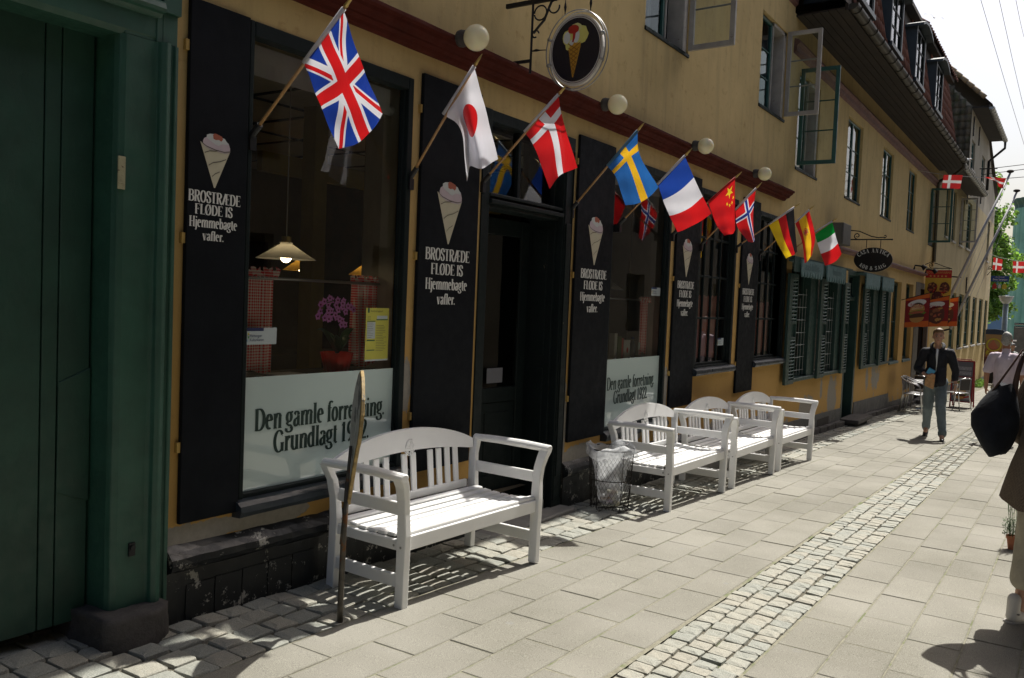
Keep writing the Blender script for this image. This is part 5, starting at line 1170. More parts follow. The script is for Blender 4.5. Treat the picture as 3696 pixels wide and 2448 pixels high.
# ------------------------------------------------------------------ garden benches
def bench(label):
    t = thing('garden_bench', label, 'bench', (0, 0, 0), 0, 'white wooden garden benches along the shop front')
    W = 1.30; hx = W / 2; SHt = .405; R_ = lambda *a: None
    # local: x along bench (0 centre), y -: front, z up. rear legs y=+.26, front legs y=-.27
    def leg(pts, w=.052, dth=.040, name='leg'):
        mb = MB(); n = len(pts)
        for (x, y, z, wx, wy) in pts:
            for sx, sy in ((-1, -1), (1, -1), (1, 1), (-1, 1)): mb.v.append((x + sx * wx / 2, y + sy * wy / 2, z))
        for i in range(n - 1):
            for k in range(4): mb.f.append((i * 4 + k, i * 4 + (k + 1) % 4, i * 4 + 4 + (k + 1) % 4, i * 4 + 4 + k)); mb.m.append(0)
        mb.f.append((0, 3, 2, 1)); mb.m.append(0); m4 = (n - 1) * 4; mb.f.append((m4, m4 + 1, m4 + 2, m4 + 3)); mb.m.append(0)
        return obj(name, mb, M_white, t, bevel=.005, seg=2)
    for s_ in (-1, 1):
        x = s_ * (hx - .03)
        # front legs flare outwards above the seat and roll over at the arm
        prof = [(0, -.27, -.02, .045, .060), (0, -.272, .20, .045, .062), (0, -.275, .40, .045, .066), (s_ * .004, -.272, .52, .042, .058), (s_ * .014, -.275, .60, .042, .062), (s_ * .034, -.285, .665, .046, .066), (s_ * .052, -.29, .70, .05, .07), (s_ * .060, -.29, .722, .05, .07)]
        leg([(x + a, b2, c, d, e) for a, b2, c, d, e in prof])
        prof = [(0, .27, -.02, .045, .060), (0, .262, .20, .045, .06), (0, .255, .40, .045, .062), (s_ * .004, .262, .52, .042, .056), (s_ * .018, .275, .62, .042, .056), (s_ * .045, .285, .68, .046, .056), (s_ * .056, .288, .715, .05, .06)]
        leg([(x + a, b2, c, d, e) for a, b2, c, d, e in prof])
        mb = MB(); mb.tube([(x + s_ * .058, .30, .722), (x + s_ * .058, .1, .728), (x + s_ * .058, -.12, .728), (x + s_ * .058, -.325, .722)], [.030, .032, .033, .031], 12, flat=.8); obj('armrest', mb, M_white, t, smooth=False, bevel=.006)
        mb = MB(); mb.box(x - .012, x + .012, -.245, .23, .505, .575); obj('arm_rail', mb, M_white, t, bevel=.004)
        mb = MB(); mb.box(x - .012, x + .012, -.24, .24, .115, .185); obj('leg_rail', mb, M_white, t, bevel=.004)
        mb = MB(); mb.box(x - .013, x + .013, -.24, .23, .315, .372); obj('seat_rail', mb, M_white, t, bevel=.004)
        mb = MB(); mb.lathe([(.0, 0), (.007, 0), (.007, .002), (0, .002)], 8, Matrix.Translation((x - .0235, -.275, .34)) @ Matrix.Rotation(-pi / 2, 4, 'Y')); mb.lathe([(.0, 0), (.007, 0), (.007, .002), (0, .002)], 8, Matrix.Translation((x - .0235, -.225, .345)) @ Matrix.Rotation(-pi / 2, 4, 'Y')); obj('screw', mb, M_zinc, t)
    mb = MB(); mb.box(-hx + .055, hx - .055, -.290, -.262, .315, .395); obj('front_rail', mb, M_white, t, bevel=.006, seg=2)
    mb = MB(); mb.box(-hx + .055, hx - .055, .235, .26, .32, .38); obj('rear_rail', mb, M_white, t, bevel=.004)
    # seven dished seat slats
    sm_ = MB(); sm_.box(-hx + .035, hx - .035, -.029, .029, -.009, .009); me = sm_.mesh('seat_slat')
    bm = bmesh.new(); bm.from_mesh(me); bmesh.ops.bevel(bm, geom=bm.edges[:], offset=.004, segments=2, affect='EDGES'); bmesh.ops.recalc_face_normals(bm, faces=bm.faces); bm.to_mesh(me); bm.free(); me.materials.append(M_white)
    for i in range(7):
        y = -.248 + i * .0735; tt = (i - 3) / 3.; z = .382 + .017 * tt * tt + (.004 if i == 0 else 0)
        inst('seat_slat', me, t, (0, y, z), (radians(5) * tt * (1), 0, 0))
    # arched crest with a carved rose, splats in two groups
    def cz(u): return .715 + .128 * (1 - abs(u) ** 2.1) ** .9 if abs(u) < 1 else .70
    n = 28; yb = lambda z: .262 + (z - .4) * .10
    for nm in ('crest_rail',):
        mb = MB(); pts_t = []; pts_b = []
        for i in range(n + 1):
            u = -1 + 2 * i / n; x = u * (hx - .02); zt_ = cz(u * .985); zb_ = .575 + .075 * (1 - (u * .98) ** 2) * 1.0 + (0 if abs(u) < .86 else .03 * (abs(u) - .86) / .14)
            zb_ = .655 if abs(u) < .84 else .655
            zb_ = .660 + .048 * (1 - (u / .95) ** 2) if abs(u) < .95 else .660
            pts_t.append((x, max(zt_, zb_ + .05))); pts_b.append((x, zb_))
        pl_ = pts_b + pts_t[::-1]
        for i in range(n):
            a, b2, c, d = pts_b[i], pts_b[i + 1], pts_t[i + 1], pts_t[i]
            for dy in (-.014, .014):
                q = [(p[0], yb(p[1]) + dy, p[1]) for p in (a, b2, c, d)]; mb.poly(q if dy < 0 else q[::-1])
            mb.poly([(d[0], yb(d[1]) - .014, d[1]), (c[0], yb(c[1]) - .014, c[1]), (c[0], yb(c[1]) + .014, c[1]), (d[0], yb(d[1]) + .014, d[1])]); mb.poly([(a[0], yb(a[1]) - .014, a[1]), (a[0], yb(a[1]) + .014, a[1]), (b2[0], yb(b2[1]) + .014, b2[1]), (b2[0], yb(b2[1]) - .014, b2[1])])
        for k in (0, n): mb.poly([(pts_b[k][0], yb(pts_b[k][1]) - .014, pts_b[k][1]), (pts_b[k][0], yb(pts_b[k][1]) + .014, pts_b[k][1]), (pts_t[k][0], yb(pts_t[k][1]) + .014, pts_t[k][1]), (pts_t[k][0], yb(pts_t[k][1]) - .014, pts_t[k][1])])
        o_ = obj(nm, mb, M_white, t)
    mb = MB(); yy = yb(.74) - .014
    for r, a0, a1, cz_ in ((.008, 0, 360, .757), (.016, 30, 330, .757), (.024, 150, 420, .755), (.034, 190, 350, .752), (.042, 200, 340, .750), (.036, 215, 325, .728), (.046, 225, 315, .726)):
        P = [(r * cos(radians(a0 + (a1 - a0) * i / 14)), yy - .001, cz_ + r * sin(radians(a0 + (a1 - a0) * i / 14))) for i in range(15)]; mb.tube(P, .0042, 6)
    for s_ in (-1, 1): mb.tube([(s_ * .008, yy, .70), (s_ * .026, yy - .001, .694), (s_ * .045, yy, .706), (s_ * .028, yy - .001, .716), (s_ * .01, yy, .70)], .0035, 6)
    obj('carved_rose', mb, M_white, t, smooth=True)
    mb = MB(); mb.box(-hx + .10, hx - .10, yb(.43) - .011, yb(.43) + .011, .405, .455); obj('lower_back_rail', mb, M_white, t, bevel=.004)
    sp_ = MB(); sp_.box(-.023, .023, -.008, .008, .45, .69); spm = sp_.mesh('splat'); bm = bmesh.new(); bm.from_mesh(spm)
    for v in bm.verts: v.co.y += yb(v.co.z)
    bmesh.ops.bevel(bm, geom=bm.edges[:], offset=.003, segments=1, affect='EDGES'); bmesh.ops.recalc_face_normals(bm, faces=bm.faces); bm.to_mesh(spm); bm.free(); spm.materials.append(M_white)
    for c, g in ((-.325, 4), (0, 2), (.325, 4)):
        for i in range(g):
            w = .083 if g == 4 else .080; inst('splat', spm, t, (c + (i - (g - 1) / 2) * w, 0, 0))
    return t
bl = ['white garden bench in front, nearest the camera, beside the shop door', 'white garden bench right behind the wire litter basket', 'white garden bench, middle one of the three standing close together', 'white garden bench furthest away, below the last cone signboard']
b0 = bench(bl[0])
def place_bench(o, x, y, rz=0.0): o.location = (x, y, gz(x) + .006 - .0); o.rotation_euler = (0, 0.0, rz)
place_bench(b0, 4.13, -.425, radians(-3))
for (x, y, rz), lab in zip([(7.56, -.475, -2), (9.12, -.50, -1.5), (10.70, -.515, -2)], bl[1:]):
    q = dup(b0, (x, y, gz(x) + .006), radians(rz), lab)

# ------------------------------------------------------------------ upright cone board on an iron spike
t = thing('cone_board', 'tall plywood cone board on an iron spike, almost edge on, before the front bench', 'sign board', (3.12, -.585, gz(3.12)))
a = radians(44 + 4); D_ = Vector((cos(a), sin(a), 0)); N_ = Vector((sin(a), -cos(a), 0)); O_ = Vector((3.13, -.60, 0)); tilt = Vector((.0, -.045, 0))
def cb(u, v, d): return O_ + D_ * u + N_ * d + Vector((0, 0, v)) + tilt * (v - .4) * 2
out = [(0.0, .50), (.05, .58), (.10, .67), (.15, .76), (.19, .82), (.24, .85), (.26, .92), (.25, 1.0), (.20, 1.07), (.15, 1.11), (.08, 1.155), (0.0, 1.18), (-.08, 1.155), (-.15, 1.11), (-.21, 1.06), (-.25, .99), (-.25, .90), (-.23, .85), (-.19, .82), (-.15, .76), (-.10, .67), (-.05, .58)]
mb = MB(); mb.prism(out, -.009, .009, cb); obj('board', mb, basic('gilt plywood edge', (.30, .21, .08), .55, .5, 25, c2=(.12, .10, .07), thr=(14, .6, .05)), t, bevel=.003)
mb = MB()
for s_ in (-1, 1):
    top = [(u * .93, .80 + (v - .80) * .96) for u, v in out if v >= .79]; top += [(-.12, .74), (-.04, .62), (.0, .70), (.06, .60), (.12, .74)]
    mb.poly([cb(u, v, s_ * .0105) for u, v in top])
obj('ice_cream_print', mb, basic('weathered painted cream', (.40, .40, .39), .6, .3, 20, c2=(.10, .10, .11), thr=(8, .54, .05)), t, fix=False)
mb = MB(); mb.tube([(3.12, -.585, gz(3.12) - .03), (3.12, -.585, .0), (3.123, -.588, .3), tuple(cb(0, .62, -.016))], [.016, .0155, .015, .013], 6); mb.tube([tuple(cb(0, .3, -.016)), tuple(cb(0, .8, -.016))], .010, 6)
obj('spike', mb, basic('rusty grey iron', (.085, .075, .06), .6, .4, 20, metal=.4, c2=(.14, .06, .02), thr=(12, .55, .06)), t, smooth=True)

# ------------------------------------------------------------------ wire litter basket with plastic bag
t = thing('litter_basket', 'wire mesh litter basket lined with a clear plastic bag, by the second bench', 'litter bin', (6.66, -.30, gz(6.66)))
mb = MB(); g0 = gz(6.66); H = .52; R0, R1 = .165, .195; cxy = Vector((6.66, -.30, 0)); M_wire = flatm('rusty black wire', (.025, .02, .017), .6, .5)
def bp(a, z, r=0): rr = R0 + (R1 - R0) * z / H + r; return (cxy.x + rr * cos(a), cxy.y + rr * sin(a), g0 + z)
NW = 34
for i in range(NW):
    for s_ in (-1, 1):
        mb.tube([bp(2 * pi * (i + s_ * j * .5 * 1.0) / NW + .012 * sin(j * 3 + i), H * j / 18) for j in range(19)], .0013, 3, cap=False)
for z, w in ((0.004, .004), (H * .5, .004), (H, .005)): mb.tube([bp(2 * pi * i / 32, z, .002) for i in range(32)], w, 5, closed=True)
for i in range(5): a = 2 * pi * i / 5 + .4; mb.tube([bp(a, 0), bp(a, H)], .003, 5)
for i in range(4): a = pi * i / 4; mb.tube([bp(a, .004), bp(a + pi, .004)], .003, 4)
obj('wire_basket', mb, M_wire, t, fix=False)
m_bag, nt, b = newmat('thin clear plastic'); b.inputs['Base Color'].default_value = (.88, .90, .92, 1); b.inputs['Roughness'].default_value = .2
bump(nt, b, noise(nt, pos(nt), 26, 4), .8, .01); trn = nt.nodes.new('ShaderNodeBsdfTransparent'); trn.inputs[0].default_value = (.92, .93, .94, 1); mx = nt.nodes.new('ShaderNodeMixShader'); nt.links.new((ramp(nt, noise(nt, pos(nt), 12, 5), .3, .75) * .55 + .15).k, mx.inputs[0])
t2_ = nt.nodes.new('ShaderNodeBsdfTranslucent'); t2_.inputs[0].default_value = (.92, .94, .96, 1); m2_ = nt.nodes.new('ShaderNodeMixShader'); m2_.inputs[0].default_value = .5; nt.links.new(b.outputs[0], m2_.inputs[1]); nt.links.new(t2_.outputs[0], m2_.inputs[2]); nt.links.new(trn.outputs[0], mx.inputs[1]); nt.links.new(m2_.outputs[0], mx.inputs[2]); nt.links.new(mx.outputs[0], nt.nodes['Material Output'].inputs[0])
mb = MB(); n = 60; prof = [(.03, .06), (.08, .045), (.10, .10), (.118, .2), (.135, .32), (.165, .44), (.185, .52), (.197, .545), (.214, .53), (.222, .49), (.216, .46)]
for r, z in prof:
    for j in range(n):
        a = 2 * pi * j / n; f = 1 + .05 * sin(9 * a + z * 9) + .035 * sin(17 * a - 14 * z) if z < .5 else 1 + .035 * sin(13 * a) + .02 * sin(23 * a)
        mb.v.append((cxy.x + r * f * cos(a), cxy.y + r * f * sin(a), g0 + z + (.022 * sin(3 * a + 2) + .010 * sin(8 * a) if r > .18 else 0)))
for i in range(len(prof) - 1):
    for j in range(n): mb.f.append((i * n + j, i * n + (j + 1) % n, (i + 1) * n + (j + 1) % n, (i + 1) * n + j)); mb.m.append(0)
obj('plastic_bag', mb, m_bag, t, smooth=True, fix=False)
mb = MB(); rg = random.Random(4)
for i in range(16):
    a = rg.uniform(0, 6.3); r = rg.uniform(0, .07); mb.ball((cxy.x + r * cos(a), cxy.y + r * sin(a), g0 + rg.uniform(.05, .15)), rg.uniform(.02, .04), rg.uniform(.015, .035), rg.uniform(.012, .03), n=7, k=5)
m_rub, nt, b = newmat('food waste'); cr2 = nt.nodes.new('ShaderNodeValToRGB'); nt.links.new(E(nt, nt.nodes.new('ShaderNodeNewGeometry').outputs['Random Per Island']).k, cr2.inputs[0]); cr2.color_ramp.interpolation = 'CONSTANT'
cr2.color_ramp.elements[0].color = (.6, .55, .4, 1); cr2.color_ramp.elements[1].position = .35; cr2.color_ramp.elements[1].color = (.45, .22, .06, 1); e = cr2.color_ramp.elements.new(.6); e.color = (.7, .68, .65, 1); e = cr2.color_ramp.elements.new(.85); e.color = (.5, .35, .5, 1)
nt.links.new(cr2.outputs[0], b.inputs['Base Color']); o_ = obj('litter', mb, m_rub, t, smooth=True); o_['kind'] = 'stuff'

# ------------------------------------------------------------------ things seen in the shop windows
m_ging = None
def gingham(name, sc=40, dim=1.0):
    m, nt, b = newmat(name); X, Y, Z = xyz(nt, pos(nt))
    a = ((X + Y * .5) * sc).fract().lt(.5); c = (Z * sc).fract().lt(.5); s = (a + c) * .5
    nt.links.new(mixc(nt, s, scal((.92, .88, .85), dim), scal((.80, .04, .05), dim)), b.inputs['Base Color']); b.inputs['Roughness'].default_value = .9; return m
M_ging = gingham('red gingham cloth', 62); M_pink = basic('faded pink gingham cloth', (.62, .26, .24), .9, .2, 10, sx=(6, 6, .5))
def shopcurtain(x0, x1, z0, z1, y, lab, folds, m_=None, frill=True):
    c = curtain(None, x0, x1, z0, z1, y, m_ or M_ging, folds, .022, 'curtain', seed=int(x0 * 10)); tag(c, lab, 'curtain', 'gathered cafe curtains in the shop windows'); 
    if frill:
        mb = MB(); n = 60
        for j in range(3):
            for i in range(n + 1):
                s_ = i / n; mb.v.append((x0 - .02 + (x1 - x0 + .05) * s_, y - .01 + .014 * sin(i * 1.3 + j), z1 - .02 + j * .025 + (.012 * sin(i * .9) if j == 2 else 0) + (.02 * (s_ - .7) if s_ > .7 and j == 2 else 0)))
        for j in range(2):
            for i in range(n): a = j * (n + 1) + i; mb.f.append((a, a + 1, a + n + 2, a + n + 1)); mb.m.append(0)
        obj('frill', mb, m_ or M_ging, c, smooth=True, fix=False)
    return c
shopcurtain(2.98, 3.29, 1.10, 1.64, .17, 'red gingham curtain at the left side of the first shop window', 4)
shopcurtain(3.95, 4.24, 1.10, 1.63, .20, 'red gingham curtain behind the yellow notice', 4)
shopcurtain(8.12, 8.33, 1.05, 1.60, .18, 'red gingham curtain right of the poster in the second window', 4)
shopcurtain(9.25, 10.40, .95, 1.66, .16, 'pink curtain across the window left of the last signboard', 16, M_pink)
shopcurtain(11.35, 12.5, .95, 1.63, .16, 'pink curtain across the window right of the last signboard', 14, M_pink)
for x0, x1, y, z, lab in ((3.0, 4.15, .16, 1.62, 'steel curtain rod across the first shop window'), (7.1, 8.33, .17, 1.605, 'steel curtain rod across the second frosted window')):
    mb = MB(); mb.tube([(x0, y, z), (x1, y, z)], .009, 10); tag(obj('curtain_rod', mb, M_steel, None, smooth=True), lab, 'curtain rod')
# pendants
def pendant(x, y, z, r, h, lab, c_, lit=True, em=6.0):
    t = thing('pendant_lamp', lab, 'lamp', (x, y, z), 0, 'cone pendant lamps inside the shop')
    nm = 'lamp shade %.2f' % c_[1]; m = bpy.data.materials.get(nm)
    if not m:
        m, nt, b = newmat(nm); nt.links.new(mixc(nt, noise(nt, pos(nt), 12, 2), c_, scal(c_, .9)), b.inputs['Base Color']); b.inputs['Roughness'].default_value = .4
        tr = nt.nodes.new('ShaderNodeBsdfTranslucent'); tr.inputs[0].default_value = c_ + (1,); mx = nt.nodes.new('ShaderNodeMixShader'); mx.inputs[0].default_value = .3; nt.links.new(b.outputs[0], mx.inputs[1]); nt.links.new(tr.outputs[0], mx.inputs[2]); nt.links.new(mx.outputs[0], nt.nodes['Material Output'].inputs[0])
    mb = MB(); mb.lathe([(r, z), (r * .62, z + h * .42), (r * .3, z + h * .8), (r * .2, z + h * .9), (r * .22, z + h)], 28, Matrix.Translation((x, y, 0))); obj('lamp_shade', mb, m, t, smooth=True, fix=False)
    mb = MB(); mb.tube([(x, y, z + h), (x, y, z + h * 1.35)], .03 * r / .18, 10); obj('lamp_holder', mb, M_brass, t); mb = MB(); mb.tube([(x, y, z + h * 1.3), (x, y, 2.93)], .0035, 5); obj('cord', mb, flatm('cord', (.35, .33, .28)) if 'cord' not in bpy.data.materials else bpy.data.materials['cord'], t)
    eb, nt, b = newmat('bulb'); b.inputs['Emission Color'].default_value = (1, .74, .40, 1); b.inputs['Emission Strength'].default_value = em; b.inputs['Base Color'].default_value = (.8, .6, .3, 1)
    mb = MB(); mb.ball((x, y, z + .012), r * .19, n=12, k=8); obj('bulb', mb, eb, t, smooth=True)
pendant(3.60, .42, 1.745, .178, .10, 'white cone pendant lamp with lit bulb in the first shop window', (.72, .72, .70), em=9)
pendant(5.2, 2.0, 1.73, .165, .11, 'amber pendant lamp deeper in the shop, left one', (.55, .33, .06), em=18); pendant(6.1, 2.1, 1.73, .165, .11, 'amber pendant lamp deeper in the shop, right one', (.55, .33, .06), em=18); pendant(8.0, .5, 1.70, .17, .10, 'white pendant lamp behind the third signboard', (.6, .6, .6), em=0)
# orchid
t = thing('orchid', 'potted purple orchid in a fluted red pot behind the first shop window', 'plant', (3.83, .20, 1.075))
mb = MB(); M_ = Matrix.Translation((3.83, .20, 0)); mb.lathe([(.001, 1.075), (.072, 1.075), (.10, 1.19), (.095, 1.19), (.068, 1.09), (.001, 1.09)], 40, M_, wob=lambda a, z: 1 + .05 * cos(14 * a)); obj('pot', mb, flatm('red plastic pot', (.8, .03, .015), .35), t, smooth=True)
mb = MB()
for k, (a, L) in enumerate(((0.2, .17), (2.9, .16), (1.7, .12), (4.4, .10), (5.2, .12))):
    P = [(3.83 + cos(a) * L * s_, .20 + sin(a) * L * s_ * .5, 1.18 + .13 * sin(pi * s_ * .62) * (1.2 if k < 2 else .8)) for s_ in (0, .25, .5, .75, 1)]
    mb.tube(P, [.008, .028, .034, .026, .004], 8, flat=.12)
obj('leaf', mb, flatm('orchid leaf', (.02, .075, .02), .35), t, smooth=True)
mb = MB(); st = [(3.83, .20, 1.18), (3.835, .19, 1.35), (3.83, .19, 1.46), (3.78, .18, 1.51), (3.70, .17, 1.49), (3.66, .16, 1.44)]; mb.tube(st, .003, 5); mb.tube([(3.83, .19, 1.46), (3.88, .18, 1.50), (3.95, .17, 1.46)], .003, 5); obj('stem', mb, flatm('orchid stem', (.05, .08, .02)), t)
fm = MB(); rg = random.Random(2)
fp = [(3.67, 1.48), (3.70, 1.445), (3.665, 1.44), (3.72, 1.48), (3.745, 1.445), (3.69, 1.40), (3.72, 1.395), (3.745, 1.40), (3.76, 1.51), (3.79, 1.51), (3.815, 1.49), (3.84, 1.505), (3.83, 1.47), (3.80, 1.45), (3.87, 1.475), (3.90, 1.47), (3.93, 1.455), (3.82, 1.395), (3.85, 1.385), (3.87, 1.36), (3.84, 1.36), (3.77, 1.42), (3.65, 1.41), (3.735, 1.52), (3.86, 1.44), (3.68, 1.50), (3.78, 1.48), (3.705, 1.425), (3.80, 1.405)]
def petal(mb, c, a, L, W, tilt):
    c = Vector(c); d = Vector((cos(a), -tilt, sin(a))).normalized(); s_ = d.cross(Vector((0, -1, 0))).normalized()
    mb.poly([c, c + d * L * .45 + s_ * W, c + d * L, c + d * L * .45 - s_ * W])
fc = MB()
for (x, z) in fp:
    y = .17 + rg.uniform(-.02, .02); r0_ = rg.uniform(0, .4)
    for k in range(5): petal(fm, (x, y, z), r0_ + 2 * pi * k / 5 + pi / 2, .026, .012, .15)
    fc.ball((x, y - .004, z), .006, n=6, k=4)
pm, nt, b = newmat('orchid petal'); b.inputs['Base Color'].default_value = (.75, .28, .80, 1); b.inputs['Roughness'].default_value = .6
fl_ = obj('flower', fm, pm, t, fix=False); obj('flower_centre', fc, flatm('orchid centre', (.25, .01, .14)), fl_)
# stickers and notice on the glass
def board_yz(): pass
M_navy = flatm('navy print', (.012, .02, .08)); M_pw = flatm('white print', (.42, .47, .47))
def btext(body, size, loc, rot, mat, parent, name='lettering', align='LEFT', width=None):
    cu = bpy.data.curves.new('t', 'FONT'); cu.body = body; cu.size = size; cu.align_x = align; cu.resolution_u = 3
    o = bpy.data.objects.new('t', cu); COL.objects.link(o); dg = bpy.context.evaluated_depsgraph_get(); me = bpy.data.meshes.new_from_object(o.evaluated_get(dg)); bpy.data.objects.remove(o)
    me.name = name
    if width:
        w = max(v.co.x for v in me.vertices) - min(v.co.x for v in me.vertices)
        for v in me.vertices: v.co.x *= width / w
    me.transform(Matrix.LocRotScale(Vector(loc), rot, None))
    return link(name, me, mat, parent)
from mathutils import Euler
RF = Euler((pi / 2, 0, 0))            # facing -y
RX = Euler((pi / 2, 0, -pi / 2))      # facing -x, text runs towards -y
def sticker(x0, x1, z0, z1, y, lab, s=1.0):
    t = thing('window_sticker', lab, 'sticker', (x0, y, z0), 0, 'small white and blue stickers on the shop windows')
    mb = MB(); mb.box(x0, x1, y, y + .001, z0, z1); obj('sheet', mb, M_pw, t); W, H_2 = x1 - x0, z1 - z0
    mb = MB(); mb.box(x0, x0 + W * .6, y - .0005, y, z1 - H_2 * .2, z1); obj('header_print', mb, M_navy, t)
    cols = [(.45, .4, .03), (.1, .3, .45), (.1, .3, .1), (.5, .1, .03), (.3, .42, .45)]
    for i in range(7):
        mb = MB(); xx = x0 + W * (.03 + .05 * (i % 3)); zz = z0 + H_2 * (.18 + .19 * (i // 2 % 4)); mb.box(xx, xx + W * .045, y - .0006, y, zz, zz + H_2 * .13); nm = 'sq%d' % (i % 5); obj('logo_square', mb, bpy.data.materials.get(nm) or flatm(nm, cols[i % 5]), t)
    btext('Helsingør', H_2 * .26, (x0 + W * .19, y - .0006, z0 + H_2 * .44), RF, M_navy, t, width=W * .36); btext('Kulturkanon', H_2 * .26, (x0 + W * .19, y - .0006, z0 + H_2 * .20), RF, M_navy, t, width=W * .41)
    return t
sticker(3.00, 3.225, 1.262, 1.352, .058, 'white and blue sticker low on the left of the first shop window'); sticker(8.12, 8.34, 1.655, 1.74, .058, 'white and blue sticker at the right edge of the second frosted window'); sticker(10.10, 10.30, 1.10, 1.19, .05, 'white and blue sticker low on the pink curtained window')
t = thing('notice', 'yellow printed inspection notice taped inside the first shop window', 'notice', (3.92, .058, 1.14))
mb = MB(); mb.box(3.925, 4.135, .056, .0575, 1.14, 1.47); obj('sheet', mb, flatm('yellow paper', (.50, .47, .08), .7), t)
mb = MB(); mb.box(3.94, 3.956, .0555, .056, 1.44, 1.47); mb.box(4.02, 4.125, .0555, .056, 1.394, 1.40); mb.box(3.937, 4.01, .0555, .056, 1.265, 1.272); mb.box(3.937, 4.01, .0555, .056, 1.385, 1.39); mb.box(3.937, 4.01, .0555, .056, 1.205, 1.211); obj('header_print', mb, flatm('dark green print', (.02, .10, .05)), t)
mb = MB(); mb.box(4.025, 4.12, .0553, .056, 1.402, 1.422); mb.box(3.937, 4.01, .0553, .056, 1.28, 1.382); mb.box(3.925, 4.135, .0553, .056, 1.14, 1.15); obj('panel_print', mb, M_pw, t)
btext('Kontrolrapport', .018, (3.965, .0555, 1.445), RF, flatm('print black', (.03, .03, .02)), t)
mb = MB(); rg = random.Random(3)
for i in range(16): mb.box(4.02, 4.02 + rg.uniform(.06, .10), .0555, .056, 1.36 - i * .0105, 1.3625 - i * .0105)
for i in range(9): mb.box(3.94, 3.94 + rg.uniform(.03, .06), .0551, .0553, 1.375 - i * .011, 1.377 - i * .011)
for i in range(3): mb.box(3.94, 3.97, .0555, .056, 1.415 - i * .008, 1.417 - i * .008)
obj('text_lines', mb, flatm('print grey', (.12, .12, .06)), t)
# poster wall of portraits in second window
t = thing('portrait_poster', 'large grey poster of black portraits inside the second frosted window', 'poster', (8.3, 1.0, 1.0))
mb = MB(); mb.box(8.5 - .0, 10.05, 1.0, 1.01, .95, 2.04); obj('sheet', mb, flatm('poster grey', (.16, .16, .155), .4), t)
mb = MB(); mb.box(8.45, 10.4, .98, 1.0, 2.05, 2.22); mb.box(10.06, 10.2, .98, 1.0, .95, 2.05); obj('frame', mb, flatm('olive yellow frame', (.22, .17, .03)), t)
pmesh = MB(); pmesh.box(-.13, .13, -.002, 0, -.065, .065); pme = pmesh.mesh('portrait_print'); pme.materials.append(flatm('portrait dark', (.03, .03, .03), .4)); hm = MB(); hm.poly([(.045 * cos(2 * pi * i / 12), -.003, .035 * sin(2 * pi * i / 12) + .012) for i in range(12)]); hm.poly([(-.08, -.003, -.06), (.08, -.003, -.06), (.05, -.003, -.025), (-.05, -.003, -.025)]); hme = hm.mesh('face_print'); hme.materials.append(flatm('portrait face', (.10, .10, .10), .5))
for i in range(4):
    for j in range(6):
        q = inst('portrait_print', pme, t, (8.72 + .38 * i, .999, 1.83 - .16 * j)); inst('face_print', hme, q, (8.72 + .38 * i, .999, 1.83 - .16 * j))
btext('HALL OF FAME', .05, (9.1, .998, 1.95), RF, flatm('print black2', (.02, .02, .02)), t)
for (x0, x1, z1, c_, lab) in ((7.50, 7.56, 1.27, (.5, .5, .48), 'white leaflet stack at the left of the second window shelf'), (7.57, 7.66, 1.24, (.08, .12, .04), 'green book on the shelf of the second window'), (7.66, 7.70, 1.22, (.45, .06, .05), 'thin red book on the shelf of the second window'), (7.71, 7.85, 1.20, (.55, .55, .55), 'white leaflet box with red badge on the second window shelf')):
    mb = MB(); mb.box(x0, x1, .14, .20, 1.02, z1); o_ = obj('book', mb, flatm('cover ' + lab[:12], c_), None, bevel=.002); tag(o_, lab, 'book')
mb = MB(); mb.ball((7.79, .139, 1.10), .022, .002, .028, n=12, k=6); obj('badge', mb, flatm('red badge', (.5, .03, .03)), o_)
t = thing('water_bottle', 'clear water bottle with a tag on the second window shelf', 'bottle', (8.03, .2, 1.02)); mb = MB(); mb.lathe([(.001, 1.02), (.033, 1.02), (.034, 1.12), (.030, 1.15), (.012, 1.19), (.012, 1.21), (.001, 1.21)], 16, Matrix.Translation((8.03, .2, 0))); obj('bottle', mb, flatm('bottle plastic', (.10, .13, .16), .1), t, smooth=True); mb = MB(); mb.lathe([(.013, 1.205), (.014, 1.225), (.001, 1.225)], 12, Matrix.Translation((8.03, .2, 0))); obj('cap', mb, flatm('blue cap', (.03, .08, .3)), t); mb = MB(); mb.box(8.06, 8.11, .15, .152, 1.10, 1.17); obj('tag', mb, M_pw, t)
mb = MB(); mb.box(3.3, 3.5, .1, .25, 1.076, 1.082); tag(obj('leaflet', mb, flatm('pale leaflet', (.3, .32, .38)), None), 'pale leaflets lying on the sill of the first shop window', 'leaflet')
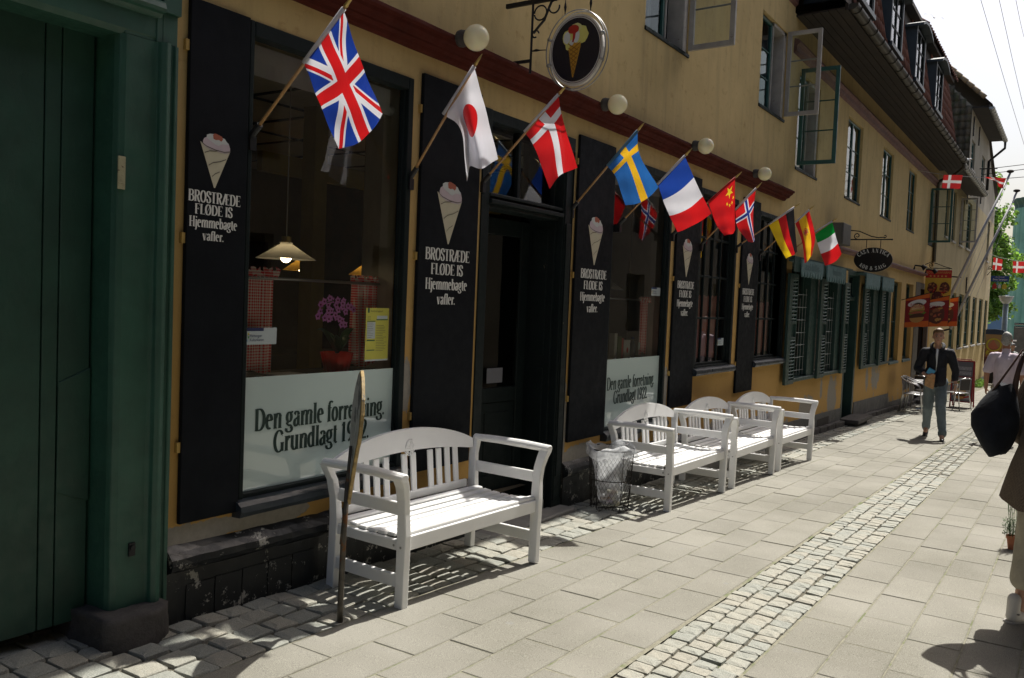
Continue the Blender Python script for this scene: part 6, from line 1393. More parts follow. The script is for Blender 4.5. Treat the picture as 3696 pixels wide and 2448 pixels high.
# ------------------------------------------------------------------ people: remeshed continuous bodies
def capsule(mb, p0, r0, p1, r1, n=12, flat=1.0):
    p0, p1 = Vector(p0), Vector(p1); d = (p1 - p0); L = d.length or 1e-4; d = d / L; k = 4
    P, R = [], []
    for i in range(k): a = pi / 2 * i / k; P.append(p0 - d * r0 * cos(a)); R.append(max(r0 * sin(a), 1e-3))
    P.append(p0); R.append(r0); P.append(p1); R.append(r1)
    for i in range(k - 1, -1, -1): a = pi / 2 * i / k; P.append(p1 + d * r1 * cos(a)); R.append(max(r1 * sin(a), 1e-3))
    mb.tube(P, R, n, flat=flat)
def fleshed(name, mb, mat, parent, voxel=.010, smooth=2, disp=0.0):
    me = mb.mesh(name); fix_normals(me); o = bpy.data.objects.new(name, me); COL.objects.link(o)
    r = o.modifiers.new('r', 'REMESH'); r.mode = 'VOXEL'; r.voxel_size = voxel; r.use_smooth_shade = True
    s_ = o.modifiers.new('s', 'SMOOTH'); s_.factor = .6; s_.iterations = smooth
    dg = bpy.context.evaluated_depsgraph_get(); m2 = bpy.data.meshes.new_from_object(o.evaluated_get(dg)); bpy.data.objects.remove(o)
    if disp:
        nrm = [v.normal.copy() for v in m2.vertices]
        for v, n_ in zip(m2.vertices, nrm): v.co += n_ * disp * mnoise.noise(Vector((v.co.x * 22, v.co.y * 22, v.co.z * 9)))
    m2.name = name; m2.materials.clear()
    return link(name, m2, mat, parent)
def skinm(name, c):
    m, nt, b = newmat(name); nt.links.new(mixc(nt, noise(nt, pos(nt), 30, 3), scal(c, .88), scal(c, 1.1)), b.inputs['Base Color']); b.inputs['Roughness'].default_value = .55; b.inputs['Subsurface Weight'].default_value = .15; b.inputs['Subsurface Radius'].default_value = (.01, .004, .002); return m
M_skin = skinm('fair skin', (.50, .28, .19)); M_skin2 = skinm('tanned skin', (.36, .17, .10))
def head(mb, c, s=1.0, yaw=0.0):
    """face towards local -y, turned by yaw; c = centre of skull"""
    M = Matrix.Translation(c) @ Matrix.Rotation(yaw, 4, 'Z') @ Matrix.Diagonal((s, s, s, 1))
    mb.ball((0, .01, .02), .074, .092, .098, n=18, k=12, M=M); mb.ball((0, -.022, -.05), .056, .062, .068, n=14, k=10, M=M)
    mb.ball((0, -.040, -.098), .028, .026, .022, n=10, k=8, M=M)
    mb.ball((0, -.092, -.022), .011, .020, .014, n=8, k=6, M=M); mb.ball((0, -.088, .0), .008, .010, .028, n=8, k=6, M=M)
    mb.ball((0, -.080, .026), .050, .012, .010, n=10, k=6, M=M); mb.ball((0, -.078, -.062), .024, .012, .010, n=8, k=6, M=M)
    for sx in (-1, 1): mb.ball((sx * .076, .012, -.012), .010, .018, .030, n=8, k=6, M=M); mb.ball((sx * .036, -.068, -.028), .022, .018, .018, n=8, k=6, M=M)
    return M
def face_bits(parent, M, hairc, brow=True):
    mb = MB()
    for sx in (-1, 1): mb.ball((sx * .030, -.0835, .002), .013, .006, .0065, n=10, k=6, M=M)
    obj('eye', mb, flatm('eye white', (.45, .42, .4), .3) if 'eye white' not in bpy.data.materials else bpy.data.materials['eye white'], parent, smooth=True)
    mb = MB()
    for sx in (-1, 1): mb.ball((sx * .030, -.0885, .001), .006, .003, .006, n=8, k=6, M=M)
    obj('iris', mb, flatm('iris', (.04, .05, .06), .2) if 'iris' not in bpy.data.materials else bpy.data.materials['iris'], parent, smooth=True)
    mb = MB()
    for sx in (-1, 1): mb.tube([M @ Vector(p) for p in ((sx * .014, -.090, .019), (sx * .03, -.090, .024), (sx * .046, -.080, .019))], .0035 , 5)
    obj('eyebrow', mb, hairc, parent, smooth=True)
    mb = MB(); mb.tube([M @ Vector(p) for p in ((-.024, -.085, -.062), (-.01, -.0915, -.060), (.01, -.0915, -.060), (.024, -.085, -.062))], [.002, .005, .005, .002], 6); obj('mouth', mb, skinm('lips', (.38, .13, .10)) if 'lips' not in bpy.data.materials else bpy.data.materials['lips'], parent, smooth=True)
def hand(mb, w, d, pn, s=1.0, curl=.5, side=1):
    """w wrist, d direction of the hand, pn palm normal; five separate fingers curled towards the palm"""
    w = Vector(w); d = Vector(d).normalized(); pn = Vector(pn); pn = (pn - d * pn.dot(d)).normalized(); sd = d.cross(pn) * side
    capsule(mb, w + sd * .016 * s, .017 * s, w + d * .075 * s + sd * .022 * s, .015 * s, 8); capsule(mb, w - sd * .012 * s, .017 * s, w + d * .072 * s - sd * .02 * s, .014 * s, 8); capsule(mb, w, .019 * s, w + d * .075 * s, .016 * s, 8)
    for i, (o_, L) in enumerate(((.031, .070), (.011, .080), (-.010, .075), (-.030, .058))):
        p = w + d * .078 * s + sd * o_ * s; a = 0
        for k in range(3):
            a += curl * (.7 + .1 * i); q = p + (d * cos(a) + pn * sin(a)) * L * s * (.42, .32, .26)[k]; capsule(mb, p, (.0095, .0085, .0075)[k] * s, q, (.0085, .0075, .0065)[k] * s, 7); p = q
    p = w + d * .02 * s + sd * .026 * s; q = p + (d * .6 + sd * .55 + pn * .4).normalized() * .045 * s; capsule(mb, p, .013 * s, q, .011 * s, 8); capsule(mb, q, .011 * s, q + (d * .8 + sd * .1 + pn * .45).normalized() * .034 * s, .009 * s, 8)
def hair_cap(parent, M, mat, pts, name='hair', voxel=.008, disp=.008):
    mb = MB()
    for c, rx, ry, rz in pts: mb.ball(c, rx, ry, rz, n=14, k=10, M=M)
    return fleshed(name, mb, mat, parent, voxel, 1, disp)
def shoe(parent, pos_, yaw, mat, solem, up=0.0, s=1.0, name='shoe', pitch=0.0):
    M = Matrix.Translation(pos_) @ Matrix.Rotation(yaw, 4, 'Z') @ Matrix.Rotation(pitch, 4, 'X')
    mb = MB()
    for a, ra, b2, rb in (((0, .05, .045), .038, (0, -.05, .04), .038), ((0, -.05, .036), .038, (.004, -.15, .03), .030), ((0, .05, .05), .036, (0, .045, .14), .038)):
        capsule(mb, M @ Vector([q * s for q in a]), ra * s, M @ Vector([q * s for q in b2]), rb * s, 10)
    o = fleshed(name, mb, mat, parent, .008, 2)
    mb = MB(); pts = [(.036, .085), (.038, 0), (.042, -.10), (.034, -.165), (.006, -.188), (-.026, -.165), (-.036, -.10), (-.034, 0), (-.034, .085), (0, .095)]
    mb.prism([(x * s, y * s) for x, y in pts], 0, .02 * s, lambda u, v, d: M @ Vector((u, v, d))); obj('sole', mb, solem, o, bevel=.004)
    return o
# ---- the young man walking towards the camera, snack in his right hand
mx_, my_ = 16.08, -1.63
t = thing('person', 'young man in black jacket and pale jeans walking towards the camera holding a paper bag', 'person', (mx_, my_, gz(mx_)), 0)
t.rotation_euler = (0, 0, radians(-86)); t.location.z = gz(mx_)
def local(fn):   # build in the person's own space: parent inverse is identity
    return fn
class LP:        # proxy so that link() leaves local coordinates alone
    pass
_old_pw = parent_world
def parent_world(p): return Matrix.Identity(4) if p.get('_local') else _old_pw(p)
t['_local'] = 1
# frame: x = his left, -y = forward, z up from the ground at the root; feet follow the slope
fz = lambda y: .031 * y * -1 * -1
zL, zR = .012, -.010
hipL, hipR = (.085, 0, .96), (-.085, 0, .96); kneeL, kneeR = (.11, -.23, .53), (-.10, .07, .52); ankL, ankR = (.16, -.33, .11), (-.125, .34, .13)
body = MB()
capsule(body, (0, 0, .97), .13, (0, -.01, 1.18), .12); capsule(body, (0, 0, 1.18), .12, (0, .0, 1.38), .13); capsule(body, (-.13, .01, 1.47), .065, (.13, .01, 1.47), .065); capsule(body, (0, .015, 1.48), .058, (0, -.002, 1.62), .052)
for h, k, a in ((hipL, kneeL, ankL), (hipR, kneeR, ankR)): capsule(body, h, .085, k, .06); capsule(body, k, .06, a, .04); capsule(body, a, .04, (a[0], a[1] - .09, a[2] - .05), .034)
shR, shL = (-.195, .01, 1.465), (.195, .01, 1.465); elR, elL = (-.295, .02, 1.17), (.285, .03, 1.16); wrR, wrL = (-.145, -.20, 1.075), (.30, -.03, .91)
for s_, e_, w_ in ((shR, elR, wrR), (shL, elL, wrL)): capsule(body, s_, .055, e_, .042); capsule(body, e_, .04, w_, .027)
hand(body, wrR, (.75, -.42, -.10), (.15, -.35, 1), 1.0, .45, -1); hand(body, wrL, (.02, -.12, -1), (-1, 0, 0), 1.0, .35, 1)
HM = head(body, Vector((0, -.015, 1.725)), 1.10, radians(6))
fleshed('body', body, M_skin, t, .0085, 2)
M_bhair = basic('short light brown hair', (.13, .07, .03), .6, .4, 60); hair_cap(t, HM, M_bhair, [((0, .024, .045), .080, .092, .088), ((0, .045, .0), .078, .068, .078), ((0, -.040, .090), .066, .052, .034), ((-.02, -.065, .092), .04, .028, .026)]); face_bits(t, HM, M_bhair)
mb = MB(); capsule(mb, (0, 0, .95), .155, (0, -.005, 1.15), .15, 16); capsule(mb, (0, -.005, 1.15), .155, (0, .005, 1.36), .160, 16); capsule(mb, (-.15, .012, 1.455), .080, (.15, .012, 1.455), .080, 14)
capsule(mb, (-.195, .01, 1.45), .078, elR, .065); capsule(mb, elR, .062, (-.205, -.105, 1.12), .052); capsule(mb, (.195, .01, 1.45), .078, elL, .064); capsule(mb, elL, .060, (.285, .0, 1.03), .055)
for s_ in (-1, 1): capsule(mb, (s_ * .075, -.10, .97), .09, (s_ * .075, -.09, 1.15), .085)
M_jack = basic('black cotton jacket', (.010, .011, .016), .85, .4, 14, bmp=.5, bsc=14); fleshed('jacket', mb, M_jack, t, .011, 2, .006)
mb = MB()
for s_ in (-1, 1): mb.tube([(s_ * .02, .085, 1.60), (s_ * .07, .05, 1.615), (s_ * .095, -.02, 1.585), (s_ * .085, -.09, 1.535), (s_ * .055, -.145, 1.47)], [.026, .028, .03, .028, .012], 8, flat=.45)
obj('collar', mb, M_jack, t, smooth=True)
mb = MB(); mb.tube([(0, -.155, 1.13), (.006, -.163, 1.28), (0, -.160, 1.40), (0, -.115, 1.50)], [.006, .026, .048, .060], 12, flat=.35); obj('t_shirt', mb, flatm('white t shirt', (.70, .71, .74)), t, smooth=True)
mb = MB(); capsule(mb, (0, 0, .955), .140, (0, 0, .93), .145)
for h, k, a in ((hipL, kneeL, ankL), (hipR, kneeR, ankR)): capsule(mb, h, .105, k, .080); capsule(mb, k, .080, (a[0], a[1], a[2] + .03), .060); capsule(mb, (a[0], a[1], a[2] + .05), .068, (a[0], a[1], a[2] + .01), .066)
M_jean = basic('washed pale jeans', (.135, .17, .185), .9, .25, 10, bmp=.7, bsc=16, sx=(1, 1, .5)); fleshed('trousers', mb, M_jean, t, .010, 2, .010)
M_bsh = flatm('black leather shoe', (.010, .010, .011), .4); shoe(t, (.162, -.34, zL - .012 + .0), radians(3), M_bsh, M_bsh, pitch=0); shoe(t, (-.125, .34, .02), radians(-4), M_bsh, M_bsh, pitch=radians(14))
mb = MB(); mb.tube([(wrL[0] + .030 * cos(2 * pi * i / 16), wrL[1] + .030 * sin(2 * pi * i / 16) , .935) for i in range(16)], .007, 6, closed=True); mb.lathe([(.001, 0), (.018, 0), (.018, .008), (.001, .008)], 14, Matrix.Translation((wrL[0] + .025, wrL[1] - .022, .935)) @ Matrix.Rotation(radians(90), 4, 'Y')); obj('wrist_watch', mb, M_steel, t)
# what he holds: separate things
bgx, bgy = mx_ - .36, my_ + .02
def w2(p): return (t.matrix_basis if False else Matrix.LocRotScale(t.location, t.rotation_euler, None)) @ Vector(p)
mb = MB(); pts = [(-.105, -.10), (.045, -.155), (.06, .09), (.0, .115), (-.065, .08), (-.10, .0)]; mb.prism(pts, -.024, .024, lambda u, v, d: w2((-.055 + u * .95, -.245 + d, 1.00 + v)))
pb = obj('paper_bag', mb, basic('brown paper', (.42, .24, .11), .8, .3, 20, bmp=.8, bsc=20, c2=(.55, .20, .06), thr=(14, .55, .1)), None, bevel=.008); tag(pb, 'crumpled brown paper bag held at the belly of the young man', 'paper bag')
mb = MB(); M_ = Matrix.LocRotScale(w2((-.07, -.235, 1.135)), Euler((radians(10), radians(28), radians(-86))), None); mb.box(-.055, .055, -.02, .02, -.05, .05, 0, M_); pb = obj('packet', mb, flatm('blue packet print', (.05, .28, .50), .4), None, bevel=.004); tag(pb, 'small bright blue packet in the right hand of the young man', 'packet')

# ---- the old man seen from behind
ox, oy = 16.6, -2.60
t = thing('person', 'grey haired man in a pale pink short sleeved shirt seen from behind', 'person', (ox, oy, gz(ox))); t.rotation_euler = (0, 0, radians(84)); t['_local'] = 1
body = MB(); capsule(body, (0, 0, .97), .14, (0, -.02, 1.2), .14); capsule(body, (0, -.01, 1.2), .14, (0, .0, 1.38), .14); capsule(body, (-.13, .01, 1.45), .065, (.13, .01, 1.45), .065); capsule(body, (0, .0, 1.46), .060, (0, -.02, 1.62), .056)
for sx, ky, ay in ((1, -.12, -.18), (-1, .03, .2)): capsule(body, (sx * .09, 0, .94), .085, (sx * .1, ky, .5), .06); capsule(body, (sx * .1, ky, .5), .058, (sx * .11, ay, .1), .04); capsule(body, (sx * .11, ay, .1), .04, (sx * .11, ay - .08, .05), .034)
for sx in (1, -1):
    e_ = (sx * .26, .03, 1.15); w_ = (sx * .27, -.03, .90); capsule(body, (sx * .19, .01, 1.45), .055, e_, .045); capsule(body, e_, .043, w_, .029); hand(body, w_, (0, -.15, -1), (-sx, 0, 0), 1.0, .4, -sx)
HM = head(body, Vector((0, -.03, 1.74)), 1.02, radians(-3)); fleshed('body', body, M_skin2, t, .009, 2)
M_ghair = basic('short grey hair', (.30, .29, .27), .6, .4, 60); hair_cap(t, HM, M_ghair, [((0, .024, .035), .081, .088, .092), ((0, .045, -.02), .076, .062, .075), ((0, .05, -.06), .055, .045, .05)]); face_bits(t, HM, M_ghair)
mb = MB(); capsule(mb, (0, -.005, .90), .165, (0, -.01, 1.18), .165, 16); capsule(mb, (0, 0, 1.18), .168, (0, .005, 1.35), .165, 16); capsule(mb, (-.15, .01, 1.44), .078, (.15, .01, 1.44), .078, 14); capsule(mb, (0, .0, 1.50), .068, (0, -.01, 1.55), .064)
for sx in (1, -1): capsule(mb, (sx * .185, .01, 1.44), .074, (sx * .25, .02, 1.22), .080)
M_pink2 = basic('pale lilac pink shirt', (.55, .47, .54), .85, .12, 6, bmp=.5, bsc=10, sx=(1, 1, .4)); fleshed('shirt', mb, M_pink2, t, .011, 2, .008)
mb = MB(); capsule(mb, (0, 0, .92), .145, (0, 0, .9), .15)
for sx, ky, ay in ((1, -.12, -.18), (-1, .03, .2)): capsule(mb, (sx * .09, 0, .92), .105, (sx * .1, ky, .5), .08); capsule(mb, (sx * .1, ky, .5), .08, (sx * .11, ay, .13), .068)
fleshed('trousers', mb, basic('beige trousers', (.30, .26, .20), .9, .15, 8), t, .011, 2, .006); shoe(t, (.11, -.2, .0), 0, M_bsh, M_bsh); shoe(t, (-.11, .2, .0), 0, M_bsh, M_bsh)

# ---- the woman cut by the right edge, large dark shoulder bag
wx, wy = 5.72, -3.53
t = thing('person', 'woman in a long brown knitted coat, beige trousers and trainers at the right edge', 'person', (wx, wy, gz(wx))); t.rotation_euler = (0, 0, radians(55)); t['_local'] = 1
# local: x = her left, -y = forward (away to the right)
body = MB(); capsule(body, (0, 0, .95), .125, (0, 0, 1.12), .105); capsule(body, (0, 0, 1.12), .105, (0, 0, 1.3), .115); capsule(body, (-.11, .0, 1.375), .055, (.11, .0, 1.375), .055); capsule(body, (0, 0, 1.38), .05, (0, -.015, 1.5), .045)
for sx, ay in ((1, .06), (-1, -.12)): capsule(body, (sx * .09, 0, .92), .085, (sx * .095, ay * .3, .48), .057); capsule(body, (sx * .095, ay * .3, .48), .055, (sx * .10, ay, .09), .036); capsule(body, (sx * .10, ay, .09), .036, (sx * .10, ay - .09, .04), .032)
elw = (.23, .06, 1.10); wrw = (.20, -.14, .98)
for sx in (1, -1): e_ = (sx * elw[0], elw[1], elw[2]); w_ = (sx * wrw[0], wrw[1], wrw[2]); capsule(body, (sx * .165, 0, 1.37), .047, e_, .038); capsule(body, e_, .036, w_, .025); hand(body, w_, (-sx * .2, -.9, .1), (0, 0, -1), .92, .6, sx)
HM = head(body, Vector((0, -.02, 1.60)), .95, 0); fleshed('body', body, M_skin, t, .009, 2)
M_blond = basic('blond hair', (.46, .36, .18), .5, .3, 40); hair_cap(t, HM, M_blond, [((0, .02, .04), .085, .098, .095), ((0, .06, -.04), .08, .055, .10), ((0, .05, -.12), .07, .05, .07)]); face_bits(t, HM, M_blond)
mb = MB(); rg = random.Random(5)
for i in range(26):
    a = rg.uniform(-.3, 1.2); p = HM @ Vector((.06 * cos(a) , .06, rg.uniform(-.14, -.02))); d = Vector((rg.uniform(.04, .12), rg.uniform(.02, .10), rg.uniform(-.05, .01))); mb.tube([p, p + d * .5 + Vector((0, 0, .008)), p + d], [.0035, .0028, .0006], 4)
obj('hair_strand', mb, M_blond, t)['kind'] = 'stuff'
def loft(mb, rings, n=28):
    base = len(mb.v)
    for (cx, cy, z, rx, ry, w) in rings:
        for j in range(n):
            a = 2 * pi * j / n; f = 1 + w * sin(7 * a + z * 3) * .6 + w * sin(4 * a + 1); mb.v.append((cx + rx * f * cos(a), cy + ry * f * sin(a), z + w * .25 * sin(3 * a)))
    for i in range(len(rings) - 1):
        for j in range(n): mb.f.append((base + i * n + j, base + i * n + (j + 1) % n, base + (i + 1) * n + (j + 1) % n, base + (i + 1) * n + j)); mb.m.append(0)
mb = MB(); loft(mb, [(0, 0, .70, .275, .25, .07), (0, 0, .76, .262, .235, .06), (0, .0, .90, .225, .20, .04), (0, 0, 1.0, .195, .165, .02), (0, 0, 1.12, .175, .145, .01), (0, 0, 1.28, .185, .15, 0), (0, 0, 1.37, .17, .115, 0), (0, 0, 1.43, .10, .085, 0), (0, 0, 1.47, .065, .06, 0)])
M_knit, nt, b = newmat('brown knit with small pattern'); vv_ = nt.nodes.new('ShaderNodeTexVoronoi'); vv_.inputs['Scale'].default_value = 130; vv_.inputs['Randomness'].default_value = .25; nt.links.new(pos(nt), vv_.inputs['Vector'])
dd = E(nt, vv_.outputs['Distance']); nt.links.new(mixc(nt, ramp(nt, dd, .25, .55), (.055, .038, .026), (.15, .115, .085)), b.inputs['Base Color']); b.inputs['Roughness'].default_value = .95; bump(nt, b, dd, .6, .003)
obj('coat', mb, M_knit, t, smooth=True, fix=False)
mb = MB()
for sx in (1, -1): capsule(mb, (sx * .15, 0, 1.37), .068, (sx * elw[0], elw[1], elw[2]), .058); capsule(mb, (sx * elw[0], elw[1], elw[2]), .056, (sx * (wrw[0] + .005), wrw[1] + .03, wrw[2] + .02), .048)
fleshed('sleeve', mb, M_knit, t, .010, 2)
mb = MB()
for sx, ay in ((1, .06), (-1, -.12)): capsule(mb, (sx * .09, 0, .92), .10, (sx * .097, ay * .3, .48), .082); capsule(mb, (sx * .097, ay * .3, .48), .082, (sx * .10, ay * .85, .25), .072)
fleshed('trousers', mb, basic('crumpled beige linen', (.36, .33, .26), .9, .12, 8, bmp=.9, bsc=12), t, .010, 2, .010)
M_tr = flatm('white trainer leather', (.55, .53, .50), .5); shoe(t, (.10, .07, -.004), 0, M_tr, flatm('pale rubber', (.42, .40, .37)), s=1.0); shoe(t, (-.10, -.11, -.004), 0, M_tr, M_tr)
mb = MB(); M_ = Matrix.Translation((.10, .07, 0)); mb.tube([(.139, .09, .05), (.140, .04, .045), (.141, -.02, .04)], [.016, .018, .012], 6, flat=.2); mb.tube([(.06, .118, .06), (.10, .126, .065), (.135, .116, .06)], [.012, .014, .012], 6, flat=.3); obj('shoe_patch', mb, flatm('grey suede', (.17, .16, .15)), t, smooth=True)
# bag: slouchy tote hanging from her shoulder (its own thing)
bag = thing('shoulder_bag', 'large black canvas shoulder bag with brown leather straps hanging beside the woman', 'bag', (5.6, -3.21, .85))
mb = MB(); O_ = Vector((5.60, -3.215, 0))
sil = [(.80, .045, .105), (.83, .07, .115), (.88, .095, .12), (.95, .12, .115), (1.02, .118, .095), (1.09, .095, .075), (1.14, .07, .055), (1.19, .035, .035)]
n = 36; base = 0
for (z, ry, rx) in [(.795, .02, .05)] + sil:
    for j in range(n):
        a = 2 * pi * j / n; f = 1 + .045 * sin(3 * a + z * 20) + .03 * sin(5 * a - z * 14); yy = -.01 + (1.0 - z) * -.12 if z < 1.0 else (-.01 - (z - 1.0) * .25)
        mb.v.append((O_.x + rx * 1.5 * f * cos(a), O_.y + yy + ry * f * sin(a), z + .012 * sin(a * 2)))
for i in range(len(sil)):
    for j in range(n): mb.f.append((i * n + j, i * n + (j + 1) % n, (i + 1) * n + (j + 1) % n, (i + 1) * n + j)); mb.m.append(0)
mb.poly([mb.v[j] for j in range(n)]); mb.poly([mb.v[len(sil) * n + j] for j in range(n)][::-1])
M_bagc = basic('black canvas', (.010, .012, .017), .9, .4, 12, bmp=1.0, bsc=7, spec=.2); obj('bag_body', mb, M_bagc, bag, smooth=True)
M_lea = basic('dark brown leather', (.045, .018, .012), .5, .3, 14)
mb = MB(); mb.tube([(5.60, -3.20, 1.13), (5.60, -3.245, 1.21), (5.60, -3.30, 1.31), (5.62, -3.34, 1.39), (5.66, -3.40, 1.42)], [.022, .017, .015, .015, .015], 8, flat=.35); mb.tube([(5.62, -3.30, 1.08), (5.62, -3.315, 1.16), (5.62, -3.325, 1.26), (5.64, -3.35, 1.38)], [.024, .018, .013, .013], 8, flat=.35); obj('strap', mb, M_lea, bag, smooth=True)
mb = MB(); mb.box(5.535, 5.545, -3.315, -3.27, 1.04, 1.13); mb.box(5.53, 5.54, -3.30, -3.285, .97, 1.03); obj('strap_tab', mb, M_lea, bag, bevel=.003)
# ---- far pedestrian
fx, fy = 40.0, -1.42
t = thing('person', 'small distant man in grey coat and dark cap beyond the old man', 'person', (fx, fy, gz(fx))); t.rotation_euler = (0, 0, radians(-120)); t['_local'] = 1
body = MB(); capsule(body, (0, 0, 1.4), .06, (0, 0, 1.62), .055); head(body, Vector((0, -.02, 1.72)), 1, 0)
for sx in (1, -1): capsule(body, (sx * .09, 0, .9), .08, (sx * .1, sx * .1, .1), .05); hand(body, (sx * .27, -.03, .9), (0, 0, -1), (-sx, 0, 0), 1, .4, sx); capsule(body, (sx * .2, 0, 1.4), .05, (sx * .27, -.03, .9), .035)
capsule(body, (0, 0, .95), .12, (0, 0, 1.4), .13); fleshed('body', body, M_skin, t, .014, 1)
mb = MB(); capsule(mb, (0, 0, .75), .19, (0, 0, 1.38), .17); capsule(mb, (-.15, 0, 1.43), .08, (.15, 0, 1.43), .08)
for sx in (1, -1): capsule(mb, (sx * .19, 0, 1.42), .07, (sx * .27, -.02, 1.0), .06)
fleshed('coat', mb, flatm('grey green coat', (.13, .15, .14)), t, .015, 2); mb = MB(); mb.ball((0, 0, 1.80), .09, .11, .05, n=14, k=8); mb.ball((0, -.1, 1.785), .07, .07, .01, n=12, k=6); obj('cap', mb, flatm('dark cap', (.03, .03, .035)), t, smooth=True)
mb = MB()
for sx in (1, -1): capsule(mb, (sx * .09, 0, .9), .10, (sx * .1, sx * .1, .12), .07)
fleshed('trousers', mb, flatm('dark trousers', (.04, .04, .05)), t, .015, 1)

# ------------------------------------------------------------------ potted herb by the woman
t = thing('potted_herb', 'terracotta pot with rosemary and small leafed herb behind the woman', 'plant', (7.79, -3.26, gz(7.8)))
g0 = gz(7.8); mb = MB(); mb.lathe([(.001, 0), (.032, 0), (.045, .085), (.050, .085), (.051, .11), (.044, .11), (.042, .095), (.001, .095)], 20, Matrix.Translation((7.79, -3.265, g0))); obj('pot', mb, basic('terracotta', (.33, .12, .06), .85, .2, 20), t)
mb = MB(); rg = random.Random(8)
for i in range(900):
    a = rg.uniform(0, 6.28); r = .055 * sqrt(rg.random()) * 1.1; z = g0 + .11 + rg.uniform(0, .13); c = Vector((7.79 + r * cos(a), -3.245 + r * sin(a) * 1.0, z)); d = Vector((rg.gauss(0, 1), rg.gauss(0, 1), rg.gauss(0, 1))).normalized(); e = d.cross(Vector((0, 0, 1))).normalized() * .004; mb.poly([c, c + d * .006 + e, c + d * .012, c + d * .006 - e])
for k in range(7):
    bx, by = 7.79 + rg.uniform(-.03, .03), -3.265 + rg.uniform(-.03, .03); H = rg.uniform(.24, .36); lx, ly = rg.uniform(-.04, .04), rg.uniform(-.02, .04)
    mb.tube([(bx, by, g0 + .1), (bx + lx, by + ly, g0 + .1 + H)], .0015, 4)
    for j in range(60):
        f = rg.random(); c = Vector((bx + lx * f, by + ly * f, g0 + .12 + H * f)); d = Vector((rg.gauss(0, 1), rg.gauss(0, 1), rg.uniform(0.2, 1.4))).normalized(); e = d.cross(Vector((0, 0, 1))).normalized() * .0012; mb.poly([c - e, c + d * .022 - e * .5, c + d * .024, c + d * .022 + e * .5, c + e])
lm = basic('herb leaf', (.06, .12, .03), .6, .5, 60); o_ = obj('foliage', mb, lm, t, fix=False); o_['kind'] = 'stuff'

# ------------------------------------------------------------------ kebab shop: hanging posters, A-board, chairs
def food(mbs, kind, put):
    pass
FC = {k: flatm('food ' + k, c_) for k, c_ in dict(bun=(.48, .24, .07), seed=(.6, .45, .25), patty=(.08, .03, .015), salad=(.10, .2, .02), sauce=(.4, .1, .05), meat=(.25, .09, .04), dark=(.10, .03, .02), pep=(.45, .02, .01), pale=(.5, .35, .18)).items()}
def prints(parent, put, items):
    for i, (nm, k, pts) in enumerate(items): 
        mb = MB(); mb.poly([put(u, v, .0012 + .0006 * i) for u, v in pts]); obj(nm, mb, FC[k], parent, fix=False)
def circ(cx, cy, rx, ry, n=18, a0=0, a1=360, w=0, seed=0):
    rg = random.Random(seed); return [(cx + rx * (1 + rg.uniform(-w, w)) * cos(radians(a0 + (a1 - a0) * i / n)), cy + ry * (1 + rg.uniform(-w, w)) * sin(radians(a0 + (a1 - a0) * i / n))) for i in range(n + (1 if a1 - a0 < 360 else 0))]
def burger(cx, cy, s):
    return [('bun_print', 'bun', circ(cx, cy + .12 * s, .46 * s, .40 * s, 16, 0, 180)), ('bun_print', 'seed', circ(cx, cy + .22 * s, .34 * s, .24 * s, 14, 0, 180)), ('salad_print', 'salad', circ(cx, cy + .02 * s, .50 * s, .14 * s, 18, w=.12, seed=2)), ('sauce_print', 'sauce', circ(cx, cy + .06 * s, .44 * s, .07 * s, 18, w=.2, seed=3)), ('patty_print', 'patty', circ(cx, cy - .10 * s, .46 * s, .12 * s, 16, w=.06, seed=4)), ('bun_print', 'bun', circ(cx, cy - .18 * s, .44 * s, .24 * s, 14, 180, 360))]
def meat(cx, cy, s, seed=1):
    it = [('meat_print', 'dark', circ(cx, cy, .5 * s, .42 * s, 18, w=.12, seed=seed))]; rg = random.Random(seed)
    for i in range(14): it.append(('meat_print', ('meat', 'bun', 'dark', 'sauce')[i % 4], circ(cx + rg.uniform(-.34, .34) * s, cy + rg.uniform(-.28, .28) * s, rg.uniform(.05, .15) * s, rg.uniform(.04, .09) * s, 8, w=.3, seed=seed * 7 + i)))
    return it
M_rdark = flatm('deep red print', (.24, .01, .012)); M_orange = flatm('orange print', (.62, .12, .015)); M_wprint = flatm('white poster print', (.66, .62, .60)); M_rprint = flatm('red print', (.45, .015, .015))
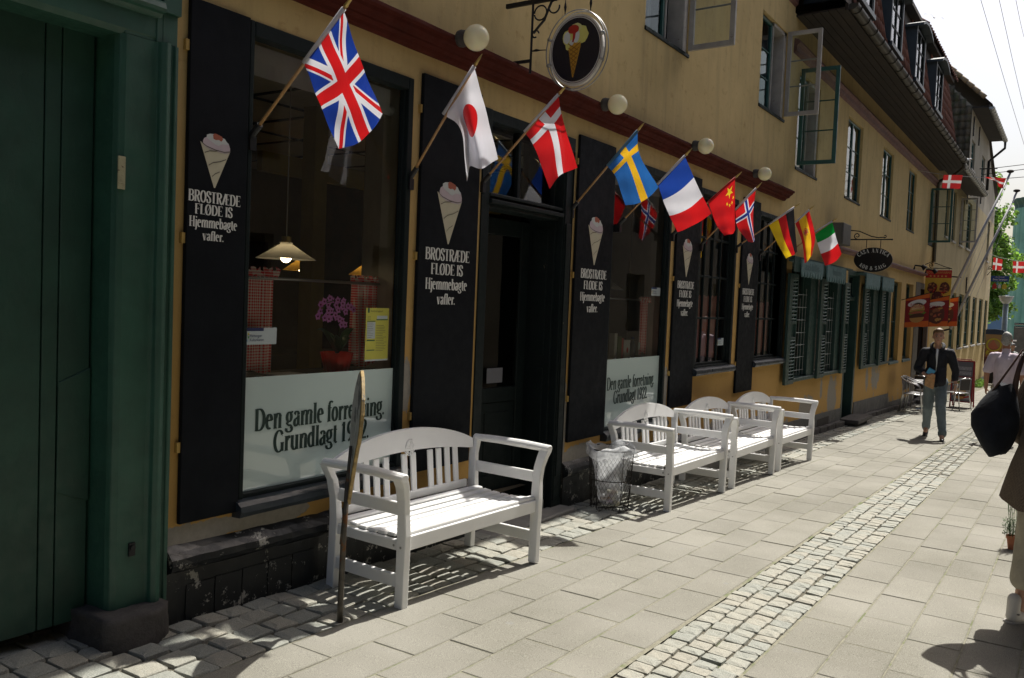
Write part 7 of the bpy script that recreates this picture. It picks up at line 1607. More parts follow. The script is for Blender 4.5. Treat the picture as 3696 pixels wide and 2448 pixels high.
def royal(x, ya, za0, lab, kind, y1=-.62):
    """flag-like hanging poster: hung from a slanted arm, facing down the street towards the camera"""
    t = thing('hanging_poster', lab, 'poster', (x, 0, 2.0), 0, 'red fast food posters hanging over the street')
    y0 = ya; W = y0 - y1
    zt = lambda s_: 1.96 + .15 * s_; zb = lambda s_: 1.27 + .05 * s_
    put = lambda u, v, d: (x - d, y0 - W * u, zb(u) + (zt(u) - zb(u)) * v)
    mb = MB(); mb.prism([(0, 0), (1, 0), (1, 1), (0, 1)], 0, -.006, put); obj('sheet', mb, M_rdark, t)
    for nm, pts in (('border_print', [(0, 0), (1, 0), (1, .17), (0, .17)]), ('border_print', [(0, .91), (1, .86), (1, 1), (0, 1)])): mb = MB(); mb.poly([put(u, v, .0006) for u, v in pts]); obj(nm, mb, M_orange, t, fix=False)
    mb = MB(); mb.poly([put(u, v, .0012) for u, v in circ(.48, .76, .38, .115, 24)]); obj('logo_oval', mb, M_wprint, t, fix=False)
    RO = Euler((pi / 2, 0, -pi / 2)); me_o = btext('ROYAL', .10, (x - .0022, y0 - W * .20, 1.775 + .0), RO, M_rprint, t, width=W * .50); me_o = btext('BURGER' if kind == 'burger' else 'KEBAB', .07, (x - .0022, y0 - W * .26, 1.735 + .0), RO, M_rprint, t, width=W * .42)
    prints(t, put, burger(.5, .42, .72 * .95) if kind == 'burger' else meat(.52, .42, .74, 3))
    mb = MB(); mb.tube([(x, 0, 1.92), (x, y1 - .02, 2.12)], .010, 6); mb.tube([(x, y1, 2.12), (x, y1 - .01, 1.32)], .004, 5); obj('arm', mb, M_iron, t); return t
royal(22.4, -.10, 2, 'red hanging poster with white oval logo and a large hamburger, foremost of three', 'burger')
royal(24.9, -.10, 2, 'red hanging poster of kebab meat, middle of three', 'kebab', -.74); royal(26.2, -.10, 2, 'red hanging poster mostly hidden, furthest of three', 'kebab', -.82)
x = 25.75; t = thing('hanging_sign', 'red and yellow shawarma sign with five stars hanging from a scrolled bracket', 'sign', (x, 0, 2.9))
put = lambda u, v, d: (x - d, -.03 - .64 * u, 1.86 + .95 * v)
mb = MB(); mb.prism([(0, 0), (1, 0), (1, 1), (0, 1)], 0, -.012, put); obj('sheet', mb, flatm('yellow sign ground', (.62, .42, .05)), t)
mb = MB(); mb.poly([put(u, v, .0006) for u, v in ((0, .78), (1, .78), (1, 1), (0, 1))]); obj('band_print', mb, M_rprint, t, fix=False)
btext('ROYAL SHAWARMA', .09, (x - .0014, -.05, 2.715), RX, flatm('gold print', (.60, .34, .10)), t, width=.60)
for i in range(5):
    mb = MB(); P = []
    for k in range(10): a = pi / 2 + k * pi / 5; r = .038 if k % 2 == 0 else .016; P.append(put(.20 + .145 * i + r * cos(a) / .64, .83 + r * sin(a) / .95, .0014))
    mb.poly(P); obj('star_print', mb, bpy.data.materials['gold print'], t, fix=False)
prints(t, put, meat(.28, .50, .38, 5) + [('pepper_print', 'pep', [(.30, .36), (.34, .36), (.48, .56), (.46, .57)])] + meat(.76, .50, .40, 9) + [('pepper_print', 'pep', [(.52, .36), (.78, .34), (.78, .37), (.52, .40)])] + meat(.5, .18, .5, 12))
mb = MB(); mb.bar((x, 0, 2.86), (x, -.66, 2.86), .02, .02); mb.tube([(x, 0, 2.95), (x, -.15, 3.03), (x, -.3, 2.98), (x, -.5, 2.9), (x, -.62, 2.87)], .01, 6); mb.tube(spiral((-.16, 2.94), .06, .012, -90, 400, x=x), .009, 6); mb.tube([(x, -.1, 2.86), (x, -.1, 2.8)], .005, 5); mb.tube([(x, -.6, 2.86), (x, -.6, 2.8)], .005, 5); obj('bracket', mb, M_iron, t)
# spot lamps on the mauve ledge
for i, (lx, lab) in enumerate(((23.3, 'black spot lamp on the ledge left of the shawarma sign'), (25.2, 'black spot lamp pointing at the shawarma sign'))):
    t2 = thing('spot_lamp', lab, 'lamp', (lx, -.1, 2.72)); mb = MB(); mb.tube([(lx, -.1, 2.70), (lx, -.12, 2.80), (lx, -.3, 2.78)], .02, 8); obj('arm', mb, M_iron, t2); mb = MB(); mb.tube([(lx, -.28, 2.80), (lx, -.36, 2.72)], [.04, .07], 10); obj('lamp_head', mb, M_iron, t2)
# A-board
t = thing('a_board', 'red framed pavement board showing a sandwich and a burger behind the young man', 'sign board', (25.0, -1.15, gz(25)))
g0 = gz(25.0); MA = Matrix.Translation((24.95, -.89, g0)) @ Matrix.Rotation(radians(-92), 4, 'Z'); MA2 = MA @ Matrix.Rotation(radians(-9), 4, 'X')
# local x runs towards -y world (to the right in the picture), local -y faces the camera
W = .52; H = 1.24
for s_, Mx in ((1, MA @ Matrix.Rotation(radians(-8), 4, 'X')), (-1, MA @ Matrix.Translation((0, .50, 0)) @ Matrix.Rotation(radians(14), 4, 'X'))):
    mb = MB()
    for bx in ((0, .035, .0, H), (W - .035, W, .0, H), (.035, W - .035, .15, .18), (.035, W - .035, H - .035, H), (.035, W - .035, .80, .82)): mb.box(bx[0], bx[1], -.015, .015, bx[2], bx[3], 0, Mx)
    fr = obj('frame', mb, flatm('red enamelled frame', (.24, .012, .015), .35) if s_ == 1 else bpy.data.materials['red enamelled frame'], t, bevel=.006)
    mb = MB(); mb.box(.035, W - .035, -.004, .004, .18, H - .035, 0, Mx); obj('panel', mb, flatm('grey board panel', (.13, .13, .15)) if s_ == 1 else bpy.data.materials['grey board panel'], t)
    if s_ == 1:
        pf = lambda u, v, d, Mx=Mx: Mx @ Vector((.035 + (W - .07) * u, -.006 - d, .18 + (H - .215) * v))
        for k, (u0, u1, v0, v1) in enumerate(((.06, .92, .79, .87), (.06, .92, .67, .75), (.10, .92, .37, .59), (.10, .92, .05, .30))):
            mb = MB(); mb.poly([pf(u, v, .0003) for u, v in ((u0, v0), (u1, v0), (u1, v1), (u0, v1))]); obj('label_print', mb, flatm('pale card', (.36, .35, .36)) if k == 0 else bpy.data.materials['pale card'], t, fix=False)
        prints(t, pf, [('bun_print', 'meat', circ(.44, .50, .30, .05, 16, w=.1, seed=5)), ('salad_print', 'salad', circ(.45, .46, .32, .035, 16, w=.15, seed=6)), ('bun_print', 'pale', circ(.42, .44, .30, .025, 14)), ('pepper_print', 'pep', [(.50, .39), (.56, .39), (.86, .54), (.84, .56)])] + [(a_, k_, [(u, v * .5 + .09) for u, v in p_]) for a_, k_, p_ in burger(.46, .17, .62)] + [('pepper_print', 'pep', [(.60, .07), (.92, .11), (.92, .15), (.62, .10)])])
        for txt, vv in (('STOR FALAFEL', .835), ('30 DKK / 40 SEK', .80), ('STOR SHAWARMA', .715), ('35 DKK / 45 SEK', .68)):
            q = pf(.14, vv, .0012); btext(txt, .035, q, Euler((pi / 2 - radians(8), 0, radians(-92))), M_navy, t, width=.34)
mb = MB(); mb.tube([MA @ Vector((.03, -.17, H - .03)), MA @ Vector((.03, -.19, H + .03)), MA @ Vector((W - .03, -.19, H + .03)), MA @ Vector((W - .03, -.17, H - .03))], .012, 8); obj('handle', mb, bpy.data.materials['red enamelled frame'], t)
# cafe chairs
M_rat = flatm('dark woven seat', (.05, .045, .045), .6)
def chair(lab):
    t = thing('cafe_chair', lab, 'chair', (0, 0, 0), 0, 'steel framed cafe chairs outside the kebab shop')
    mb = MB()
    for s_ in (-1, 1):
        mb.tube([(s_ * .24, -.24, 0), (s_ * .235, -.20, .42), (s_ * .265, -.18, .60), (s_ * .27, -.10, .66), (s_ * .255, .08, .70), (s_ * .19, .22, .77), (s_ * .10, .265, .80), (0, .275, .805)], .0125, 8)
        mb.tube([(s_ * .22, .26, 0), (s_ * .20, .19, .42), (s_ * .19, .20, .60), (s_ * .19, .22, .77)], .0125, 8)
    obj('frame', mb, M_steel, t, smooth=True)
    for s_ in (-1, 1):
        for yy, y2 in ((-.24, -.20), (.26, .19)): pass
    mb = MB(); mb.tube([(-.21, -.20, .425), (.21, -.20, .425), (.215, 0, .43), (.20, .19, .425), (-.20, .19, .425), (-.215, 0, .43)], .011, 8, closed=True); obj('seat_ring', mb, M_steel, t, smooth=True)
    mb = MB(); mb.box(-.205, .205, -.195, .185, .425, .437); obj('seat', mb, M_rat, t, bevel=.004); mb = MB(); mb.box(-.18, .18, .205, .215, .50, .78); obj('backrest', mb, M_rat, t, bevel=.004)
    return t
c0 = chair('steel framed cafe chair nearest the camera, behind the young man, back to the wall'); c0.location = (21.55, -.52, gz(21.55) + .01); c0.rotation_euler = (0, 0, radians(-4))
dup(c0, (22.05, -.48, gz(22.05) + .01), radians(-8), 'second steel cafe chair pushed close behind the nearest one'); dup(c0, (23.6, -.5, gz(23.6) + .01), radians(60), 'steel cafe chair turned sideways by the small step'); dup(c0, (24.0, -1.15, gz(24) + .01), radians(150), 'steel cafe chair partly hidden by the legs of the young man')
t = thing('cafe_table', 'small round cafe table between the chairs outside the kebab shop', 'table', (22.9, -.6, gz(22.9))); g0 = gz(22.9); mb = MB(); mb.lathe([(.001, .70), (.28, .70), (.285, .715), (.001, .72)], 28, Matrix.Translation((22.9, -.6, g0))); obj('table_top', mb, M_steel, t); mb = MB(); mb.tube([(22.9, -.6, g0 + .02), (22.9, -.6, g0 + .7)], .022, 8)
for k in range(3): a = 2 * pi * k / 3; mb.tube([(22.9, -.6, g0 + .06), (22.9 + .22 * cos(a), -.6 + .22 * sin(a), g0 + .01)], .013, 6)
obj('pedestal', mb, M_steel, t)
# ------------------------------------------------------------------ second house, tall grey house, end of the row
h2 = thing('ochre_corner_house', 'lower ochre house beyond the yellow one, with green windows and silver gutter', 'house', (27.4, 0, -.9))
LOW = [(31.8, 33.2, .47, 2.38), (34.1, 35.5, .47, 2.39), (36.25, 37.85, .47, 2.41), (38.7, 40.3, .47, 2.40), (41.3, 42.9, .46, 2.39), (43.95, 45.2, .43, 2.38)]
MID = [(29.2, 30.0, 4.03, 5.62), (30.9, 31.75, 4.03, 5.66), (32.95, 34.0, 4.05, 5.70), (35.0, 36.4, 4.08, 5.76), (43.0, 44.0, 4.1, 5.85)]
TOP = [(34.95, 36.1, 6.93, 7.97), (38.75, 40.0, 6.98, 8.02)]
mb = wall_grid(27.35, 34.4, -2, 5.95, [o for o in LOW if o[1] < 34.3] + [o for o in MID if o[1] < 34.3] + [(34.1, 34.4, .47, 2.39)])
mb.add(wall_grid(34.4, 46.0, -2.2, 5.95, [(34.4, 35.5, .47, 2.39)] + [o for o in LOW if o[0] > 35.6] + [o for o in MID if o[0] > 34.4]))
mb.quad((46.0, 0, -2.2), (46.0, 9, -2.2), (46, 9, 6), (46, 0, 6)); mb.quad((27.35, 9, -2), (46, 9, -2), (46, 9, 6), (27.35, 9, 6)); mb.quad((27.35, 0, 5.95), (34.4, 0, 5.95), (34.4, 9, 5.95), (27.35, 9, 5.95))
mb.quad((27.35, 0, 3.3), (46, 0, 3.3), (46, 9, 3.3), (27.35, 9, 3.3))
obj('wall', mb, M_wall3, h2, fix=False)
mb = MB(); mb.poly([(41.5, -.012, -1.12), (46.0, -.012, -1.12), (46.0, -.012, -2), (41.5, -.012, -2)]); mb.poly([(28, -.012, -.62), (41.5, -.012, -1.0), (41.5, -.012, -2), (28, -.012, -2)]); obj('plinth', mb, basic('grey plinth far', (.10, .10, .098), .85), h2, fix=False)
mb = MB()
for i in range(5): mb.box(27.3, 34.35, -.55 + i * .11 + .004, -.55 + (i + 1) * .11, 5.80 + .02 * i, 5.82 + .02 * i)
obj('soffit_board', mb, M_soffit, h2)
gutter(h2, 26.9, 34.3, -.60, 5.88, .085, M_zinc, .38)
mb = MB(); mb.quad((27.3, -.6, 5.95), (34.4, -.6, 5.95), (34.4, 4.2, 9.6), (27.3, 4.2, 9.6)); mb.quad((27.3, 4.2, 9.6), (34.4, 4.2, 9.6), (34.4, 9, 5.9), (27.3, 9, 5.9)); rf = obj('roof', mb, M_soffit, h2, fix=False)
tg = pantile(.22, .34, M_tile2, amp=.045)
tiles(rf, (27.4, -.52, 6.02), (1, 0, 0), (0, 4.8, 3.65), 31, 6, .22, .28, tg)
def farwin(parent, o, cols=2, rows=4, mull=.05):
    a, b2, c, d_ = o; window(parent, a + .03, b2 - .03, c + .02, d_ - .02, .06, cols, rows, M_teal, .05, .03, M_glass2, .05, mull=mull); backroom(parent, a, b2, c, d_, .16, .6)
    mb = MB(); mb.box(a - .04, b2 + .04, -.05, .06, c - .06, c); obj('window_sill', mb, M_wtrim, parent)
for o in LOW: farwin(h2, o)
for o in MID: farwin(h2, o, 2, 4)
casement(32.9, 4.1, 5.6, .5, M_wtrim, radians(86), 4)
for ch in [o for o in bpy.data.objects if o.name.startswith('casement') and abs(o.data.vertices[0].co.x - 32.9) < .9]: ch.parent = h2; ch.matrix_parent_inverse = parent_world(h2).inverted()
def anchor(parent, x, z, L=.5):
    mb = MB(); mb.bar((x, -.03, z), (x, -.03, z + L), .03, .04, up=(0, 1, 0))
    for k, s_ in ((.3, 1), (.55, -1), (.75, 1)): mb.tube([(x, -.035, z + L * k), (x + .06 * s_, -.035, z + L * k + .04), (x + .05 * s_, -.035, z + L * k + .09), (x, -.035, z + L * k + .1)], .014, 5)
    obj('wall_anchor', mb, M_iron, parent)
h3 = thing('tall_grey_house', 'tall grey stuccoed house with tile hung gable rising behind the lower roof', 'house', (34.4, 0, 6))
mb = wall_grid(34.4, 41.0, 5.95, 8.98, TOP); mb.poly([(41, 0, 5.95), (46, 0, 5.95), (45.6, 0, 7.1), (43, 0, 8.0), (41, 0, 8.98)]); mb.poly([(34.4, 0, 5.95), (34.4, 0, 9.0), (34.4, 4.5, 13.9), (34.4, 9, 9), (34.4, 9, 5.95)]); mb.quad((41, 0, 5.9), (41, 9, 5.9), (41, 9, 9), (41, 0, 9)); mb.quad((34.4, 9, 5.95), (46, 9, 5.95), (46, 9, 9), (34.4, 9, 9)); mb.quad((46, 0, 5.95), (46, 9, 5.95), (45.6, 9, 7), (45.6, 0, 7))
obj('wall', mb, M_stucco, h3, fix=False)
for o in TOP: farwin(h3, o, 2, 3)
mb = MB(); mb.quad((34.3, -.62, 9.02), (41.2, -.62, 9.02), (41.2, 4.5, 14.1), (34.3, 4.5, 14.1)); mb.quad((34.3, 4.5, 14.1), (41.2, 4.5, 14.1), (41.2, 9.5, 9), (34.3, 9.5, 9)); mb.box(34.35, 41.1, -.50, 0, 8.92, 8.98); mb.box(34.3, 41.15, -.54, -.50, 8.9, 9.04); mb.poly([(41, 0, 8.95), (41, 4.5, 13.9), (41, 9, 8.95)])
mb.quad((41, -.1, 8.9), (46, -.1, 7.2), (46, 5, 9.5), (41, 5, 12))
rf3 = obj('roof', mb, M_soffit, h3, fix=False)
gutter(h3, 34.3, 41.0, -.60, 8.92, .09, M_zinc, .5)
mb = MB(); mb.tube([(40.9, -.6, 8.88), (40.95, -.6, 8.6), (41.0, -.05, 8.1), (41.0, -.05, 6.9)], .05, 8); obj('downpipe', mb, M_iron, h3, smooth=True)
# tile hung gable facing down the street
tg2 = pantile(.20, .30, M_tile2, amp=.05, lift=.06, lip=.07)
tiles(h3, (34.36, 2.6, 6.0), (0, -1, 0), (0, 0, 1), 13, 30, .20, .25, tg2, skip=lambda p: p.z > 9.02 + (p.y + .0) * 1.0 or p.y < -.02, maxn=300)
mb = MB()
for i in range(16):
    t0 = i / 16.; y = -.35 + 3.2 * t0; z = 9.30 + 3.2 * t0; mb.tube([(34.34, y - .03, z - .03), (34.34, y + .19, z + .19)], [.085, .065], 10)
rc = obj('ridge_tile', mb, basic('pale ridge tiles', (.30, .22, .13), .85, .3, 6, rv=.3), h3, smooth=True)  # ridge tiles in a paler tan than the gable tiles
for x, z in ((34.9, 8.05), (36.9, 8.05), (38.9, 6.1), (34.3, 5.55)): anchor(h3, x, z, .7 if z > 7 else .6)
for x, z in ((35.8, 2.45),): anchor(h2, x, z, .6)

# ------------------------------------------------------------------ leaning flagpoles with stays
m_pole = basic('silvery flagpole paint', (.34, .33, .34), .5, .1, 4)
for n_, (bx, b_, top, lab) in enumerate((((27.6, (-.35, 1.9), None), None, (28.9, -1.66, 5.8), 'nearer silver flagpole leaning out over the street'), ((29.5, (-.30, 1.2), None), None, (30.8, -1.74, 5.48), 'further silver flagpole leaning out over the street'))):
    P0 = Vector((bx[0], bx[1][0], bx[1][1])); P1 = Vector(top)
    t = thing('flagpole', lab, 'flagpole', (bx[0], 0, 2.5), 0, 'leaning flagpoles on the ochre house')
    mb = MB(); mb.tube([P0, P1], [.042, .028], 10); obj('pole', mb, m_pole, t, smooth=True); mb = MB(); mb.ball(P1 + Vector((0, 0, .05)), .10, .10, .05, n=12, k=6); obj('cap', mb, M_soffit, t, smooth=True)
    mb = MB(); d = (P1 - P0).normalized(); q = P0 + d * .9; mb.tube([(q.x, 0, q.z + .05), (q.x, q.y - .05, q.z)], .02, 6); mb.tube([(q.x + .15, 0, q.z + .05), (q.x, q.y - .05, q.z)], .02, 6); mb.tube([P0, (P0.x, 0, P0.z - .1)], .03, 6); obj('bracket', mb, M_iron, t)
    mb = MB(); mb.tube([P1, P0 + d * .4 + Vector((0, -.12, 0)), ], .005, 4); mb.tube([P1 + Vector((0, -.02, 0)), P0 + d * 1.0 + Vector((0, -.25, -.1))], .004, 4); obj('halyard', mb, flatm('cord white', (.5, .5, .48)) if 'cord white' not in bpy.data.materials else bpy.data.materials['cord white'], t)
# ------------------------------------------------------------------ bunting
def pennant(cr_, P, lab, parent_mat, wob=.03, seed=0):
    """P: four corners a(top left) b(top right) c(bottom right) d(bottom left)"""
    a, b2, c, d = [Vector(p) for p in P]; nu, nv = 20, 14; mb = MB(); uvs = []
    for j in range(nv + 1):
        for i in range(nu + 1):
            u, v = i / nu, j / nv; p = (a * (1 - u) + b2 * u) * (1 - v) + (d * (1 - u) + c * u) * v; p = p + Vector((1, .3, 0)) * wob * sin(6 * u + seed + 2 * v) * (.3 + v); mb.v.append(tuple(p)); uvs.append((1 - v, u * .95))
    for j in range(nv):
        for i in range(nu): q = j * (nu + 1) + i; mb.f.append((q, q + 1, q + nu + 2, q + nu + 1)); mb.m.append(0)
    me = mb.mesh('pennant', True); ul = me.uv_layers.new(name='UVMap')
    for lp in me.loops: ul.data[lp.index].uv = uvs[lp.vertex_index]
    o = link('pennant', me, parent_mat, None); tag(o, lab, 'flag', 'Danish pennants strung across the street'); return o
M_dane = cloth_mat('bunting cloth', nordic((.42, .02, .02), (.60, .58, .56)), .35)
mb = MB(); mb.tube([(23.5, 0, 5.17), (22.6, -.75, 4.89), (22.9, -1.5, 4.84), (23.1, -1.97, 4.83), (23.5, -3.2, 4.95), (24, -5.2, 5.3)], .008, 5); tag(obj('bunting_cord', mb, bpy.data.materials['cord white'], None), 'white cord of the higher string of Danish pennants', 'cord')
pennant(None, [(22.27, -.76, 4.85), (22.51, -1.13, 4.86), (22.50, -1.10, 4.54), (22.25, -.74, 4.54)], 'Danish pennant spread flat on the higher cord below the gutter end', M_dane, .015)
pennant(None, [(22.79, -1.56, 4.84), (23.05, -1.98, 4.83), (23.02, -1.92, 4.58), (22.95, -1.75, 4.76)], 'crumpled Danish pennant next to the nearer flagpole top', M_dane, .06, 2)
mb = MB(); mb.tube([(43.1, 0, 4.44), (43.3, -.5, 4.25), (43.6, -1.2, 4.12), (44, -1.9, 4.10), (45, -5, 4.4)], .012, 5); tag(obj('bunting_cord', mb, bpy.data.materials['cord white'], None), 'white cord of the lower string of Danish pennants before the tree', 'cord')
from mathutils import Vector as V3
pennant(None, [(43.5, -.16 - .10, 4.28), (43.5, -.62, 4.17), (43.5, -.60, 3.70), (43.5, -.24, 3.72)], 'Danish pennant on the lower cord, left one before the tree', M_dane, .03, 1)
pennant(None, [(43.9, -.98, 4.13), (43.9, -1.48, 4.11), (43.9, -1.45, 3.62), (43.9, -1.0, 3.62)], 'Danish pennant on the lower cord, right one at the edge of the frame', M_dane, .03, 3)
# ------------------------------------------------------------------ blue hanging sign with three little houses
x = 44.06; t = thing('hanging_sign', 'blue hanging sign with red, white and yellow house shapes before the tree', 'sign', (x, 0, 3.6))
mb = MB(); mb.bar((x, 0, 3.78), (x, -.86, 3.78), .03, .03); mb.tube(spiral((-.12, 3.85), .08, .02, -90, 350, x=x), .015, 6); mb.tube([(x, 0, 3.5), (x, -.08, 3.6), (x, -.2, 3.76)], .015, 6); obj('bracket', mb, M_iron, t)
mb = MB(); mb.box(x, x + .02, -.87, -.17, 3.23, 3.48); obj('panel', mb, flatm('royal blue sign', (.012, .05, .22)), t)
btext('Ernst Sørensen', .13, (x - .003, -.24, 3.28), RX, M_wprint, t, width=.56); btext('Guldsmed', .06, (x - .003, -.34, 3.41), RX, M_wprint, t, width=.34)
for yy, w, hh, c_ in ((-.24, .17, .27, (.35, .02, .015)), (-.46, .11, .2, (.5, .5, .5)), (-.62, .18, .27, (.5, .36, .04))):
    mb = MB(); pts = [(0, 0), (w, 0), (w, hh * .6), (w / 2, hh), (0, hh * .6)]; mb.prism(pts, 0, .02, lambda u, v, d: (x + d, yy - u, 2.90 + (.0 if hh > .25 else .03) + v)); obj('house_shape', mb, flatm('shape %.2f' % c_[0], c_), t)
# ------------------------------------------------------------------ street lamp, kiosk, wall, tower, tree, sea front
g0 = gz(46)
t = thing('street_lamp', 'grey street lamp with glass bowl head in the square', 'street lamp', (46.0, -.69, g0)); mb = MB(); mb.tube([(46, -.69, g0), (46, -.69, 2.3)], [.13, .11], 14); obj('post', mb, basic('pale blue grey steel', (.20, .26, .30), .5), t, smooth=True)
mb = MB(); mb.lathe([(.05, 2.25), (.14, 2.30), (.24, 2.42), (.29, 2.56), (.305, 2.62), (.28, 2.63), (.001, 2.66)], 24, Matrix.Translation((46, -.69, 0))); obj('lamp_head', mb, flatm('lamp bowl glass', (.42, .43, .42), .15), t, smooth=True); mb = MB(); mb.tube([(46 + .305 * cos(2 * pi * i / 24), -.69 + .305 * sin(2 * pi * i / 24), 2.62) for i in range(24)], .015, 5, closed=True); obj('rim', mb, M_zinc, t)
t = thing('street_lamp', 'second glass bowl street lamp cut off by the right edge of the frame', 'street lamp', (52.0, -1.75, gz(52))); mb = MB(); mb.tube([(52, -1.75, gz(52)), (52, -1.75, 2.0)], [.13, .11], 14); obj('post', mb, bpy.data.materials['pale blue grey steel'], t); mb = MB(); mb.lathe([(.05, 1.95), (.24, 2.1), (.31, 2.3), (.001, 2.34)], 24, Matrix.Translation((52, -1.75, 0))); obj('lamp_head', mb, bpy.data.materials['lamp bowl glass'], t, smooth=True)
kx = 44.5
t = thing('poster_stand', 'arched poster cabinet advertising a words festival with a yellow speech bubble', 'advertising stand', (kx, -.5, gz(kx)))
kz = lambda v: -.52 + 1.62 * v; ky = lambda u: -.06 - .80 * u
mb = MB(); pts = [(ky(0), kz(0)), (ky(1), kz(0)), (ky(1), kz(.93)), (ky(.85), kz(.98)), (ky(.5), kz(1.0)), (ky(.1), kz(.99)), (ky(0), kz(.98))]
mb.prism([(-ky(0), 0)] and [(-p[0], p[1]) for p in pts], 0, .25, lambda u, v, d: (kx + d, -u, v)); obj('cabinet', mb, flatm('navy cabinet', (.02, .035, .07), .4), t)
mb = MB(); mb.box(kx - .012, kx, -.84, -.08, kz(.02), kz(.85)); obj('poster', mb, flatm('orange brown poster', (.30, .13, .06)), t); mb = MB(); mb.box(kx - .015, kx - .012, -.84, -.08, kz(.02), kz(.22)); obj('dark_band', mb, flatm('dark red poster band', (.12, .03, .02)), t)
mb = MB(); mb.box(kx - .0145, kx - .0125, -.84, -.08, kz(.45), kz(.85)); obj('upper_band', mb, flatm('tan poster band', (.33, .20, .09)), t)
mb = MB(); mb.tube([(kx - .02, -.42 + .28 * cos(2 * pi * i / 32), kz(.56) + .27 * sin(2 * pi * i / 32)) for i in range(32)], .028, 6, closed=True); mb.poly([(kx - .022, -.12, kz(.30)), (kx - .022, -.16, kz(.40)), (kx - .022, -.28, kz(.38))]); obj('speech_bubble', mb, flatm('yellow print far', (.50, .42, .03)), t)
mb = MB(); mb.poly([(kx - .021, -.42 + .2 * cos(radians(a)), kz(.52) + .15 * sin(radians(a))) for a in (200, 240, 280, 320, 340, 20)] + [(kx - .021, -.40, kz(.70))]); obj('flame_print', mb, flatm('coral print', (.42, .13, .08)), t, fix=False)
btext('words', .30, (kx - .03, -.10, kz(.265)), RX, bpy.data.materials['yellow print far'], t, width=.70); btext('FESTIVAL', .10, (kx - .03, -.20, kz(.19)), RX, M_wprint, t, width=.42)
mb = MB(); mb.box(kx + .05, kx + .2, -.80, -.10, gz(kx), kz(0)); obj('foot', mb, M_intdark, t)
t = thing('sea_wall', 'low grey brown wall across the square below the green tower', 'wall', (62, -6, gz(62))); mb = MB(); mb.box(62, 62.6, -14, -.2, -2.2, 1.15); obj('wall', mb, basic('weathered brown wall', (.10, .09, .075), .9, .3, 2), t)
t = thing('street_sign', 'dark blue fingerpost sign with white writing at the right edge', 'sign', (48, -1.5, gz(48))); mb = MB(); mb.tube([(48, -1.55, gz(48)), (48, -1.55, 1.9)], .05, 8); obj('post', mb, flatm('dark blue post', (.02, .04, .07)), t)
mb = MB(); mb.box(47.96, 48.04, -1.52, -.98, 1.15, 1.27); mb.box(47.96, 48.04, -1.52, -.98, 1.30, 1.42); obj('panel', mb, bpy.data.materials['dark blue post'], t); btext('Skibsklarerergaarden', .07, (47.95, -1.0, 1.33), RX, M_wprint, t, width=.44); btext('Toldkammeret', .07, (47.95, -1.0, 1.18), RX, M_wprint, t, width=.40)
# fluted copper green tower
tx, ty = 95.0, -.9
t = thing('green_tower', 'round fluted copper green tower beyond the tree', 'tower', (tx, ty, gz(60)))
M_cop = basic('verdigris cladding', (.20, .42, .33), .6, .2, .6)
mb = MB(); mb.lathe([(3.1, -3), (3.1, 12.0)], 144, Matrix.Translation((tx, ty, 0)), wob=lambda a, z: 1 + .035 * abs(cos(12 * a)) ** .5 - .02); obj('shaft', mb, M_cop, t, fix=False)
mb = MB(); mb.lathe([(3.05, 11.9), (3.05, 12.3), (3.3, 12.75), (3.32, 12.9), (.01, 13.0)], 144, Matrix.Translation((tx, ty, 0)), wob=lambda a, z: 1 + .02 * cos(24 * a)); obj('cap', mb, basic('dark verdigris', (.05, .12, .10), .6, .2, 1), t, fix=False)
t = thing('harbour_hall', 'pale blue hall far off beside the tower', 'building', (140, 8, -2)); mb = MB(); mb.box(140, 150, -6, 14, -3, 3.6); mb.poly([(139.9, 14, 3.6), (139.9, -6, 3.6), (139.9, -6, 3.8), (139.9, 4, 8.0), (139.9, 14, 6.4)]); obj('wall', mb, basic('pale blue sheet', (.20, .30, .44), .7, .1, .5), t); mb = MB(); mb.box(139.5, 139.8, 1.5, 3.5, 1.0, 2.1); obj('vent_roof', mb, M_zinc, t)
t = thing('railing', 'white railing at the far side of the square', 'railing', (58, 2, gz(58))); mb = MB(); mb.tube([(58, 6, .35), (58, -.6, .35)], .04, 6); mb.tube([(58, 6, .0), (58, -.6, .0)], .03, 6)
for k in range(9): mb.tube([(58, 6 - .8 * k, gz(58)), (58, 6 - .8 * k, .35)], .03, 5)
obj('rail', mb, M_wprint, t)
# tree
def leafmat(name, c):
    m, nt, b = newmat(name); r = randval(nt); n = noise(nt, pos(nt), 1.3, 3)
    col = mixc(nt, ramp(nt, r * .6 + n * .4, .2, .8), scal(c, .55), scal(c, 1.5)); nt.links.new(col, b.inputs['Base Color']); b.inputs['Roughness'].default_value = .55
    tr = nt.nodes.new('ShaderNodeBsdfTranslucent'); hs = nt.nodes.new('ShaderNodeHueSaturation'); nt.links.new(col, hs.inputs['Color']); hs.inputs['Value'].default_value = 1.8; nt.links.new(hs.outputs[0], tr.inputs[0]); mx = nt.nodes.new('ShaderNodeMixShader'); mx.inputs[0].default_value = .4
    nt.links.new(b.outputs[0], mx.inputs[1]); nt.links.new(tr.outputs[0], mx.inputs[2]); nt.links.new(mx.outputs[0], nt.nodes['Material Output'].inputs[0]); return m
M_leaf = leafmat('lime tree leaf', (.11, .20, .03))
t = thing('leafy_tree', 'leafy green tree at the end of the street beside the green tower', 'tree', (66.0, 2.2, gz(60)))
mb = MB(); rg = random.Random(11); bx, by = 66.0, 2.2; gt = gz(60)
mb.tube([(bx, by, gt), (bx + .1, by, 1), (bx, by - .1, 4), (bx + .1, by, 8)], [.32, .26, .19, .07], 10)
cl = []
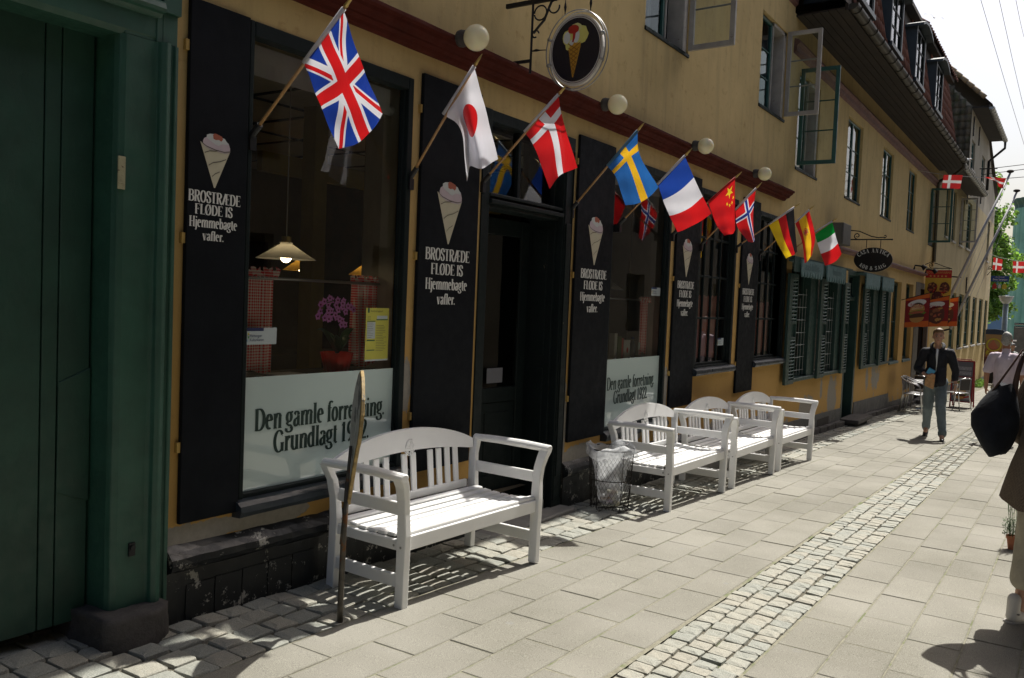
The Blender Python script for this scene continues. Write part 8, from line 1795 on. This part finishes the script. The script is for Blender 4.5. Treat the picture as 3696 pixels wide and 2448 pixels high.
for i in range(64):
    z = rg.uniform(1.6, 10.8); R = 2.6 * (1 - abs(z - 4.6) / 7.5) ** .8; a = rg.uniform(0, 2 * pi); r = R * rg.uniform(.35, 1.0); c = Vector((bx + r * cos(a), by + r * sin(a), z)); cl.append((c, rg.uniform(.45, .85)))
    if i % 2 == 0: mb.tube([(bx, by, max(1.5, z - 1.8)), ((bx + c.x) / 2, (by + c.y) / 2, z - .5), tuple(c)], [.08, .05, .02], 5)
obj('trunk', mb, basic('bark', (.06, .05, .04), .9, .3, 4), t, smooth=True)
mb = MB()
for c, r in cl:
    for k in range(230):
        d = Vector((rg.gauss(0, 1), rg.gauss(0, 1), rg.gauss(0, .8))).normalized() * r * rg.uniform(.45, 1.12); p = c + d; n_ = Vector((rg.gauss(0, 1), rg.gauss(0, 1), rg.gauss(0, 1) + .6)).normalized(); u = n_.orthogonal().normalized(); w = n_.cross(u); s_ = rg.uniform(.09, .17)
        mb.poly([p - u * s_, p + w * s_ * .7, p + u * s_, p - w * s_ * .7])
o_ = obj('crown', mb, M_leaf, t, fix=False)
# weeds at the wall foot and vines on the far gable
mb = MB(); rg = random.Random(12)
for i in range(1400):
    f = rg.random(); c = Vector((39.5 + 3.2 * f, -.12 - .30 * rg.random() ** 1.5, gz(41) + .02 + .22 * rg.random() ** 2)); d = Vector((rg.gauss(0, 1), rg.gauss(0, 1), rg.uniform(0, 1.5))).normalized(); e = d.cross(Vector((0, 1, .3))).normalized() * .018; mb.poly([c - e, c + d * .05, c + e, c - d * .04])
tag(obj('weeds', mb, M_leaf, None, fix=False), 'green weeds growing at the foot of the far ochre wall', 'weeds')['kind'] = 'stuff'
# wires
def wire(pts, lab, r=.012):
    mb = MB(); mb.tube(pts, r, 4); tag(obj('wire', mb, M_iron, None), lab, 'wire', 'wires against the sky')
wire([(38.0, 0, 7.35), (38.2, -.6, 7.36)], 'short bracket wire on the tall grey house', .02)
wire([(38.2, -.1, 7.35), (36, -3, 7.25), (34, -5.2, 7.2)], 'upper thin wire from the tall grey house across the street'); wire([(38.2, -.1, 7.15), (36, -3, 7.1), (34, -5.2, 7.1)], 'lower thin wire from the tall grey house across the street')
# sky wires: long spans that run down towards the harbour
def span(p0, p1, lab): wire([p0, (p0 + p1) / 2 - Vector((0, 0, .05)), p1], lab, .009)
span(Vector((36.5, .19, 13.4)), Vector((51.3, -.69, 10.5)), 'long slanting wire against the sky, leftmost of three'); span(Vector((36.9, -.39, 13.4)), Vector((51.3, -.58, 12.3)), 'long slanting wire against the sky, middle of three'); span(Vector((37.2, -.91, 13.4)), Vector((51.4, -.35, 16.0)), 'long slanting wire against the sky, nearest the right edge')
# gulls
def gull(loc, yaw, s, lab, fly=True):
    t = thing('gull', lab, 'bird', loc, yaw); t['_local'] = 1
    mb = MB(); mb.ball((0, 0, 0), .20 * s, .065 * s, .06 * s, n=14, k=10); mb.ball((-.2 * s, 0, .02 * s), .055 * s, .042 * s, .042 * s, n=10, k=8); mb.ball((.22 * s, 0, 0), .12 * s, .045 * s, .015 * s, n=10, k=6)
    fleshed('body', mb, flatm('gull white', (.70, .70, .70)) if 'gull white' not in bpy.data.materials else bpy.data.materials['gull white'], t, .012 * s, 1)
    mb = MB(); mb.tube([(-.24 * s, 0, .015 * s), (-.30 * s, 0, .005 * s)], [.012 * s, .003 * s], 6); obj('beak', mb, flatm('beak yellow', (.5, .3, .03)) if 'beak yellow' not in bpy.data.materials else bpy.data.materials['beak yellow'], t)
    for sd in (-1, 1):
        mb = MB(); sec = [(0, .04, 0, .11), (.2, .10, .11, .10), (.38, .0, .16, .085), (.58, .16, .06, .03), (.66, .22, .01, .006)] if fly else [(0, .03, .03, .05), (.03, .1, .02, .05), (.03, .24, 0, .02)]
        n = 8
        for (yy, xx, zz, ch) in sec:
            for j in range(n): a = 2 * pi * j / n; mb.v.append(((xx + ch * cos(a)) * s, sd * (yy + .02) * s, (zz + .010 * sin(a)) * s))
        for i in range(len(sec) - 1):
            for j in range(n): mb.f.append((i * n + j, i * n + (j + 1) % n, (i + 1) * n + (j + 1) % n, (i + 1) * n + j)); mb.m.append(0)
        mb.poly([mb.v[j] for j in range(n)]); mb.poly([mb.v[(len(sec) - 1) * n + j] for j in range(n)]); obj('wing', mb, flatm('gull grey', (.42, .42, .44)) if 'gull grey' not in bpy.data.materials else bpy.data.materials['gull grey'], t, smooth=True)
    if not fly:
        mb = MB(); mb.tube([(0, .02 * s, -.05 * s), (0, .02 * s, -.14 * s)], .006 * s, 5); mb.tube([(0, -.02 * s, -.05 * s), (0, -.02 * s, -.14 * s)], .006 * s, 5); obj('leg', mb, bpy.data.materials['beak yellow'], t)
    return t
GF = gull((66.5, 6.1, 22.3), radians(60), 1.0, 'white gull flying against the sky beside the tiled roof'); GF.rotation_euler = (radians(18), radians(-28), radians(15))
gull((27.5, -.60, 6.02), radians(100), .75, 'small white gull perched on the silver gutter', False)
# ------------------------------------------------------------------ houses on the other side of the street (behind the camera side)
op = thing('opposite_house', 'plain pale plastered house row on the other side of the street', 'house', (10, -5.6, 0))
mb = wall_grid(-25, 46, -2.5, 6.9, [(x, x + 1.0, .9, 2.3) for x in range(-20, 44, 3)] + [(x + .2, x + 1.1, 3.3, 4.6) for x in range(-20, 44, 3)], y=0, depth=.15)
mb.v = [(x, -5.5 - y, z) for x, y, z in mb.v]
mb.quad((-25, -5.2, 6.9), (46, -5.2, 6.9), (46, -9, 10), (-25, -9, 10)); mb.quad((-25, -12, -2), (46, -12, -2), (46, -9, 10), (-25, -9, 10))
obj('wall', mb, basic('pale plaster opposite', (.22, .20, .165), .9, .15, .8), op, fix=False)
mb = MB(); mb.quad((-25, -5.65, -1), (46, -5.65, -1), (46, -5.65, 5.5), (-25, -5.65, 5.5)); obj('dark_glass', mb, flatm('dark far glass', (.03, .04, .045), .1), op, fix=False)
